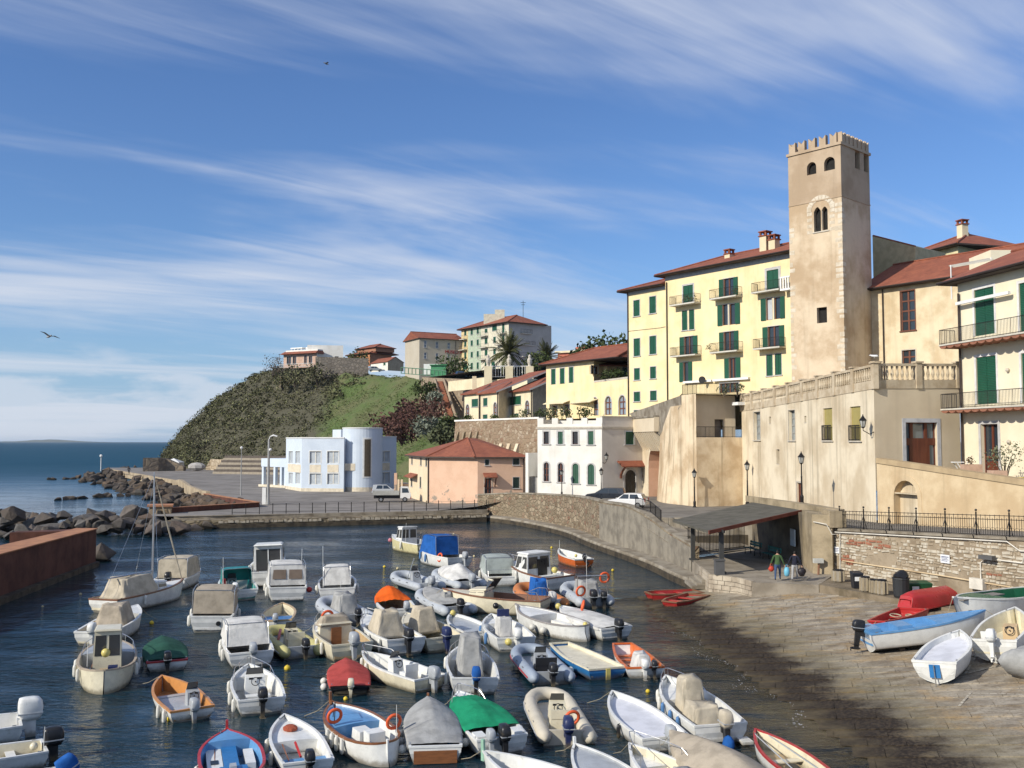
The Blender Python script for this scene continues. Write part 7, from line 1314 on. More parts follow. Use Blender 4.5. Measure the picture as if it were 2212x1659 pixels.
def bush(p, r, label, m, cat='shrub', n=220, nm='shrub', group=None, ls=.3, h=1.0, seed=0, trunk=None, tm=None, zb=0.0):
 rr = random.Random(seed+int(p[0]*7)+int(p[1])); t = thing(nm, tuple(p), label, cat, group); b = B(); tb = B(); hz = trunk or 0
 lobes = [(rr.uniform(-.5, .5)*r, rr.uniform(-.5, .5)*r, hz+r*h*rr.uniform(.45, .95), r*rr.uniform(.4, .7)) for _ in range(7)]
 for k in range(n):
  lx, ly, lz, lr = rr.choice(lobes); th, ph = rr.uniform(0, 6.28), math.asin(rr.uniform(-.9, 1)); q = rr.uniform(.55, 1.08); leaf(b, (lx+lr*q*math.cos(th)*math.cos(ph), ly+lr*q*math.sin(th)*math.cos(ph), max(.05, lz+lr*q*h*math.sin(ph))), ls*rr.uniform(.6, 1.3), rr, .3)
 for lx, ly, lz, lr in lobes: tb.tube([(0, 0, -.3), (lx*.4, ly*.4, lz*.5), (lx, ly, lz)], [.09*r*.5, .06*r*.5, .02*r*.5], 5)
 mk('trunk', tb, tm or M('bark', (.1, .08, .06), .95), t, local=True); mk('crown', b, m, t, local=True); return t
REDB, OLV, DKG = leafmat('russet_twigs', [(.075, .04, .034), (.12, .06, .05), (.085, .05, .036), (.14, .085, .06)]), leafmat('olive_leaves', [(.06, .075, .035), (.1, .115, .06), (.13, .14, .08)]), leafmat('dark_leaves', [(.03, .045, .018), (.05, .07, .025), (.07, .085, .03)])
AG = leafmat('agave_grey', [(.13, .15, .11), (.2, .22, .17), (.1, .12, .08)])
for i, (x, y, d, r, m, lb) in enumerate([(1150, 870, 190, 5.0, REDB, 'russet leafless shrub, tallest on the slope behind the pink house'), (1020, 880, 196, 4.2, REDB, 'russet leafless shrub nearest the blue stair tower'), (920, 900, 200, 4.0, REDB, 'russet leafless shrub at the left end of its row above the blue building'), (1230, 790, 200, 4.2, REDB, 'russet leafless shrub just below the red stair'), (1100, 790, 206, 3.6, REDB, 'russet leafless shrub halfway up the grass'), (1030, 960, 186, 3.6, REDB, 'low russet shrub behind the blue right wing'), (1200, 660, 222, 3.4, DKG, 'dark green shrub at the foot of the old bastion'), (1260, 720, 212, 2.6, AG, 'grey-green agave clump beside the red stair'), (1240, 925, 178, 3.4, AG, 'grey-green agave clump below the russet shrubs'), (1330, 990, 168, 3.0, OLV, 'olive green shrub beside the retaining wall buttresses'), (1370, 920, 176, 2.6, DKG, 'dark shrub at the foot of the red stair')]):
 q = at(*Z('h', x, y), d); bush((q.x, q.y, q.z-r*.6), r, lb, m, n=620, ls=.36, seed=i, group='shrubs on the slope', h=.95)
for x, y, d, r, lb in [(60, 460, 318, 5.0, 'bare grey tree left of the villa'), (105, 450, 314, 5.5, 'bare grey tree close beside the villa')]:
 q = at(*Z('h', x, y), d); bush((q.x, q.y, q.z-5), r, lb, leafmat('grey_twigs', [(.09, .075, .065), (.13, .11, .1), (.1, .085, .075)]) if 'grey_twigs' not in MATS else MATS['grey_twigs'], 'tree', 260, 'bare_tree', ls=.28, trunk=1.0)
q = at(*Z('s', 1740, 180), 205); bush((q.x, q.y, q.z-8), 9.5, 'big dark umbrella pine behind the yellow annex roof', DKG, 'tree', 1500, 'pine_tree', ls=.55, h=.75, trunk=2.5)
q = at(*Z('h', 1400, 505), 248); bush((q.x, q.y, q.z-2), 5.2, 'dark rounded tree in front of the museum lettering', DKG, 'tree', 700, 'tree', ls=.42, h=.9); q = at(*Z('h', 690, 440), 300); bush((q.x, q.y, q.z-2.5), 5, 'dark tree between the villa and the orange house', DKG, 'tree', 500, 'tree', ls=.45); q = at(*Z('h', 2040, 500), 200); bush((q.x, q.y, q.z-1), 3.6, 'dark shrub between the two palms', DKG, n=400, ls=.35)
for i, (x, y, r, f, m, lb) in enumerate([(880, 840, 1.5, 146, OLV, 'round olive shrub on the terrace wall before the cream houses'), (760, 845, .8, 150, OLV, 'small olive shrub on the terrace wall below green shutters'), (560, 850, .9, 153, DKG, 'low dark shrub below the middle terraced house'), (280, 855, 1.0, 157, DKG, 'low dark shrub below the leftmost terraced house'), (1040, 815, 1.2, 141, DKG, 'dark shrub at the left end of the annex terrace'), (1130, 810, 1.5, 139, OLV, 'bushy plant on the annex terrace below the awning'), (1300, 800, 1.3, 135.5, OLV, 'leafy plant on the annex terrace between door and arches'), (1480, 800, 1.4, 131, DKG, 'round dark shrub in front of the annex arches')]):
 q = at(*Z('s', x, y), f-1.2); bush((q.x, q.y, 12.5), r, lb, m, n=260, ls=.16, seed=i, group='terrace shrubs')
q = at(*Z('s', 1780, 430), 131.5); bush((q.x, q.y, ax), 2.4, 'leafy hedge on the annex roof terrace', DKG, n=600, ls=.2, h=.6);
for i, (x, y) in enumerate(((1180, 660), (1400, 640))): q = at(*Z('t', x, y), 96.9); bush((q.x, q.y, 14.2), .8, ('leafy plant left of the door on the bastion terrace', 'leafy plant by the balustrade end on the bastion terrace')[i], OLV, n=140, ls=.1, seed=i)
q = at(*Z('q', 1830, 540), 59.0); t = bush((q.x, q.y, 7.0), 1.15, 'sparse olive tree in a terracotta-pink planter', leafmat('olive_tree_leaves', [(.1, .11, .06), (.16, .17, .1), (.12, .12, .07)]), 'tree', 420, 'olive_tree', ls=.075, trunk=.5, h=1.3)
solo('planter', B().box(q.x-.75, q.x+.1, q.y-.2, q.y+.6, 6.6, 7.75), M('brick_pink', (.55, .37, .27), .9), 'square pink planter in front of the cream house door', 'planter'); q = at(*Z('q', 1375, 470), 62.0); solo('flower_box', B().box(q.x-.6, q.x+.6, q.y-.25, q.y+.25, 6.9, 8.05), MATS['brick_pink'], 'pink flower box with red blooms beside the white table', 'planter'); bush((q.x, q.y, 8.0), .4, 'red flowering plant in the pink flower box', leafmat('red_flowers', [(.2, .03, .02), (.06, .08, .03), (.3, .05, .03)]), n=90, ls=.06)
q = at(*Z('q', 1230, 480), 62.5); t = thing('folding_table', (q.x, q.y, 7.0), 'small white folding table on the ramp terrace', 'table'); mk('top', B().box(-.5, .5, -.3, .3, 1.15, 1.2), WHT, t, local=True)
for sy in (-.25, .25): mk('leg', B().cyl((-.4, sy, 0), (.35, sy, 1.15), .03, n=5), WHT, t, local=True); mk('leg', B().cyl((.4, sy, 0), (-.35, sy, 1.15), .03, n=5), WHT, t, local=True)
q = at(*Z('q', 2050, 580), 56.6); solo('yellow_tub', B().lathe([(.32, 0), (.4, .4), (.42, .42), (.34, .4)], (q.x, q.y, 7.0), 12), M('yellow_plastic', (.7, .5, .03), .5), 'bright yellow tub on the ramp wall at the right edge', 'tub')
for i, (x, y, d, r, lb) in enumerate([(230, 560, 294, 4.5, 'dark brown thicket below the villa loggia'), (400, 550, 291, 4.2, 'dark brown thicket below the dark terrace wall'), (140, 590, 300, 4.0, 'dark brown thicket at the seaward end of the villa')]): q = at(*Z('h', x, y), d); bush((q.x, q.y, q.z-r*.5), r, lb, SCRUB, n=420, ls=.4, seed=i, group='thickets below the villa')
# green fence + vans by the museum
t = thing('green_fence', (XU(930, 248), 248, 26), 'low green fence along the upper road by the museum', 'fence'); mk('bars', railing(B(), [at(*Z('h', 1025, 520), 250), at(*Z('h', 1360, 548), 240)], 1.6, 1.3, .06), M('green_fence_paint', (.1, .22, .14), .7), t)
q = at(*Z('h', 1305, 540), 247); solo('kiosk', B().box(q.x-1.9, q.x+1.9, 246, 249, q.z-.5, q.z+2.7).box(q.x-2.2, q.x+2.2, 245.6, 249.3, q.z+2.7, q.z+2.9), M('kiosk_green', (.08, .3, .14), .6), 'small green kiosk on the upper road', 'kiosk'); q = at(*Z('h', 1248, 520), 250); solo('camper_van', B().box(q.x-1.8, q.x+1.8, 249, 251, q.z-.3, q.z+2.4), WHT, 'white camper van beside the green kiosk', 'van')
# ================================================================== BOATS
def gel(n, c, r=.34):
 if 'gel_'+n in MATS: return MATS['gel_'+n]
 m = M('gel_'+n, c, r, tuple(x*.74 for x in c), var=.3, scale=2.2, spec=.45, streak=.12); t = m.node_tree; bs = t.nodes['Principled BSDF']; src = bs.inputs['Base Color'].links[0].from_socket
 g = N(t, 'ShaderNodeNewGeometry'); s = N(t, 'ShaderNodeSeparateXYZ'); L(t, g.outputs['Position'], s.inputs[0]); n2 = N(t, 'ShaderNodeTexNoise', i_Scale=5.0, i_Detail=6, i_Roughness=.7); L(t, g.outputs['Position'], n2.inputs['Vector'])
 k = mth(t, 'SUBTRACT', 1.0, smooth(t, mth(t, 'ADD', s.outputs[2], mth(t, 'MULTIPLY', mth(t, 'SUBTRACT', n2.outputs[0], .5), .3)), .04, .24)); sc_ = smooth(t, n2.outputs[0], .6, .72)
 L(t, mixc(t, mth(t, 'MAXIMUM', mth(t, 'MULTIPLY', k, .75), mth(t, 'MULTIPLY', sc_, .3)), src, (.13, .105, .065)), bs.inputs['Base Color']); return m
WHB, CRB, GRY = gel('white', (.74, .74, .71)), gel('cream', (.70, .64, .48)), gel('grey', (.38, .4, .42)); BLU, RED, ORG, GRNH = gel('blue', (.03, .17, .42)), gel('red', (.42, .03, .03)), gel('orange', (.62, .14, .03)), gel('green', (.02, .13, .07)); TANB = gel('tan', (.5, .36, .2)); BLK = gel('black', (.018, .018, .02)); YELB = gel('yellow', (.62, .52, .16)); SKY = gel('skyblue', (.12, .30, .55)); WOODB = M('varnished_wood', (.25, .1, .04), .4, (.15, .06, .025), scale=3, stretch=(1, 1, 6)); BRN = gel('brown', (.2, .09, .05)); NAVY = gel('navy', (.02, .03, .1)); TEALB = gel('teal', (.02, .26, .25))
def cloth(n, c): return M('cloth_'+n, c, .9, tuple(x*.75 for x in c), var=.5, scale=2.0, spec=.15, bump=.25, bscale=7)
CBE, CGY, CWH, CGN, CRD, COR, CBL, CDG, CTN = cloth('beige', (.50, .44, .34)), cloth('grey', (.36, .36, .35)), cloth('white', (.62, .61, .58)), cloth('green', (.015, .27, .13)), cloth('red', (.42, .07, .06)), cloth('orange', (.72, .12, .015)), cloth('blue', (.02, .11, .38)), cloth('darkgreen', (.025, .085, .06)), cloth('tan', (.42, .36, .28))
STEEL = M('stainless', (.55, .55, .55), .3, metal=.9); FEND = M('fender_white', (.68, .67, .62), .5, (.5, .48, .42), scale=3); FENB = M('fender_blue', (.08, .2, .42), .5); ROPE = M('rope', (.42, .36, .25), .95); BUOYO = M('lifebuoy_orange', (.72, .11, .03), .5); ACR = glass('acrylic_screen', (.05, .05, .05), .1)
def lerp(a, b_, t): return a+(b_-a)*t
ALLB = []
class Boat:
 def __init__(s, name, label, bow, stern, beam=1.9, kind='open', h=.55, hull=None, bottom=None, rim=None, inner=None, L=None, ramp=False, group='boats moored in the basin', flip=False):
  zb, zs = (h*1.3, h*.9)
  pb, ps = (G(*Z(*bow), zb), G(*Z(*stern), zs)) if not ramp else (G(*Z(*bow), 1.35+zb), G(*Z(*stern), 1.1+zs))
  vv = Z(*stern)[1]; kk = 1.0; KT = [(1100, 1.12), (1230, 1.06), (1330, 1.0), (1400, .92), (1470, .86), (1620, .79), (1800, .77)]
  for (va, ka), (vb, kb) in zip(KT, KT[1:]):
   if va <= vv <= vb: kk = lerp(ka, kb, (vv-va)/(vb-va))
  if ramp: kk = .95
  d = (pb-ps); d.z = 0; mid = (pb+ps)/2; s.L = L or max(3.4, min(6.6, d.length)); rz = math.atan2(d.y, d.x); s.h = h; s.bm = beam; s.kind = kind; s.hullm = hull or WHB; s.r = random.Random(label)
  z = 0.0
  if ramp: z = rampz(mid.x, mid.y)+.27
  s.o = thing(name, (mid.x, mid.y, z), label, 'boat', group, rz or 1e-6); s.o.scale = (kk, kk, kk)
  if ramp:
   mtx = Matrix.Rotation(-(slope if rampz(mid.x, mid.y) < 1.34 else 0), 4, 'Y') @ Matrix.Rotation(rz, 4, 'Z'); s.o.rotation_euler = mtx.to_euler()
  else: s.o.rotation_euler = (R(s.r.uniform(-2, 2)), R(s.r.uniform(-1, .5)), rz)
  ALLB.append(s)
  if kind != 'rib': s.mkhull(bottom or s.hullm, rim or s.hullm, inner or s.hullm)
 def p(s, name, b, m, par=None, sm=False): return mk(name, b, m, par or s.o, sm, local=True)
 def hb(s, t):
  if s.kind == 'gozzo':
   return s.bm/2*max(.02, (1-abs(2*t-.92)**2.5) if t > .46 else (1-((.46-t)/.46)**3.0)**.55)
  if s.kind == 'pram': return s.bm/2*(1 if t < .4 else lerp(1, .55, ((t-.4)/.6)**1.6))
  if s.kind == 'punt': return s.bm/2*(.95 if t < .75 else lerp(.95, .6, (t-.75)/.25))
  k = (.9+.1*math.sin(min(t/.4, 1)*math.pi/2)); return s.bm/2*k*(1 if t < .38 else max(.015, 1-((t-.38)/.62)**2.3))
 def sh(s, t): return s.h*(1+.42*t*t+(.22*(1-t)**3 if s.kind == 'gozzo' else 0)) if s.kind != 'punt' else s.h
 def X(s, t): return (t-.5)*s.L
 ST = [0, .015, .035, .07, .14, .24, .34, .44, .54, .63, .71, .78, .84, .89, .93, .965, .99, 1]
 def mkhull(s, bot, rim, inn):
  rings = []
  for t in s.ST:
   b_, z = s.hb(t), s.sh(t); pull = s.L*.07*max(0, (t-.8)/.2)**2; x = s.X(t); kz = -.28+.2*max(0, (t-.75)/.25)**2
   st = s.L*.03*(1-t)**8 if s.kind != 'gozzo' else -s.L*.03*(1-t)**8
   half = [(x, b_, z), (x-pull*.25, b_*.97, z*.62), (x-pull*.7+st, b_*.86, .1), (x-pull*.85+st, b_*.8, -.02), (x-pull+st, b_*.45, kz*.6), (x-pull*1.3+st, 0, kz)]
   rings.append(half+[(q[0], -q[1], q[2]) for q in half[-2::-1]])
  b = B(); b.loft(rings, False); n = len(rings[0])
  if s.kind not in ('gozzo',): b.f.append(tuple(range(n)))
  if s.kind in ('pram', 'punt'): b.f.append(tuple(len(b.v)-1-i for i in range(n)))
  o = s.p('hull', b, [s.hullm, bot], sm=False); nf = len(b.f)
  for i, f in enumerate(o.data.polygons):
   j = i % (n-1)
   if i < (len(rings)-1)*(n-1): f.material_index = 1 if 3 <= j <= n-5 else 0; f.use_smooth = True
  # inside
  g = .085; fl = .14; rg = []; gr = []
  for t in s.ST[:-1] if s.kind not in ('pram', 'punt') else s.ST:
   b_, z, x = s.hb(t), s.sh(t), s.X(t); x = max(x, s.X(0)+.05); bi = max(b_-g, .01); x2 = x-(s.L*.02 if t > .9 else 0)
   rg.append([(x2, bi, z-.01), (x2, bi*.9, fl), (x2, 0, fl-.03), (x2, -bi*.9, fl), (x2, -bi, z-.01)])
  b = B().loft(rg, False); b.f.append((0, 1, 2, 3, 4)); k = len(b.v); s.p('interior', b, inn)
  path = [(s.X(t), s.hb(t), s.sh(t)) for t in s.ST]
  def sec(q, sg): x, b_, z = q; bi = max(b_-g, .0); return [(x, sg*(b_+.025), z-.05), (x, sg*(b_+.025), z+.025), (x, sg*bi, z+.025), (x, sg*bi, z-.05)]
  b = B(); b.loft([sec(q, 1) for q in path]); b.loft([sec(q, -1)[::-1] for q in path]); x0 = s.X(0)
  if s.kind != 'gozzo': b.box(x0-.02, x0+.08, -s.hb(0)-.02, s.hb(0)+.02, s.sh(0)-.06, s.sh(0)+.02)
  if s.kind in ('pram', 'punt'): b.box(-x0-.06, -x0+.03, -s.hb(1)-.02, s.hb(1)+.02, s.sh(1)-.05, s.sh(1)+.024)
  s.p('gunwale', b, rim)
 def thwart(s, *ts, m=None, z=None):
  for t in ts: b_ = s.hb(t)-.09; s.p('thwart', B().box(s.X(t)-.16, s.X(t)+.16, -b_, b_, (z or s.h*.6)-.04, z or s.h*.6), m or s.hullm)
  return s
 def foredeck(s, t0=.66, m=None, t1=.985, drop=.0, cam=.05):
  rg = []; n = 8
  for i in range(n+1): t = lerp(t0, t1, i/n); b_, z = max(s.hb(t)-.05, .01), s.sh(t)-drop; rg.append([(s.X(t), b_, z+.005), (s.X(t), b_*.5, z+cam*b_), (s.X(t), 0, z+cam*1.3*b_), (s.X(t), -b_*.5, z+cam*b_), (s.X(t), -b_, z+.005)])
  b = B().loft(rg, False); q = rg[0]; b.add(q+[(q[0][0], q[0][1]*.9, .14), (q[0][0], -q[0][1]*.9, .14)], [(0, 1, 2, 3, 4, 6, 5)]); s.p('foredeck' if t0 > .3 else 'deck', b, m or s.hullm); return s
 def deck(s, m=None, t0=.02, drop=.05): return s.foredeck(t0, m, .975, drop, .0)
 def cover(s, m, t0=.0, t1=1.0, peak=.35, tp=.45, name='cover', skirt=.14, wr=.03, flat=1.6):
  rg = []; n = 30; r_ = s.r; ph = r_.uniform(0, 6)
  for i in range(n+1):
   t = lerp(t0, t1, i/n); b_, z, x = s.hb(min(t, .995))+.045, s.sh(t), s.X(t)+(.06 if t >= .99 else (-.04 if t <= .01 else 0)); k = max(0, 1-abs((t-tp)/(tp-t0+.02 if t < tp else t1-tp+.02))**flat)*peak; row = []
   for j in range(25):
    a = j/24*2-1; y = b_*max(-1, min(1, a*1.12)); zz = z+.03+k*(1-abs(a)**1.35);
    if abs(a) > .93: zz = z-skirt
    w_ = wr*(abs(math.sin(5*t+2.6*a+ph))+.8*abs(math.sin(3.1*a-6*t+ph*2))+.5*abs(math.sin(9*a+4*t*a+ph))-1.1)*(1-abs(a)**6)
    row.append((x, y, zz+w_*.6))
   rg.append(row)
  s.p(name, B().loft(rg, False), m, sm=True)
  return s
 def clutter(s):
  r_ = s.r; k = r_.randint(0, 3)
  for t, sg in ((.05, 1), (.05, -1), (.9, 1)): s.p('cleat', B().box(s.X(t)-.07, s.X(t)+.07, sg*(s.hb(t)-.05)-.015, sg*(s.hb(t)-.05)+.015, s.sh(t)+.02, s.sh(t)+.06), STEEL)
  s.p('rope_coil', B().torus((s.X(r_.uniform(.12, .3)), r_.uniform(-.3, .3)*s.bm, .2), .14, .035, (.1, .1, 1), 12, 5).torus((s.X(.2), .2, .24), .12, .03, (.2, .1, 1), 12, 5), ROPE)
  if k == 0: s.p('bucket', B().lathe([(.1, 0), (.14, .28), (.12, .28), (.09, .03)], (s.X(.22), -.3*s.bm, .16), 10), r_.choice((BLU, BLK, ORG)))
  elif k == 1: s.p('fuel_can', B().box(s.X(.1), s.X(.1)+.3, .15*s.bm, .15*s.bm+.2, .15, .42), RED)
  elif k == 2: s.p('oar', B().tube([(s.X(.15), .28*s.bm, s.h*.75), (s.X(.75), .22*s.bm, s.h*.8)], .025, 5), WOODB)
  s.line(1.0, r_.uniform(1.2, 2.4), r_.uniform(-.8, .8)); return s
 def tent(s, m, t0, t1, w0, w1, z0, zt, name='canvas', top=.6, lean=.0, wr=.035):
  """draped canvas over a console or seat"""
  rg = []; r_ = s.r; ph = r_.uniform(0, 6); x0, x1 = s.X(t0), s.X(t1); xm, hw = (x0+x1)/2, (x1-x0)/2
  for i in range(12):
   q = min(1, i/10); k = (1 if q < .05 else lerp(1, top, q**.7))*(.45 if i == 11 else 1); z = lerp(z0, zt, q)-(.03 if i == 11 else 0); row = []
   for j in range(48):
    a = 2*math.pi*j/48; cx = math.copysign(abs(math.cos(a))**.3, math.cos(a)); cy = math.copysign(abs(math.sin(a))**.3, math.sin(a)); w_ = 1+wr*(2.4*abs(math.sin(3.5*a+ph+q*1.6))+1.2*abs(math.sin(8*a-q*2.5+ph*3))-1.7)*(1-q*.35)
    row.append((xm+lean*q+hw*k*cx*w_, lerp(w0, w1, q)*cy*w_*(.45 if i == 11 else 1), z+wr*1.8*math.sin(2*a+ph)*q))
   rg.append(row)
  s.p(name, B().loft(rg), m, sm=True); return s
 def canopy(s, m, t0, t1, zt, name='canopy', wd=.9, win=None, front=.35, back=.1, openb=False):
  """framed canvas enclosure standing on the gunwales"""
  x0, x1 = s.X(t0), s.X(t1); b_ = s.hb((t0+t1)/2)*wd; z0 = s.sh(t0)+.02; prof = [(x0, z0), (x0+back*.7, lerp(z0, zt, .8)), (x0+back, zt-.02), ((x0+x1)/2, zt+.04), (x1-front, zt-.02), (x1-front*.5, lerp(z0, zt, .6)), (x1, z0+.05)]; rg = []
  for j in range(9):
   a = j/8*2-1; y = b_*math.copysign(min(1, abs(a)*1.15), a); dz = .13*abs(a)**4
   rg.append([(x, y*(1 if z < z0+.3 else .93), z-(dz if z > z0+.3 else 0)) for x, z in prof])
  b = B().loft(rg, False);
  for row in (rg[0], rg[-1]): b.add(row, [tuple(range(len(row)))])
  if openb: b.f = [f for i, f in enumerate(b.f) if not (i < 48 and i % 6 in (0, 1))]
  o = s.p(name, b, m, sm=False)
  fr = B()
  for sy in (-1, 1): fr.tube([(x, sy*b_*.97, z) for x, z in prof], .02, 5)
  fr.tube([(prof[2][0], -b_*.93, prof[2][1]), (prof[2][0], b_*.93, prof[2][1])], .02, 5); s.p('canopy_frame', fr, STEEL, o)
  if win:
   for y0, y1 in ((-.8, -.08), (.08, .8)): s.p('window_flap', B().add([(lerp(x0, x0+back*.7, .2)-.02, b_*y0, lerp(z0, zt, .3)), (lerp(x0, x0+back*.7, .2)-.02, b_*y1, lerp(z0, zt, .3)), (x0+back*.68-.02, b_*y1*.95, lerp(z0, zt, .75)), (x0+back*.68-.02, b_*y0*.95, lerp(z0, zt, .75))], [(0, 1, 2, 3)]), win, o)
  return s
 def cabin(s, t0, t1, zt, m=None, wd=.78, win=True, front=.5, name='cabin', roofm=None, back=0.05, roof_over=.12):
  m = m or s.hullm; x0, x1 = s.X(t0), s.X(t1); b_ = min(s.hb(t0), s.hb((t0+t1)/2)*1.05)*wd; bf = min(b_, s.hb(t1)*.9+.1); z0 = .2
  ztb = zt; P = [(x0, -b_, z0), (x0, b_, z0), (x1, bf, z0), (x1, -bf, z0)]; T = [(x0+back, -b_*.9, ztb), (x0+back, b_*.9, ztb), (x1-front, bf*.86, ztb-.05), (x1-front, -bf*.86, ztb-.05)]
  o = s.p(name, B().hexa([P[0], P[3], P[2], P[1], T[0], T[3], T[2], T[1]]), m); rv = roof_over
  s.p('cabin_roof', B().hexa([(x0+back-rv, -b_*.95, ztb+.003), (x1-front+rv, -bf*.92, ztb-.045), (x1-front+rv, bf*.92, ztb-.045), (x0+back-rv, b_*.95, ztb+.003), (x0+back-rv*.8, -b_*.85, ztb+.08), (x1-front+rv*.8, -bf*.82, ztb+.03), (x1-front+rv*.8, bf*.82, ztb+.03), (x0+back-rv*.8, b_*.85, ztb+.08)]), roofm or m, o)
  if win:
   zs = s.sh(t0)+.08; f = lambda a, c, q: tuple(lerp(a[i], c[i], q) for i in range(3)); h0, h1 = (zs+.1-z0)/(ztb-z0), .9
   for A_, B_, C_, D_, n in ((P[0], P[1], T[1], T[0], 2), (P[3], P[2], T[2], T[3], 2), (P[0], P[3], T[3], T[0], 2), (P[1], P[2], T[2], T[1], 2)):
    for k in range(n):
     q0, q1 = (k+.1)/n, (k+.9)/n; e = []
     for qq, hh_ in ((q0, h0), (q1, h0), (q1, h1), (q0, h1)): e.append(Vector(f(f(A_, D_, hh_), f(B_, C_, hh_), qq)))
     nrm = (e[1]-e[0]).cross(e[3]-e[0]).normalized(); c = sum(e, Vector())/4; ctr = Vector(((x0+x1)/2, 0, c.z)); nrm = nrm if (c-ctr).dot(nrm) > 0 else -nrm; s.p('cabin_window', B().add([q_+nrm*.012 for q_ in e], [(0, 1, 2, 3)]), ACR, o)
  return s
 def console(s, t, m=None, w_=.32, y=0.0, h=.85, screen=True, wheel=True):
  x = s.X(t); m = m or WHB; o = s.p('console', B().hexa([(x-.25, y-w_, .13), (x+.28, y-w_, .13), (x+.28, y+w_, .13), (x-.25, y+w_, .13), (x-.12, y-w_*.9, h), (x+.22, y-w_*.9, h+.08), (x+.22, y+w_*.9, h+.08), (x-.12, y+w_*.9, h)]), m)
  if wheel: s.p('steering_wheel', B().torus((x-.24, y, h*.85), .17, .018, (-1, 0, .35), 14, 5).tube([(x-.1, y, h*.8), (x-.24, y, h*.85)], .03, 5), BLK, o)
  if screen: s.p('windscreen', B().add([(x+.2, y-w_*.85, h+.05), (x+.2, y+w_*.85, h+.05), (x+.05, y+w_*.75, h+.38), (x+.05, y-w_*.75, h+.38)], [(0, 1, 2, 3)]), ACR, o)
  s.p('dials', B().box(x-.14, x-.11, y-w_*.6, y-w_*.15, h*.92, h).box(x-.14, x-.11, y+w_*.2, y+w_*.6, h*.92, h), BLK, o); return s
 def seat(s, t, m=None, w_=.35, y=0.0, h=.5, back=True):
  x = s.X(t); b = B().box(x-.22, x+.22, y-w_, y+w_, .13, h)
  if back: b.box(x-.25, x-.17, y-w_, y+w_, h, h+.35)
  s.p('seat', b, m or WHB); return s
 def motor(s, m=None, y=0.0, k=1.0, tilt=0, cov=None, x=None, zoff=0, text=None):
  """outboard: cowl, leg and propeller, hung on the transom"""
  m = m or BLK; x0 = (s.X(0) if x is None else x)-.12; z = s.sh(0)+zoff; rt = Matrix.Translation((x0, y, z)) @ Matrix.Rotation(R(tilt), 4, 'Y') @ Matrix.Scale(k, 4); tf = lambda b: (setattr(b, 'v', [tuple(rt @ Vector(q)) for q in b.v]), b)[1]
  c = B(); rg = []
  for zc, sx, sy, ox in ((-.02, .2, .13, 0), (.08, .25, .165, -.01), (.25, .27, .175, -.01), (.38, .255, .16, .0), (.46, .215, .135, .02), (.485, .12, .08, .03)): rg.append([(ox-.12+sx*math.copysign(abs(math.cos(a))**.42, math.cos(a)), sy*math.copysign(abs(math.sin(a))**.42, math.sin(a)), zc) for a in [2*math.pi*i/14 for i in range(14)]])
  o = s.p('outboard_motor', tf(c.loft(rg)), cov or m, sm=True)
  s.p('motor_leg', tf(B().hexa([(-.25, -.05, -.75), (-.06, -.05, -.75), (-.06, .05, -.75), (-.25, .05, -.75), (-.24, -.09, 0), (.0, -.09, 0), (.0, .09, 0), (-.24, .09, 0)]).box(-.36, -.02, -.11, .11, -.62, -.6).tube([(-.42, 0, -.78), (-.34, 0, -.78), (-.05, 0, -.78), (.05, 0, -.78)], [.03, .06, .06, .02], 8)), m if not cov else BLK, o)
  pr_ = B()
  for q in range(3): a = q*2.094; pr_.add([(-.4, 0, -.78), (-.37, .13*math.cos(a), -.78+.13*math.sin(a)), (-.42, .13*math.cos(a+.7), -.78+.13*math.sin(a+.7))], [(0, 1, 2)])
  s.p('propeller', tf(pr_), BLK, o); s.p('clamp', tf(B().box(-.02, .16, -.1, .1, -.22, .06)), m, o); s.p('cowl_band', tf(B().box(-.385, .14, -.178, .178, .12, .15)), GRY, o)
  s.mo = o; return s
 def fender(s, *ts, m=None, r=.085, ball=False):
  for t in ts:
   sg = 1 if t > 0 else -1; t = abs(t); b_, z, x = s.hb(t)+.09, s.sh(t), s.X(t)
   b = B().ball((x, sg*(b_+.08), z-.35), .17, n=9, m=7) if ball else B().lathe([(.02, -.6), (r*.8, -.55), (r, -.45), (r, -.18), (r*.8, -.08), (.02, -.03)], (x, sg*b_, z), 8)
   b.tube([(x, sg*(b_), z-.05), (x, sg*(b_-.1), z+.02)], .012, 4); s.p('fender', b, m or FEND, sm=True)
  return s
 def buoyring(s, t, y, z, nrm=(1, 0, .2), m=None, r=.27): s.p('lifebuoy', B().torus((s.X(t), y, z), r, .065, nrm, 18, 7), m or BUOYO, sm=True); return s
 def rail(s, t0=.6, t1=.98, h=.35):
  b = B(); ts = [lerp(t0, t1, i/6) for i in range(7)]; pl_ = [(s.X(t), s.hb(t)*.93, s.sh(t)+h*min(1, 3*i/6)) for i, t in enumerate(ts)]; b.tube(pl_+[(q[0], -q[1], q[2]) for q in pl_[::-1]], .016, 5)
  for i in (2, 4, 6):
   for sg in (-1, 1): b.tube([(pl_[i][0], sg*pl_[i][1], pl_[i][2]), (pl_[i][0], sg*pl_[i][1], s.sh(ts[i]))], .012, 4)
  s.p('bow_rail', b, STEEL); return s
 def pole(s, t, y, h, r=.018, m=None, name='pole'): s.p(name, B().tube([(s.X(t), y, .2), (s.X(t)-.04, y, h)], [r, r*.6], 5), m or WHB); return s
 def line(s, t=1.0, dx=2.2, dy=.4): q = (s.X(t), 0, s.sh(t)); s.p('mooring_line', B().tube([q, (q[0]+dx*.5, dy*.5, q[2]*.35), (q[0]+dx, dy, -.05)], .012, 4), ROPE); return s
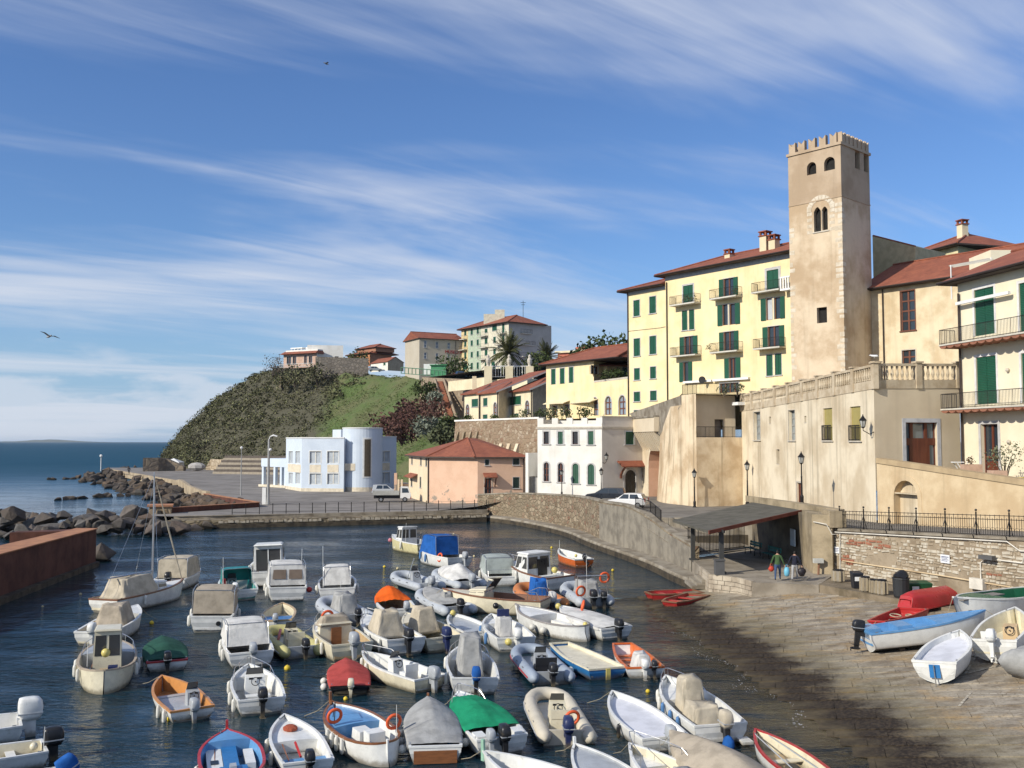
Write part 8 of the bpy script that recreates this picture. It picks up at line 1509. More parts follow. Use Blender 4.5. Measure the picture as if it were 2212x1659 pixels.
 def post(s, h=.3, m=None): s.p('stem_post', B().hexa([(s.X(1)-.1, -.05, s.h*.8), (s.X(1)+.04, -.05, s.h*.8), (s.X(1)+.04, .05, s.h*.8), (s.X(1)-.1, .05, s.h*.8), (s.X(1)-.08, -.045, s.sh(1)+h), (s.X(1)+.05, -.045, s.sh(1)+h), (s.X(1)+.05, .045, s.sh(1)+h), (s.X(1)-.08, .045, s.sh(1)+h)]), m or s.hullm); return s
 def engbox(s, t, m, l=.9, w_=.5, h=.6): x = s.X(t); s.p('engine_box', B().hexa([(x-l/2, -w_/2, .12), (x+l/2, -w_/2, .12), (x+l/2, w_/2, .12), (x-l/2, w_/2, .12), (x-l/2+.06, -w_/2+.04, h), (x+l/2-.06, -w_/2+.04, h), (x+l/2-.06, w_/2-.04, h), (x-l/2+.06, w_/2-.04, h)]), m); return s
 def box(s, name, t0, t1, y0, y1, z0, z1, m): s.p(name, B().box(s.X(t0), s.X(t1), y0, y1, z0, z1), m); return s
def rib(label, bow, stern, tube, beam=2.2, r=.25, inner=None, L=None, keel=None, cone=None):
 s = Boat('inflatable_boat', label, bow, stern, beam, 'rib', .5, L=L); Ln = s.L; w_ = beam/2-r; path, rad = [], []
 side = [(-Ln/2-.35, .06), (-Ln/2-.2, r*.75), (-Ln/2, r), (-Ln*.2, r), (0, r), (Ln*.15, r)]
 pts = [(x, w_, .33, q) for x, q in side]
 for i in range(1, 10): a = i/10*math.pi; pts.append((Ln*.15+(Ln*.35-r)*math.sin(a)**.8, w_*math.copysign(abs(math.cos(a))**.75, math.cos(a)), .33+.2*math.sin(a), r))
 pts += [(x, -w_, .33, q) for x, q in side[::-1]]
 b = B().tube([(q[0], q[1], q[2]) for q in pts], [q[3] for q in pts], 12); s.p('tube', b, tube, sm=True)
 b = B(); b.tube([(q[0], q[1]*(1+(r+.012)/max(w_, .1)), q[2]+.0) for q in pts[2:-2]], .03, 5); s.p('rub_strake', b, keel or GRY, sm=True)
 inn = inner or GRY; fl = [(Ln*.15+(Ln*.3-r)*math.sin(a)**.8, w_*.95*math.cos(a), .22) for a in [i/8*math.pi for i in range(9)]]; b = B(); poly_ = [(-Ln/2+.1, w_, .22)]+fl+[(-Ln/2+.1, -w_, .22)]; b.add(poly_, [tuple(range(len(poly_)-1, -1, -1))]); b.box(-Ln/2+.08, -Ln/2+.2, -w_, w_, -.1, .55); s.p('floor', b, inn)
 rg = [[(x, yy, zz) for yy, zz in ((w_, .15), (w_*.6, -.05), (0, -.22), (-w_*.6, -.05), (-w_, .15))] for x in (-Ln/2+.1, 0, Ln*.25)]+[[(Ln*.42, yy*.3, .1) for yy in (w_, w_*.6, 0, -w_*.6, -w_)]]; s.p('hull', B().loft(rg, False), keel or WHB); s.hullm = WHB
 for sg in (-1, 1):
  for x in (-.25, 0, .2): s.p('grab_patch', B().box(Ln*x-.14, Ln*x+.14, sg*(w_+r*.75)-.03, sg*(w_+r*.75)+.03, .36, .5), M('patch_grey', (.12, .13, .15), .8))
 return s
def tube_m(n, c): return M('tube_'+n, c, .55, tuple(x*.82 for x in c), var=.4, scale=2)
TGR, TBE, TOR, TYE, TBG = tube_m('grey', (.42, .45, .48)), tube_m('beige', (.56, .51, .41)), tube_m('orange', (.52, .19, .06)), tube_m('yellow', (.5, .46, .2)), tube_m('bluegrey', (.3, .35, .42))
# ---- sailing boat and far left group
s = Boat('sailing_boat', 'small white sailing boat with tall mast and cream boom tent', ('k', 1430, 1415), ('k', 1075, 1530), 2.2, h=.75, inner=CRB, L=6.4, rim=BRN).foredeck(.5, WHB).cabin(.4, .72, 1.25, WHB, .7, True, .5).tent(CBE, .08, .56, .95, .55, .7, 1.75, 'boom_tent', .7)
s.p('mast', B().tube([(s.X(.58), 0, .8), (s.X(.58)+.1, 0, 4), (s.X(.58)+.15, 0, 7.5)], [.06, .055, .04], 8), STEEL); s.p('furled_jib', B().tube([(s.X(.98), 0, 1.0), (s.X(.8), 0, 4), (s.X(.6)+.15, 0, 7.0)], [.03, .05, .02], 6), CBE)
for y in (-.95, .95): s.p('shroud', B().tube([(s.X(.5), y, .8), (s.X(.58)+.15, 0, 7.0)], .012, 4), STEEL)
s.p('backstay', B().tube([(s.X(.0), 0, .8), (s.X(.58)+.15, 0, 7.4)], .012, 4), STEEL); s.p('boom', B().tube([(s.X(.58), 0, 1.85), (s.X(.05), 0, 1.8)], .045, 6), STEEL); s.fender(.2, -.3)
Boat('cabin_cruiser', 'white cruiser with beige side canvas and navy top, farthest left of the moored boats', ('k', 1670, 1270), ('k', 1480, 1385), 2.1, h=.65, inner=CRB, L=5.2).foredeck(.5).canopy(CBE, .1, .62, 1.85).motor(BLK)
b_ = Boat('fishing_boat', 'white fishing boat with small glazed wheelhouse and round stern', ('A', 960, 380), ('A', 900, 690), 2.5, 'gozzo', .85, CRB, BRN, M('weathered_rim', (.4, .33, .25), .8), GRY, L=6.6); b_.foredeck(.55, GRY).cabin(.36, .58, 2.25, CRB, .5, True, .12).rail(.5, .97).fender(.3, .45, -.25, -.4, .15).pole(.3, .8, 1.9).engbox(.2, TANB, .7, .6, .75).box('blue_crate', .14, .2, -.5, -.1, .6, .95, NAVY); b_.p('float', B().ball((b_.X(.3), .05, 1.35), .2, n=9, m=7), YELB, sm=True)
Boat('open_boat', 'cream boat with crumpled brown tarp amidships behind the wheelhouse boat', ('A', 1160, 135), ('A', 850, 330), 2.1, h=.7, inner=CRB, L=5.8).foredeck(.68).tent(CTN, .3, .62, .8, .5, .55, 1.6).fender(.2, .4).motor(WHB)
Boat('open_boat', 'small white boat under a taut dark green cover', ('A', 1400, 385), ('A', 1445, 590), 1.95, h=.5, rim=RED, L=4.8).cover(CDG, .04, 1.0, .35).motor(BLK, 0).fender(.3)
b_ = Boat('open_boat', 'white open boat with orange gunwales and orange interior', ('A', 1400, 715), ('A', 1660, 985), 1.95, h=.55, rim=gel('tanorange', (.55, .25, .08)), inner=gel('tanorange', (.55, .25, .08)), L=5.2); b_.thwart(.62, m=GRY).box('floor_boards', .2, .68, -.6, .6, .15, .3, GRY).console(.28, GRY, .28, -.4).seat(.15, GRY, .5, 0, .42, False).fender(.25, .1, -.3).motor(GRY, 0)
# ---- bottom-left foreground
b_ = Boat('open_boat', 'wide blue-decked boat with red gunwale and red stem post', ('C', 395, 870), ('C', 480, 1400), 2.3, 'gozzo', .62, WHB, RED, RED, SKY, L=5.6); b_.foredeck(.74, SKY).box('side_deck', .32, .74, .3, .85, .15, .5, WHB).box('hatch', .42, .5, .45, .72, .5, .52, BLK).box('blue_board', .3, .78, -.25, .28, .15, .56, BLU).box('stern_box', .1, .3, -.5, .45, .15, .62, BLU).box('white_locker', .4, .7, -.85, -.5, .15, .48, WHB).post(.28, RED).engbox(.25, GRY, .5, .3, .75).fender(.35)
b_ = Boat('open_boat', 'white open boat with an orange net heap on its foredeck', ('C', 935, 780), ('C', 1130, 1180), 2.0, h=.62, inner=WHB, L=5.6); b_.foredeck(.5, WHB, drop=.14).thwart(.2, m=SKY).fender(.55, .3, -.5).motor(BLK, .0); b_.p('net_heap', B().ball((b_.X(.72), 0, .72), .35, .3, .14, 10, 6), M('orange_net', (.5, .12, .06), .95, bump=1, bscale=30)); b_.p('red_handle', B().tube([(b_.X(.18), .1, .5), (b_.X(.3), .2, .85)], .05, 5), RED)
b_ = Boat('launch', 'white launch with varnished rim, blue foredeck and two orange lifebuoys', ('C', 1380, 650), ('C', 1840, 1040), 2.25, 'gozzo', .72, WHB, BRN, WOODB, WHB, L=6.0); b_.foredeck(.52, SKY, drop=.1).engbox(.4, WHB, .9, .6, .75).box('locker', .22, .32, -.5, .15, .15, .85, WHB).buoyring(.55, .8, 1.15).buoyring(.22, -.85, 1.15).fender(.5, .42, .34, .26).pole(.16, -.8, 1.9).post(.35, WOODB); b_.p('rudder', B().box(b_.X(0)-.12, b_.X(0)+.02, -.03, .03, -.3, 1.0), WHB); b_.p('bow_frame', B().tube([(b_.X(.72), .5, .8), (b_.X(.7), .45, 1.45), (b_.X(.58), .7, 1.5), (b_.X(.56), .8, .8)], .02, 5), BLK)
b_ = Boat('rowing_boat', 'white boat with brown transom under a peaked grey cover', ('E', 405, 630), ('E', 470, 1040), 2.15, h=.68, bottom=BRN, L=5.6); b_.cover(CGY, .03, 1.0, .5, .55, wr=.035).fender(.3, .45, .15, -.25, m=FEND, ball=True).post(.2, WOODB); b_.p('transom_panel', B().box(b_.X(0)-.03, b_.X(0)-.005, -.8, .8, .05, .52), WOODB)
b_ = Boat('motorboat', 'white motorboat with bright green tarp and two outboards', ('E', 720, 575), ('E', 1060, 950), 2.2, h=.72, bottom=NAVY, L=5.8); b_.foredeck(.72).cover(CGN, .2, .86, .28, .5, 'tarp', .02, .05, 3.0).rail(.72).fender(-.2, .45).box('stern_box', .02, .14, .55, .95, .2, .8, WHB).box('stern_box', .02, .14, -.95, -.55, .2, .8, WHB); b_.motor(BLK, 0, 1.15); b_.motor(GRY, .52, .9)
s = rib('beige inflatable with console, windscreen and orange lifebuoy on its engine', ('E', 1480, 520), ('E', 1690, 960), TBE, 2.35, .29, TBE, 6.1); s.console(.42, CRB, .36, 0, .95).seat(.25, CRB, .45, 0, .65).buoyring(.06, -.25, .95, (1, .2, .3)).motor(NAVY, 0, 1.2, zoff=.1)
b_ = Boat('open_boat', 'bare white open boat with plain pale deck and silver outboard', ('G', 470, 530), ('G', 845, 860), 2.1, h=.62, inner=WHB, L=5.8); b_.deck(M('pale_lilac_deck', (.66, .67, .72), .6), .06, .18).fender(.35, ball=False, m=BLK).motor(GRY, -.1, 1.05)
b_ = Boat('motorboat', 'white motorboat with tall beige console cover and bathing platforms', ('G', 900, 385), ('G', 1330, 770), 2.35, h=.78, inner=WHB, L=6.4); b_.foredeck(.62, WHB, drop=.25).tent(CBE, .44, .6, .55, .42, .3, 1.75, 'console_cover', .85).tent(CBE, .2, .42, .7, .5, .3, 1.05, 'seat_cover', .8).rail(.6).fender(.75, .62, m=FEND).fender(.5, .35, .22, m=FENB, ball=False); b_.motor(BLK, -.1, 1.25, 0, CBE)
for y in (-.85, .85): b_.p('bathing_platform', B().box(b_.X(0)-.55, b_.X(0)+.05, y-.22, y+.22, .12, .24), WHB)
b_.p('drive_cover', B().ball((b_.X(0)-.45, -.1, .15), .3, .22, .35, 10, 7), CBL, sm=True)
b_ = Boat('rowing_boat', 'orange-red open boat with a small grey-white tarp on the thwart', ('G', 520, 120), ('G', 720, 330), 1.75, 'pram', .5, WHB, NAVY, ORG, ORG, L=4.4); b_.thwart(.35, .6, .8, m=ORG).tent(CWH, .05, .3, .45, .3, .3, .95, 'tarp', .85).fender(.45, .12, -.3, ball=True); b_.motor(WHB, .1, .85); b_.motor(BLK, -.35, .7)
b_ = Boat('open_boat', 'blue-hulled punt with cream deck', ('E', 1660, 150), ('E', 2005, 345), 1.9, 'pram', .5, BLU, BLU, CRB, CRB, L=5.0); b_.deck(CRB, .04, .12).fender(.3, ball=True); b_.p('rudder_board', B().box(b_.X(0)-.06, b_.X(0)-.01, -.12, .1, -.1, .48), YELB)
s = rib('blue-grey inflatable with red keel stripe and black seat', ('E', 1300, 125), ('E', 1560, 430), TBG, 2.2, .27, GRY, 5.6, RED); s.console(.4, GRY, .34, 0, .85).seat(.24, BLK, .5, 0, .6).motor(BLK, 0, 1.05)
b_ = Boat('motorboat', 'white motorboat with tall pleated grey console cover and blue-covered engine', ('E', 745, 150), ('E', 830, 430), 2.25, h=.75, L=5.6); b_.foredeck(.66, WHB, drop=.22).tent(CGY, .38, .7, .6, .42, .3, 2.0, 'console_cover', .75).rail(.55).fender(.65, .2); b_.motor(SKY, 0, 1.1, 0, CBL)
b_ = Boat('open_boat', 'cream open boat with centre console and white outboard in the middle of the basin', ('E', -170, 215), ('E', 390, 435), 1.95, h=.62, hull=CRB, rim=WHB, inner=WHB, L=5.4); b_.console(.48, WHB, .3, 0, .95).seat(.3, WHB, .35, 0, .6).thwart(.12).fender(.7, .85, m=FEND).rail(.6).motor(GRY, 0, 1.1)
b_ = Boat('rowing_boat', 'small boat under a smooth brick-red cover', ('C', 1490, 290), ('C', 1530, 515), 1.85, h=.45, hull=BLK, L=4.3); b_.cover(CRD, 0, 1.0, .3, .5, wr=.012, skirt=.1); b_.motor(CRB, 0, .8); b_.fender(.5, .3, ball=True)
b_ = Boat('motorboat', 'white motorboat with round-gauge console seen from astern', ('C', 610, 345), ('C', 700, 600), 2.1, h=.7, L=5.2); b_.foredeck(.72, WHB, drop=.12).console(.5, WHB, .45, 0, 1.0).seat(.28, WHB, .5, 0, .5, False).fender(.6, .3, .1).rail(.55).pole(.3, -.75, 1.2).motor(BLK, 0, 1.1)
b_ = Boat('motorboat', 'white motorboat under a big rounded white cover', ('B', 450, 1180), ('B', 560, 1440), 2.2, h=.72, bottom=BRN, L=5.4); b_.foredeck(.7).canopy(CWH, .26, .82, 1.75, 'cover', .95, None, .7, .35).fender(.6, .5, .4, .25).motor(GRY, -.05, 1.0)
s = rib('yellow inflatable with grey underside and pink lifebuoy', ('B', 870, 1180), ('B', 1110, 1400), TYE, 2.2, .28, GRY, 5.0); s.console(.5, CRB, .34, -.1, .9, True, False).seat(.34, CRB, .4, -.1, .6).buoyring(.42, .6, .75, (.3, 1, .2), M('lifebuoy_pink', (.6, .2, .2), .6)).motor(BLK, -.1, 1.0)
b_ = Boat('cabin_cruiser', 'cream-and-tan cruiser with brown cockpit door and folded hood', ('B', 1400, 1120), ('B', 1620, 1330), 2.2, h=.8, hull=CRB, bottom=NAVY, inner=TANB, L=5.2); b_.foredeck(.55, WHB).cabin(.5, .68, 1.25, CRB, .8, False, .4).box('cabin_door', .485, .5, -.25, .25, .3, 1.1, WOODB).tent(CTN, .5, .66, .8, .6, 1.15, 1.6, 'folded_hood', .8).rail(.6).fender(.35, .2).motor(GRY, 0, 1.2); b_.buoyring(.66, .2, 1.5)
s = rib('pale grey inflatable with folded grey canvas behind the tan cruiser', ('B', 1460, 880), ('B', 1690, 1040), TGR, 2.2, .28, GRY, 5.2); s.tent(CGY, .25, .6, .6, .45, .3, 1.3, 'canvas', .7).motor(BLK, 0, .9)
b_ = Boat('rowing_boat', 'small open boat with blue stern bench and pale yellow bow', ('B', 910, 940), ('B', 850, 1100), 1.75, h=.5, inner=CRB, rim=TANB, L=4.2); b_.thwart(.35, .2, m=BLU).box('stern_deck', .08, .45, -.7, .7, .2, .38, BLU).fender(.2); b_.motor(GRY, 0, .8)
b_ = Boat('cabin_cruiser', 'white cruiser with tan rectangular stern canvas', ('B', 220, 840), ('A', 1830, 210), 2.2, h=.8, L=5.6); b_.foredeck(.55).canopy(CTN, .12, .62, 2.0, 'canopy', .95, None, .4, .08).fender(.4, .1, -.4); b_.p('porthole', B().lathe([(.12, 0), (.12, .03)], (b_.X(0)-.04, -.35, .45), 10, 'x'), BLK)
b_ = Boat('motorboat', 'white motorboat with teal awning and white outboard', ('B', 330, 590), ('B', 480, 810), 2.1, h=.65, inner=TEALB, L=5.2); b_.foredeck(.65).canopy(TEALB, .35, .6, 1.65, 'canopy', .85, None, .2, .1, True).console(.55, WHB, .3, .2).box('red_float', .3, .36, .7, .85, .6, 1.1, RED).pole(.3, .85, 2.4).pole(.2, -.85, 2.4).motor(WHB, .35, 1.0)
b_ = Boat('cabin_cruiser', 'white pilothouse cruiser with glazed aft door, farthest back in the middle', ('B', 790, 430), ('B', 755, 560), 2.4, h=.95, bottom=BRN, L=6.4); b_.foredeck(.6).cabin(.34, .66, 2.35, WHB, .8, False, .7, 'pilothouse', None, .02, .3).rail(.6).fender(.5, .3, .7); b_.p('aft_door', B().box(b_.X(.34)-.03, b_.X(.34)+.02, -.75, .75, .75, 2.1), ACR); b_.p('door_frame', B().box(b_.X(.34)-.06, b_.X(.34)-.03, -.03, .03, .75, 2.1).box(b_.X(.34)-.06, b_.X(.34)-.03, -.8, -.75, .7, 2.15).box(b_.X(.34)-.06, b_.X(.34)-.03, .75, .8, .7, 2.15), WHB)
for sy in (-1, 1): b_.p('side_window', B().box(b_.X(.4), b_.X(.54), sy*.95-.02, sy*.95+.02, 1.5, 2.1), ACR)
b_ = Boat('cabin_cruiser', 'white cruiser with white stern canvas and two brown window flaps', ('B', 920, 560), ('B', 970, 760), 2.3, h=.85, bottom=BRN, L=5.6); b_.foredeck(.55).canopy(CWH, .12, .65, 2.05, 'canopy', .92, M('tinted_flap', (.2, .15, .11), .5), .4, .14).fender(.3, .1).pole(.2, -.8, 2.9).rail(.6); b_.fender(-.2, m=RED, ball=True)
b_ = Boat('motorboat', 'white motorboat with grey-white tent canvas and blue bottom', ('B', 1520, 620), ('B', 1520, 730), 2.2, h=.8, bottom=SKY, L=5.4); b_.foredeck(.6).canopy(CWH, .2, .62, 1.85, 'tent_canvas', .72, None, .3, .3).pole(.22, .8, 3.1).fender(.3, .6, -.3, -.6).pole(.1, -.2, 1.2)
b_ = Boat('open_boat', 'white boat with crumpled bright orange tarp over its bow', ('D', 260, 780), ('D', 470, 1010), 1.9, h=.6, L=4.8, inner=CRB); b_.cover(COR, .42, 1.02, .55, .7, 'tarp', .05, .08).thwart(.2).motor(GRY, -.3, .9)
b_ = Boat('motorboat', 'white motorboat with draped cream canvas, left of two tented boats', ('D', 120, 1080), ('D', 430, 1290), 2.15, h=.78, L=5.4); b_.foredeck(.62).tent(CBE, .34, .62, .85, .45, .5, 1.75, 'canvas', .65).fender(.35, .12).rail(.65).motor(BLK, 0, 1.1)
b_ = Boat('motorboat', 'white motorboat with pleated cream tent canvas and navy outboard', ('D', 570, 1060), ('D', 880, 1270), 2.1, h=.72, L=5.2, hull=CRB, inner=CRB); b_.foredeck(.66).tent(CBE, .42, .66, .7, .4, .5, 1.7, 'canvas', .7).fender(.6, .4).motor(NAVY, 0, 1.1)
b_ = Boat('open_boat', 'little white open boat with plain grey deck and yellow bow float', ('D', 1010, 1035), ('D', 1320, 1240), 1.75, h=.5, L=4.4); b_.deck(GRY, .05, .12).fender(-.3, ball=True).motor(GRY, -.2, .85); b_.p('bow_float', B().ball((b_.X(.94), 0, b_.h*1.5), .16, n=9, m=7), YELB, sm=True)
b_ = Boat('motorboat', 'white motorboat with covered helm chair and blue headrest', ('D', 1470, 1060), ('D', 1700, 1290), 2.1, h=.68, L=5.0); b_.foredeck(.72, WHB, drop=.15).tent(CWH, .4, .58, .4, .35, .3, 1.25, 'chair_cover', .8).box('headrest', .5, .53, -.3, .3, 1.25, 1.6, NAVY).seat(.15, WHB, .7, 0, .45, False).fender(.6, .3, m=FENB); b_.motor(WHB, 0, 1.05); b_.p('float', B().ball((b_.X(0)-.05, .4, .5), .17, n=9, m=7), YELB, sm=True)
b_ = Boat('gozzo', 'long white double-ended boat with dark rubbing strake and open cockpit', ('F', 490, 970), ('F', 1040, 1170), 2.1, 'gozzo', .65, WHB, BRN, M('grey_strake', (.3, .28, .27), .6), WHB, L=6.2); b_.foredeck(.58, WHB, drop=.04).box('side_bench', .2, .55, -.8, -.4, .15, .45, WHB).box('cockpit_floor', .2, .56, -.5, .5, .14, .18, TANB).fender(.45, .3, m=FEND, ball=True).fender(-.3); b_.p('float', B().ball((b_.X(.06), -.3, .75), .13, n=9, m=7), YELB, sm=True)
b_ = Boat('open_boat', 'white boat under a flat grey-white cover with yellow bow float', ('F', 950, 970), ('F', 1440, 1180), 1.95, h=.6, L=5.8); b_.cover(CWH, .03, .85, .16, .3, 'cover', .08, .03).foredeck(.8).motor(BLK, 0, 1.0); b_.p('bow_float', B().ball((b_.X(.97), .2, .85), .17, n=9, m=7), YELB, sm=True); b_.buoyring(.72, -.5, 1.0, (.5, 1, .3))
s = rib('orange inflatable with a blue-covered console', ('F', 490, 710), ('F', 790, 900), TOR, 2.2, .28, WHB, 5.2); s.tent(CBL, .34, .6, .45, .35, .3, 1.35, 'console_cover', .8, wr=.05); s.motor(GRY, 0, 1.15, 0, CWH)
s = rib('dark grey inflatable with steel arch, covers and orange lifebuoy', ('F', 1010, 680), ('F', 1300, 900), TGR, 2.3, .3, GRY, 5.4); s.tent(CGY, .2, .55, .65, .5, .3, 1.25, 'canvas', .75).buoyring(.12, -.75, 1.55, (1, .1, .1)).motor(BLK, .15, 1.15); s.motor(BLK, -.45, .95); s.p('arch', B().tube([(s.X(.12), -.9, .4), (s.X(.1), -.85, 1.7), (s.X(.1), .85, 1.7), (s.X(.12), .9, .4)], .03, 6), STEEL); s.pole(.12, .3, 2.9)
s.buoyring(.05, .75, .9, (1, .3, .2))
b_ = Boat('cabin_cruiser', 'cream cruiser with curved windscreen frame and brown stripe', ('D', 1230, 790), ('D', 1720, 880), 2.2, h=.8, hull=CRB, bottom=TANB, rim=BRN, inner=BRN, L=6.0); b_.foredeck(.55, CRB).cabin(.54, .78, 1.2, CRB, .75, True, .6).fender(.4, m=BLK, ball=True); b_.p('windscreen', B().loft([[(b_.X(.56)-.15*abs(y)**2, y*.85, 1.15), (b_.X(.54)-.5*abs(y)**2, y*.75, 1.75)] for y in (-1, -.6, -.2, .2, .6, 1)], False), ACR); b_.p('screen_frame', B().tube([(b_.X(.54)-.5*y*y, y*.75, 1.77) for y in (-1, -.6, -.2, .2, .6, 1)], .05, 5), CRB); b_.rail(.0, .12, .45); b_.seat(.3, CRB, .7, 0, .5, False)
s = rib('pale grey inflatable under a flat beige-grey cover', ('D', 740, 780), ('D', 1080, 960), TGR, 2.15, .27, GRY, 5.4); s.bm = 1.7; s.h = .55; s.kind = 'open'; s.cover(CGY, .12, .98, .22, .45, 'cover', .02, .03).tent(CGY, .3, .42, .25, .2, .5, 1.0, 'console_hump', .8); s.kind = 'rib'; s.motor(BLK, 0, .95)
s = rib('pale grey open inflatable with slim grey console', ('D', 430, 575), ('D', 780, 720), TGR, 2.1, .26, WHB, 5.0); s.console(.45, GRY, .28, 0, .95).motor(GRY, 0, 1.0); s.p('a_frame', B().tube([(s.X(.5), .5, .4), (s.X(.46), .1, 1.8), (s.X(.5), -.5, .4)], .025, 5), STEEL)
s = rib('pale grey inflatable with a peaked white tent cover and pink fender', ('D', 920, 560), ('D', 1200, 690), TGR, 2.2, .27, GRY, 5.2); s.bm = 1.9; s.h = .55; s.kind = 'open'; s.cover(CWH, .1, .98, .8, .38, 'tent_cover', .0, .06, 1.1); s.kind = 'rib'; s.motor(GRY, 0, 1.05); s.fender(-.15, m=M('pink_fender', (.55, .2, .25), .6), ball=True)
b_ = Boat('motorboat', 'white motorboat with tall royal-blue canopy', ('D', 700, 320), ('D', 1060, 430), 2.2, h=.75, L=5.6); b_.foredeck(.7).canopy(CBL, .3, .72, 2.15, 'canopy', .9, None, .35, .15).seat(.14, WHB, .6, 0, .6, False).fender(.5, .7, m=FENB).motor(GRY, -.3, .9); b_.buoyring(.2, .95, .7, (0, 1, .2))
b_ = Boat('cabin_cruiser', 'pale yellow hulled cuddy boat with white hardtop, farthest back', ('D', 405, 190), ('D', 690, 275), 2.1, h=.8, hull=gel('paleyellow', (.66, .6, .34)), bottom=BRN, rim=WHB, inner=GRY, L=5.4); b_.foredeck(.6, WHB).cabin(.5, .72, 1.9, WHB, .75, True, .5).fender(.4, -.4).pole(.4, .7, 2.3); b_.fender(.9, m=M('pink_fender', (.55, .2, .25), .6), ball=True)
b_ = Boat('motorboat', 'white motorboat with boxy grey-green canopy', ('D', 1440, 480), ('D', 1590, 645), 2.1, h=.65, L=4.8); b_.foredeck(.68).canopy(cloth('greygreen', (.36, .4, .38)), .22, .78, 1.7, 'canopy', .92, None, .5, .1).fender(.8, .55).rail(.02, .1, .35); b_.buoyring(.7, .8, .8, (.3, 1, .1))
b_ = Boat('cabin_cruiser', 'white hardtop cruiser with dark open cockpit and yellow bags', ('D', 1800, 500), ('D', 2060, 610), 2.3, h=.9, L=5.6, rim=BRN); b_.foredeck(.58).cabin(.4, .72, 2.05, WHB, .82, True, .6).box('cockpit_door', .395, .402, -.6, .1, .4, 1.7, BLK).rail(.6).seat(.2, WHB, .8, 0, .85, False).fender(.55, -.1); b_.p('bag', B().ball((b_.X(.22), -.45, 1.1), .22, .2, .2, 9, 6), YELB, sm=True)
b_ = Boat('rowing_boat', 'slim orange-hulled rowing boat with white interior beside the quay', ('F', 865, 335), ('F', 1160, 450), 1.6, h=.6, hull=ORG, bottom=ORG, rim=WHB, inner=WHB, L=4.6); b_.box('sole', .1, .75, -.45, .45, .14, .2, GRY).pole(.98, 0, 1.5).motor(BLK, 0, .75, 45); b_.p('float', B().ball((b_.X(.12), .4, .8), .11, n=9, m=7), YELB, sm=True)
for bw_, st_, lb in ((('S', 285, 945), ('S', 620, 950), 'red flat punt moored against the steps, farther of the pair'), (('S', 400, 1020), ('S', 685, 975), 'red flat punt moored against the steps, nearer of the pair')):
 b_ = Boat('punt', lb, bw_, st_, 1.55, 'punt', .42, RED, RED, BRN, RED, L=3.3); b_.thwart(.35, .7, m=RED, z=.34)
# ---- bottom edge foreground
b_ = Boat('open_boat', 'white boat with green stem post cut by the bottom edge', ('E', 1190, 1180), ('E', 1720, 1420), 2.0, h=.6, inner=WHB, L=5.6); b_.thwart(.7, .4).post(.4, gel('palegreen', (.3, .5, .38)))
b_ = Boat('open_boat', 'white boat with grey foredeck cut by the bottom edge, second from its left', ('G', 230, 1010), ('G', 560, 1330), 2.0, h=.6, inner=GRY, L=5.6); b_.foredeck(.55, GRY, drop=.08).post(.25, WHB)
b_ = Boat('motorboat', 'white motorboat with steel bow rail cut by the bottom edge', ('G', 730, 1010), ('G', 1250, 1370), 2.2, h=.75, inner=CRB, L=6.0); b_.foredeck(.75, WHB, drop=.3).rail(.5, .97, .5).tent(CGY, .3, .5, .6, .4, .4, 1.2)
b_ = Boat('motorboat', 'large motorboat wholly under a smooth beige-grey cover at the bottom edge', ('G', 1060, 905), ('G', 1650, 1330), 2.5, h=.8, L=6.6); b_.cover(CTN, 0, 1.0, .75, .4, wr=.03)
b_ = Boat('rowing_boat', 'cream rowing boat with broad red gunwale over the dark shallows', ('G', 1680, 850), ('G', 2160, 1230), 1.75, h=.55, hull=WHB, rim=RED, inner=CRB, L=5.4); b_.thwart(.3, .55, m=CRB).box('sole', .1, .75, -.5, .5, .14, .19, TANB); b_.p('oar', B().tube([(b_.X(.9), .25, .75), (b_.X(.2), .5, .6)], .025, 5), GRY); b_.p('oar', B().tube([(b_.X(.85), -.2, .75), (b_.X(.2), -.4, .6)], .025, 5), GRY); b_.p('net_heap', B().ball((b_.X(.35), .2, .4), .35, .3, .16, 9, 6), M('dark_net', (.08, .07, .05), .95)); b_.tent(cloth('paleblue', (.45, .5, .56)), .02, .16, .4, .3, .4, .75)
# ---- left edge
b_ = Boat('motorboat', 'white boat at the left edge with big white lettered outboard', ('A', -830, 1130), ('A', -190, 1130), 2.1, h=.7, L=5.4); mo = b_.motor(WHB, 0, 1.7).mo; to2 = lettering('cowl_lettering', 'EVINRUDE', .17, BLK, mo, .003); to2.location = (b_.X(0)-.12-.75, -.305, b_.sh(0)+.36); to2.rotation_euler = (R(90), 0, 0)
b_ = Boat('open_boat', 'white open boat at the left edge with black outboard', ('A', -740, 1400), ('A', 30, 1360), 2.0, h=.6, inner=CRB, L=5.6); b_.motor(BLK, 0, 1.35); b_.thwart(.2); b_.p('float', B().ball((b_.X(.07), .1, .65), .15, n=9, m=7), CRB, sm=True); b_.pole(.02, .4, 1.4)
b_ = Boat('open_boat', 'white hull in the bottom left corner with blue-wrapped engine', ('A', -640, 1700), ('A', 140, 1640), 2.0, h=.6, L=5.6); b_.cover(CWH, 0, .9, .15, .4, wr=.02); b_.motor(BLK, 0, 1.3, 30, CBL)
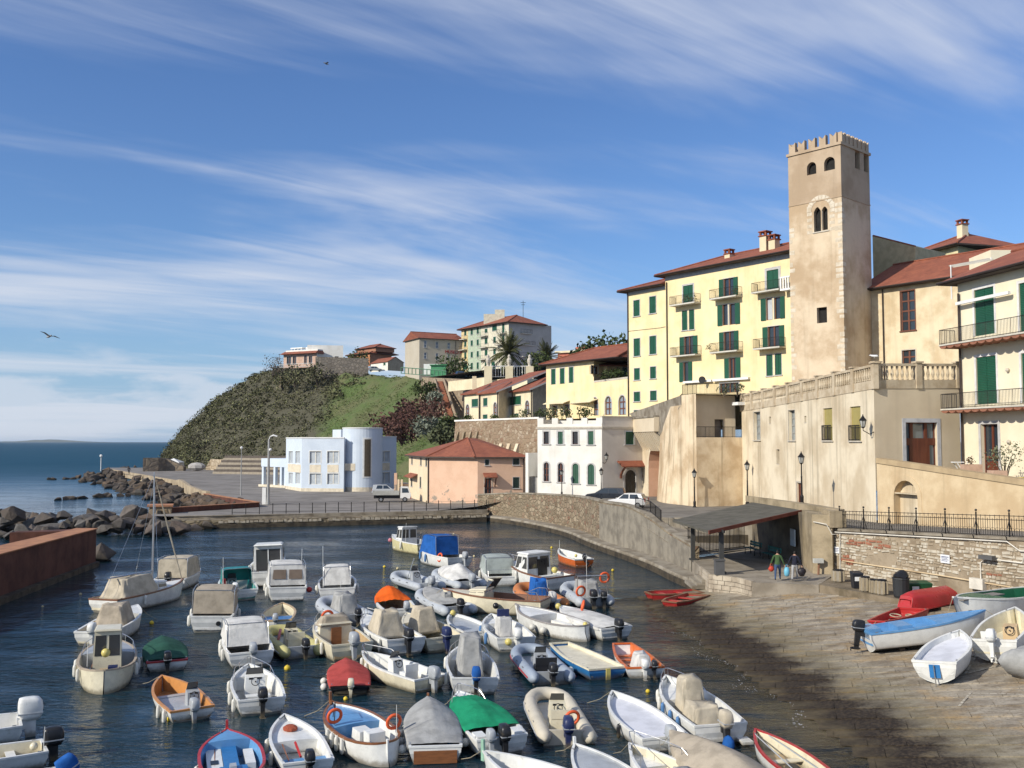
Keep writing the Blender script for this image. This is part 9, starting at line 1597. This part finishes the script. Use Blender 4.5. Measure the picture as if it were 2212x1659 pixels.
# ---- boats hauled out on the slipway
GS_ = 'boats hauled out on the slipway'
b_ = Boat('rowing_boat', 'red rowing boat lying upright on the slipway beside the blue-decked boat', ('H', 800, 880), ('H', 1240, 830), 1.5, 'pram', .45, RED, RED, RED, RED, ramp=True, group=GS_, L=4.0); b_.thwart(.3, .6, m=RED); b_.p('rope_coil', B().torus((b_.X(.5), 0, .5), .25, .03, (0, .2, 1), 14, 5), ROPE)
b_ = Boat('rowing_boat', 'red rowing boat turned upside down against the bins', ('H', 1090, 760), ('H', 1400, 725), 1.5, 'pram', .5, RED, RED, RED, RED, ramp=True, group=GS_, L=3.8); b_.o.rotation_euler = (R(180), 0, math.pi*1.03+.5); b_.o.location.z = 2.0
b_ = Boat('open_boat', 'white clinker boat with light blue deck and tilted outboard on the slipway', ('H', 1605, 845), ('H', 905, 945), 1.85, h=.7, hull=WHB, bottom=BLK, rim=SKY, inner=SKY, ramp=True, group=GS_, L=5.6); b_.foredeck(.55, SKY).deck(SKY, .05, .2).box('locker', .24, .36, -.5, .5, .45, .82, SKY).box('stern_locker', .0, .1, -.6, .6, .4, .85, SKY).motor(BLK, 0, 1.0, 12)
b_ = Boat('rowing_boat', 'white rowing boat with blue stern stripe standing on the slipway', ('H', 1490, 965), ('H', 1360, 1150), 1.8, h=.62, bottom=BLU, inner=WHB, ramp=True, group=GS_, L=4.4); b_.deck(M('pale_lilac_deck', (.66, .67, .72), .6), .05, .2); b_.p('blue_panel', B().box(b_.X(0)-.03, b_.X(0)-.005, -.2, .2, .0, .5), BLU); b_.p('support_leg', B().cyl((b_.X(0)-.1, 0, .5), (b_.X(0)-.1, 0, -.3), .025, n=5), STEEL)
b_ = Boat('open_boat', 'white boat with red bottom, steering wheel and white outboard on the slipway', ('H', 1950, 840), ('H', 1760, 1090), 1.95, h=.7, bottom=RED, inner=CRB, ramp=True, group=GS_, L=5.2); b_.console(.45, TANB, .3, -.25, .75, False).seat(.2, WHB, .3, .3, .5).motor(WHB, 0, 1.0, 8)
b_ = Boat('open_boat', 'big white-topped green boat at the back of the slipway by the wall', ('H', 1360, 800), ('H', 2200, 760), 2.2, 'gozzo', .8, WHB, GRNH, WHB, GRNH, ramp=True, group=GS_, L=7.5); b_.foredeck(.6, GRNH).box('plank', .5, .95, -.3, .3, .95, 1.0, M('grey_plank', (.22, .2, .18), .9)).motor(BLK, .3, .9)
th_ = G(*Z('H', 1975, 1350), .9); b = B().ball((0, 0, .55), 1.3, .9, .62, 16, 9); b.v = [(x*(1+.12*math.sin(5*y+3*z)), y*(1+.1*math.sin(7*x)), z+.08*math.sin(4*x+3*y)) for x, y, z in b.v]; o = solo('tarpaulin_heap', b, CGY, 'grey-green tarpaulin heap at the right edge of the slipway', 'tarpaulin', sm=True); o.location = (th_.x+.6, th_.y, rampz(th_.x, th_.y)-.05)
# trailer blocks under the hauled-out boats
for o in [q for q in bpy.data.objects if q.get('group') == GS_]:
 if o.location.z > 1.8: continue
 f = Vector((math.cos(o.rotation_euler.z), math.sin(o.rotation_euler.z)))
 for k in (-1.2, 1.2):
  x, y = o.location.x+f.x*k, o.location.y+f.y*k; solo('chock', B().box(x-.12, x+.12, y-.35, y+.35, rampz(x, y)-.02, rampz(x, y)+.1), M('chock_wood', (.2, .14, .09), .9), 'wooden chock under a boat on the slipway', 'chock', 'chocks under the hauled-out boats')
# ---- mooring buoys
def buoy(k, x, y, r, m, label):
 p = G(*Z(k, x, y), .08); s = r/FO*p.y*1.0; b = B().ball((0, 0, .02), s, s, s*.95, 10, 8).lathe([(s*.25, s*.85), (s*.2, s*1.15), (.01, s*1.2)], n=8); o = solo('mooring_buoy', b, m, label, 'buoy', 'mooring buoys', sm=True); o.location = (p.x, p.y, -s*.55)
BY, BC, BO = M('buoy_yellow', (.68, .5, .04), .5), M('buoy_cream', (.62, .52, .3), .5), M('buoy_orange', (.6, .09, .05), .5)
for q in [('A', 1475, 1085, 8, BY, 'yellow mooring buoy beside the orange-rimmed boat'), ('A', 1310, 262, 5, BY, 'yellow mooring buoy above the green covered boat'), ('A', 695, 12, 3, BC, 'cream mooring buoy nearest the breakwater wall foot'), ('A', 368, 118, 2.6, BC, 'tiny cream mooring buoy in the shade of the breakwater wall'), ('C', 952, 365, 7, BY, 'yellow mooring buoy left of the red covered boat'), ('C', 768, 728, 7, BC, 'cream mooring buoy behind the round-gauge motorboat'), ('C', 1490, 640, 5, BY, 'yellow mooring buoy behind the red covered boat'), ('C', 1785, 1200, 6, BY, 'yellow mooring buoy at the launch stern'), ('B', 2040, 512, 3.2, BY, 'yellow mooring buoy left of the pale grey open inflatable'), ('D', 415, 530, 2.8, BC, 'cream mooring buoy at the bow of the pale grey open inflatable'), ('D', 1035, 152, 2.2, BC, 'tiny mooring buoy beyond the royal-blue canopy'), ('D', 1262, 395, 2.6, BC, 'cream mooring buoy right of the royal-blue canopy boat'), ('D', 185, 815, 3, BY, 'yellow mooring buoy at the orange tarp'), ('F', 792, 300, 2.6, BY, 'yellow mooring buoy left of the orange rowing boat'), ('F', 1468, 550, 3.2, BY, 'yellow mooring buoy in open water near the red punts'), ('G', 736, 520, 5, BY, 'yellow mooring buoy right of the orange-red boat'), ('G', 765, 930, 5, BY, 'yellow mooring buoy at the stern of the bare white boat'), ('E', 518, 1205, 9, BC, 'cream mooring buoy behind the grey covered boat'), ('B', 1070, 1490, 4, BO, 'orange mooring buoy behind the yellow inflatable')]: buoy(*q)
# foam line where ripples run up the slipway
b = B(); rr = random.Random(77)
for k in range(260):
 Y = rr.uniform(33, 50); X = wlx(Y)-.25+.5*math.sin(Y*1.1)+rr.gauss(0, .16); s_ = rr.uniform(.006, .022); b.add([(X-s_, Y-s_*1.6, .012), (X+s_, Y-s_, .012), (X+s_*.8, Y+s_*1.5, .012), (X-s_*.7, Y+s_, .012)], [(0, 1, 2, 3)])
tag(mk('foam', b, M('sea_foam', (.75, .76, .76), .7)), 'thin white foam line where ripples meet the slipway', 'foam', kind='stuff')
for s in ALLB:
 if s.kind in ('open', 'gozzo', 'pram') and s.o.rotation_euler.x < 1: s.clutter()
# worn painted bay lines on the slipway
for pts in (((1215, 1318), (1550, 1318)), ((1560, 1312), (1960, 1212)), ((1600, 1462), (1990, 1470)), ((1500, 1560), (1590, 1455)), ((870, 1095), (1220, 1098)), ((1180, 1310), (1240, 1235)), ((1545, 1315), (1640, 1165))):
 q = []
 for x, y in pts:
  z = .6
  for _ in range(8): g_ = G(*Z('H', x, y), z); z = rampz(g_.x, g_.y)
  q.append(g_)
 d = (q[1]-q[0]).normalized(); n_ = Vector((-d.y, d.x, 0))*.045; bq = B()
 for k in range(6):
  a0, a1 = q[0].lerp(q[1], k/6+.01), q[0].lerp(q[1], (k+.93)/6); bq.quad(*[(v.x, v.y, rampz(v.x, v.y)+.024) for v in (a0-n_, a1-n_, a1+n_, a0+n_)])
 mk('painted_line', bq, M('worn_line_paint', (.5, .45, .36), .9, (.3, .26, .2), scale=4, var=.9), slip)
# ================================================================== sea air
hz = B().box(-9300, 9300, -330, 12300, -5, 54); ho = mk('haze', hz, None); tag(ho, 'thin pale sea air over the harbour and the horizon', 'haze', kind='stuff')
hmt = bpy.data.materials.new('sea_air'); hmt.use_nodes = True; ht = hmt.node_tree; ht.nodes.clear(); hv = N(ht, 'ShaderNodeVolumePrincipled'); hv.inputs['Density'].default_value = 4e-5; hv.inputs['Color'].default_value = (.82, .9, 1, 1); hv.inputs['Anisotropy'].default_value = .2
hout = N(ht, 'ShaderNodeOutputMaterial'); L(ht, hv.outputs[0], hout.inputs['Volume']); ho.data.materials.append(hmt)
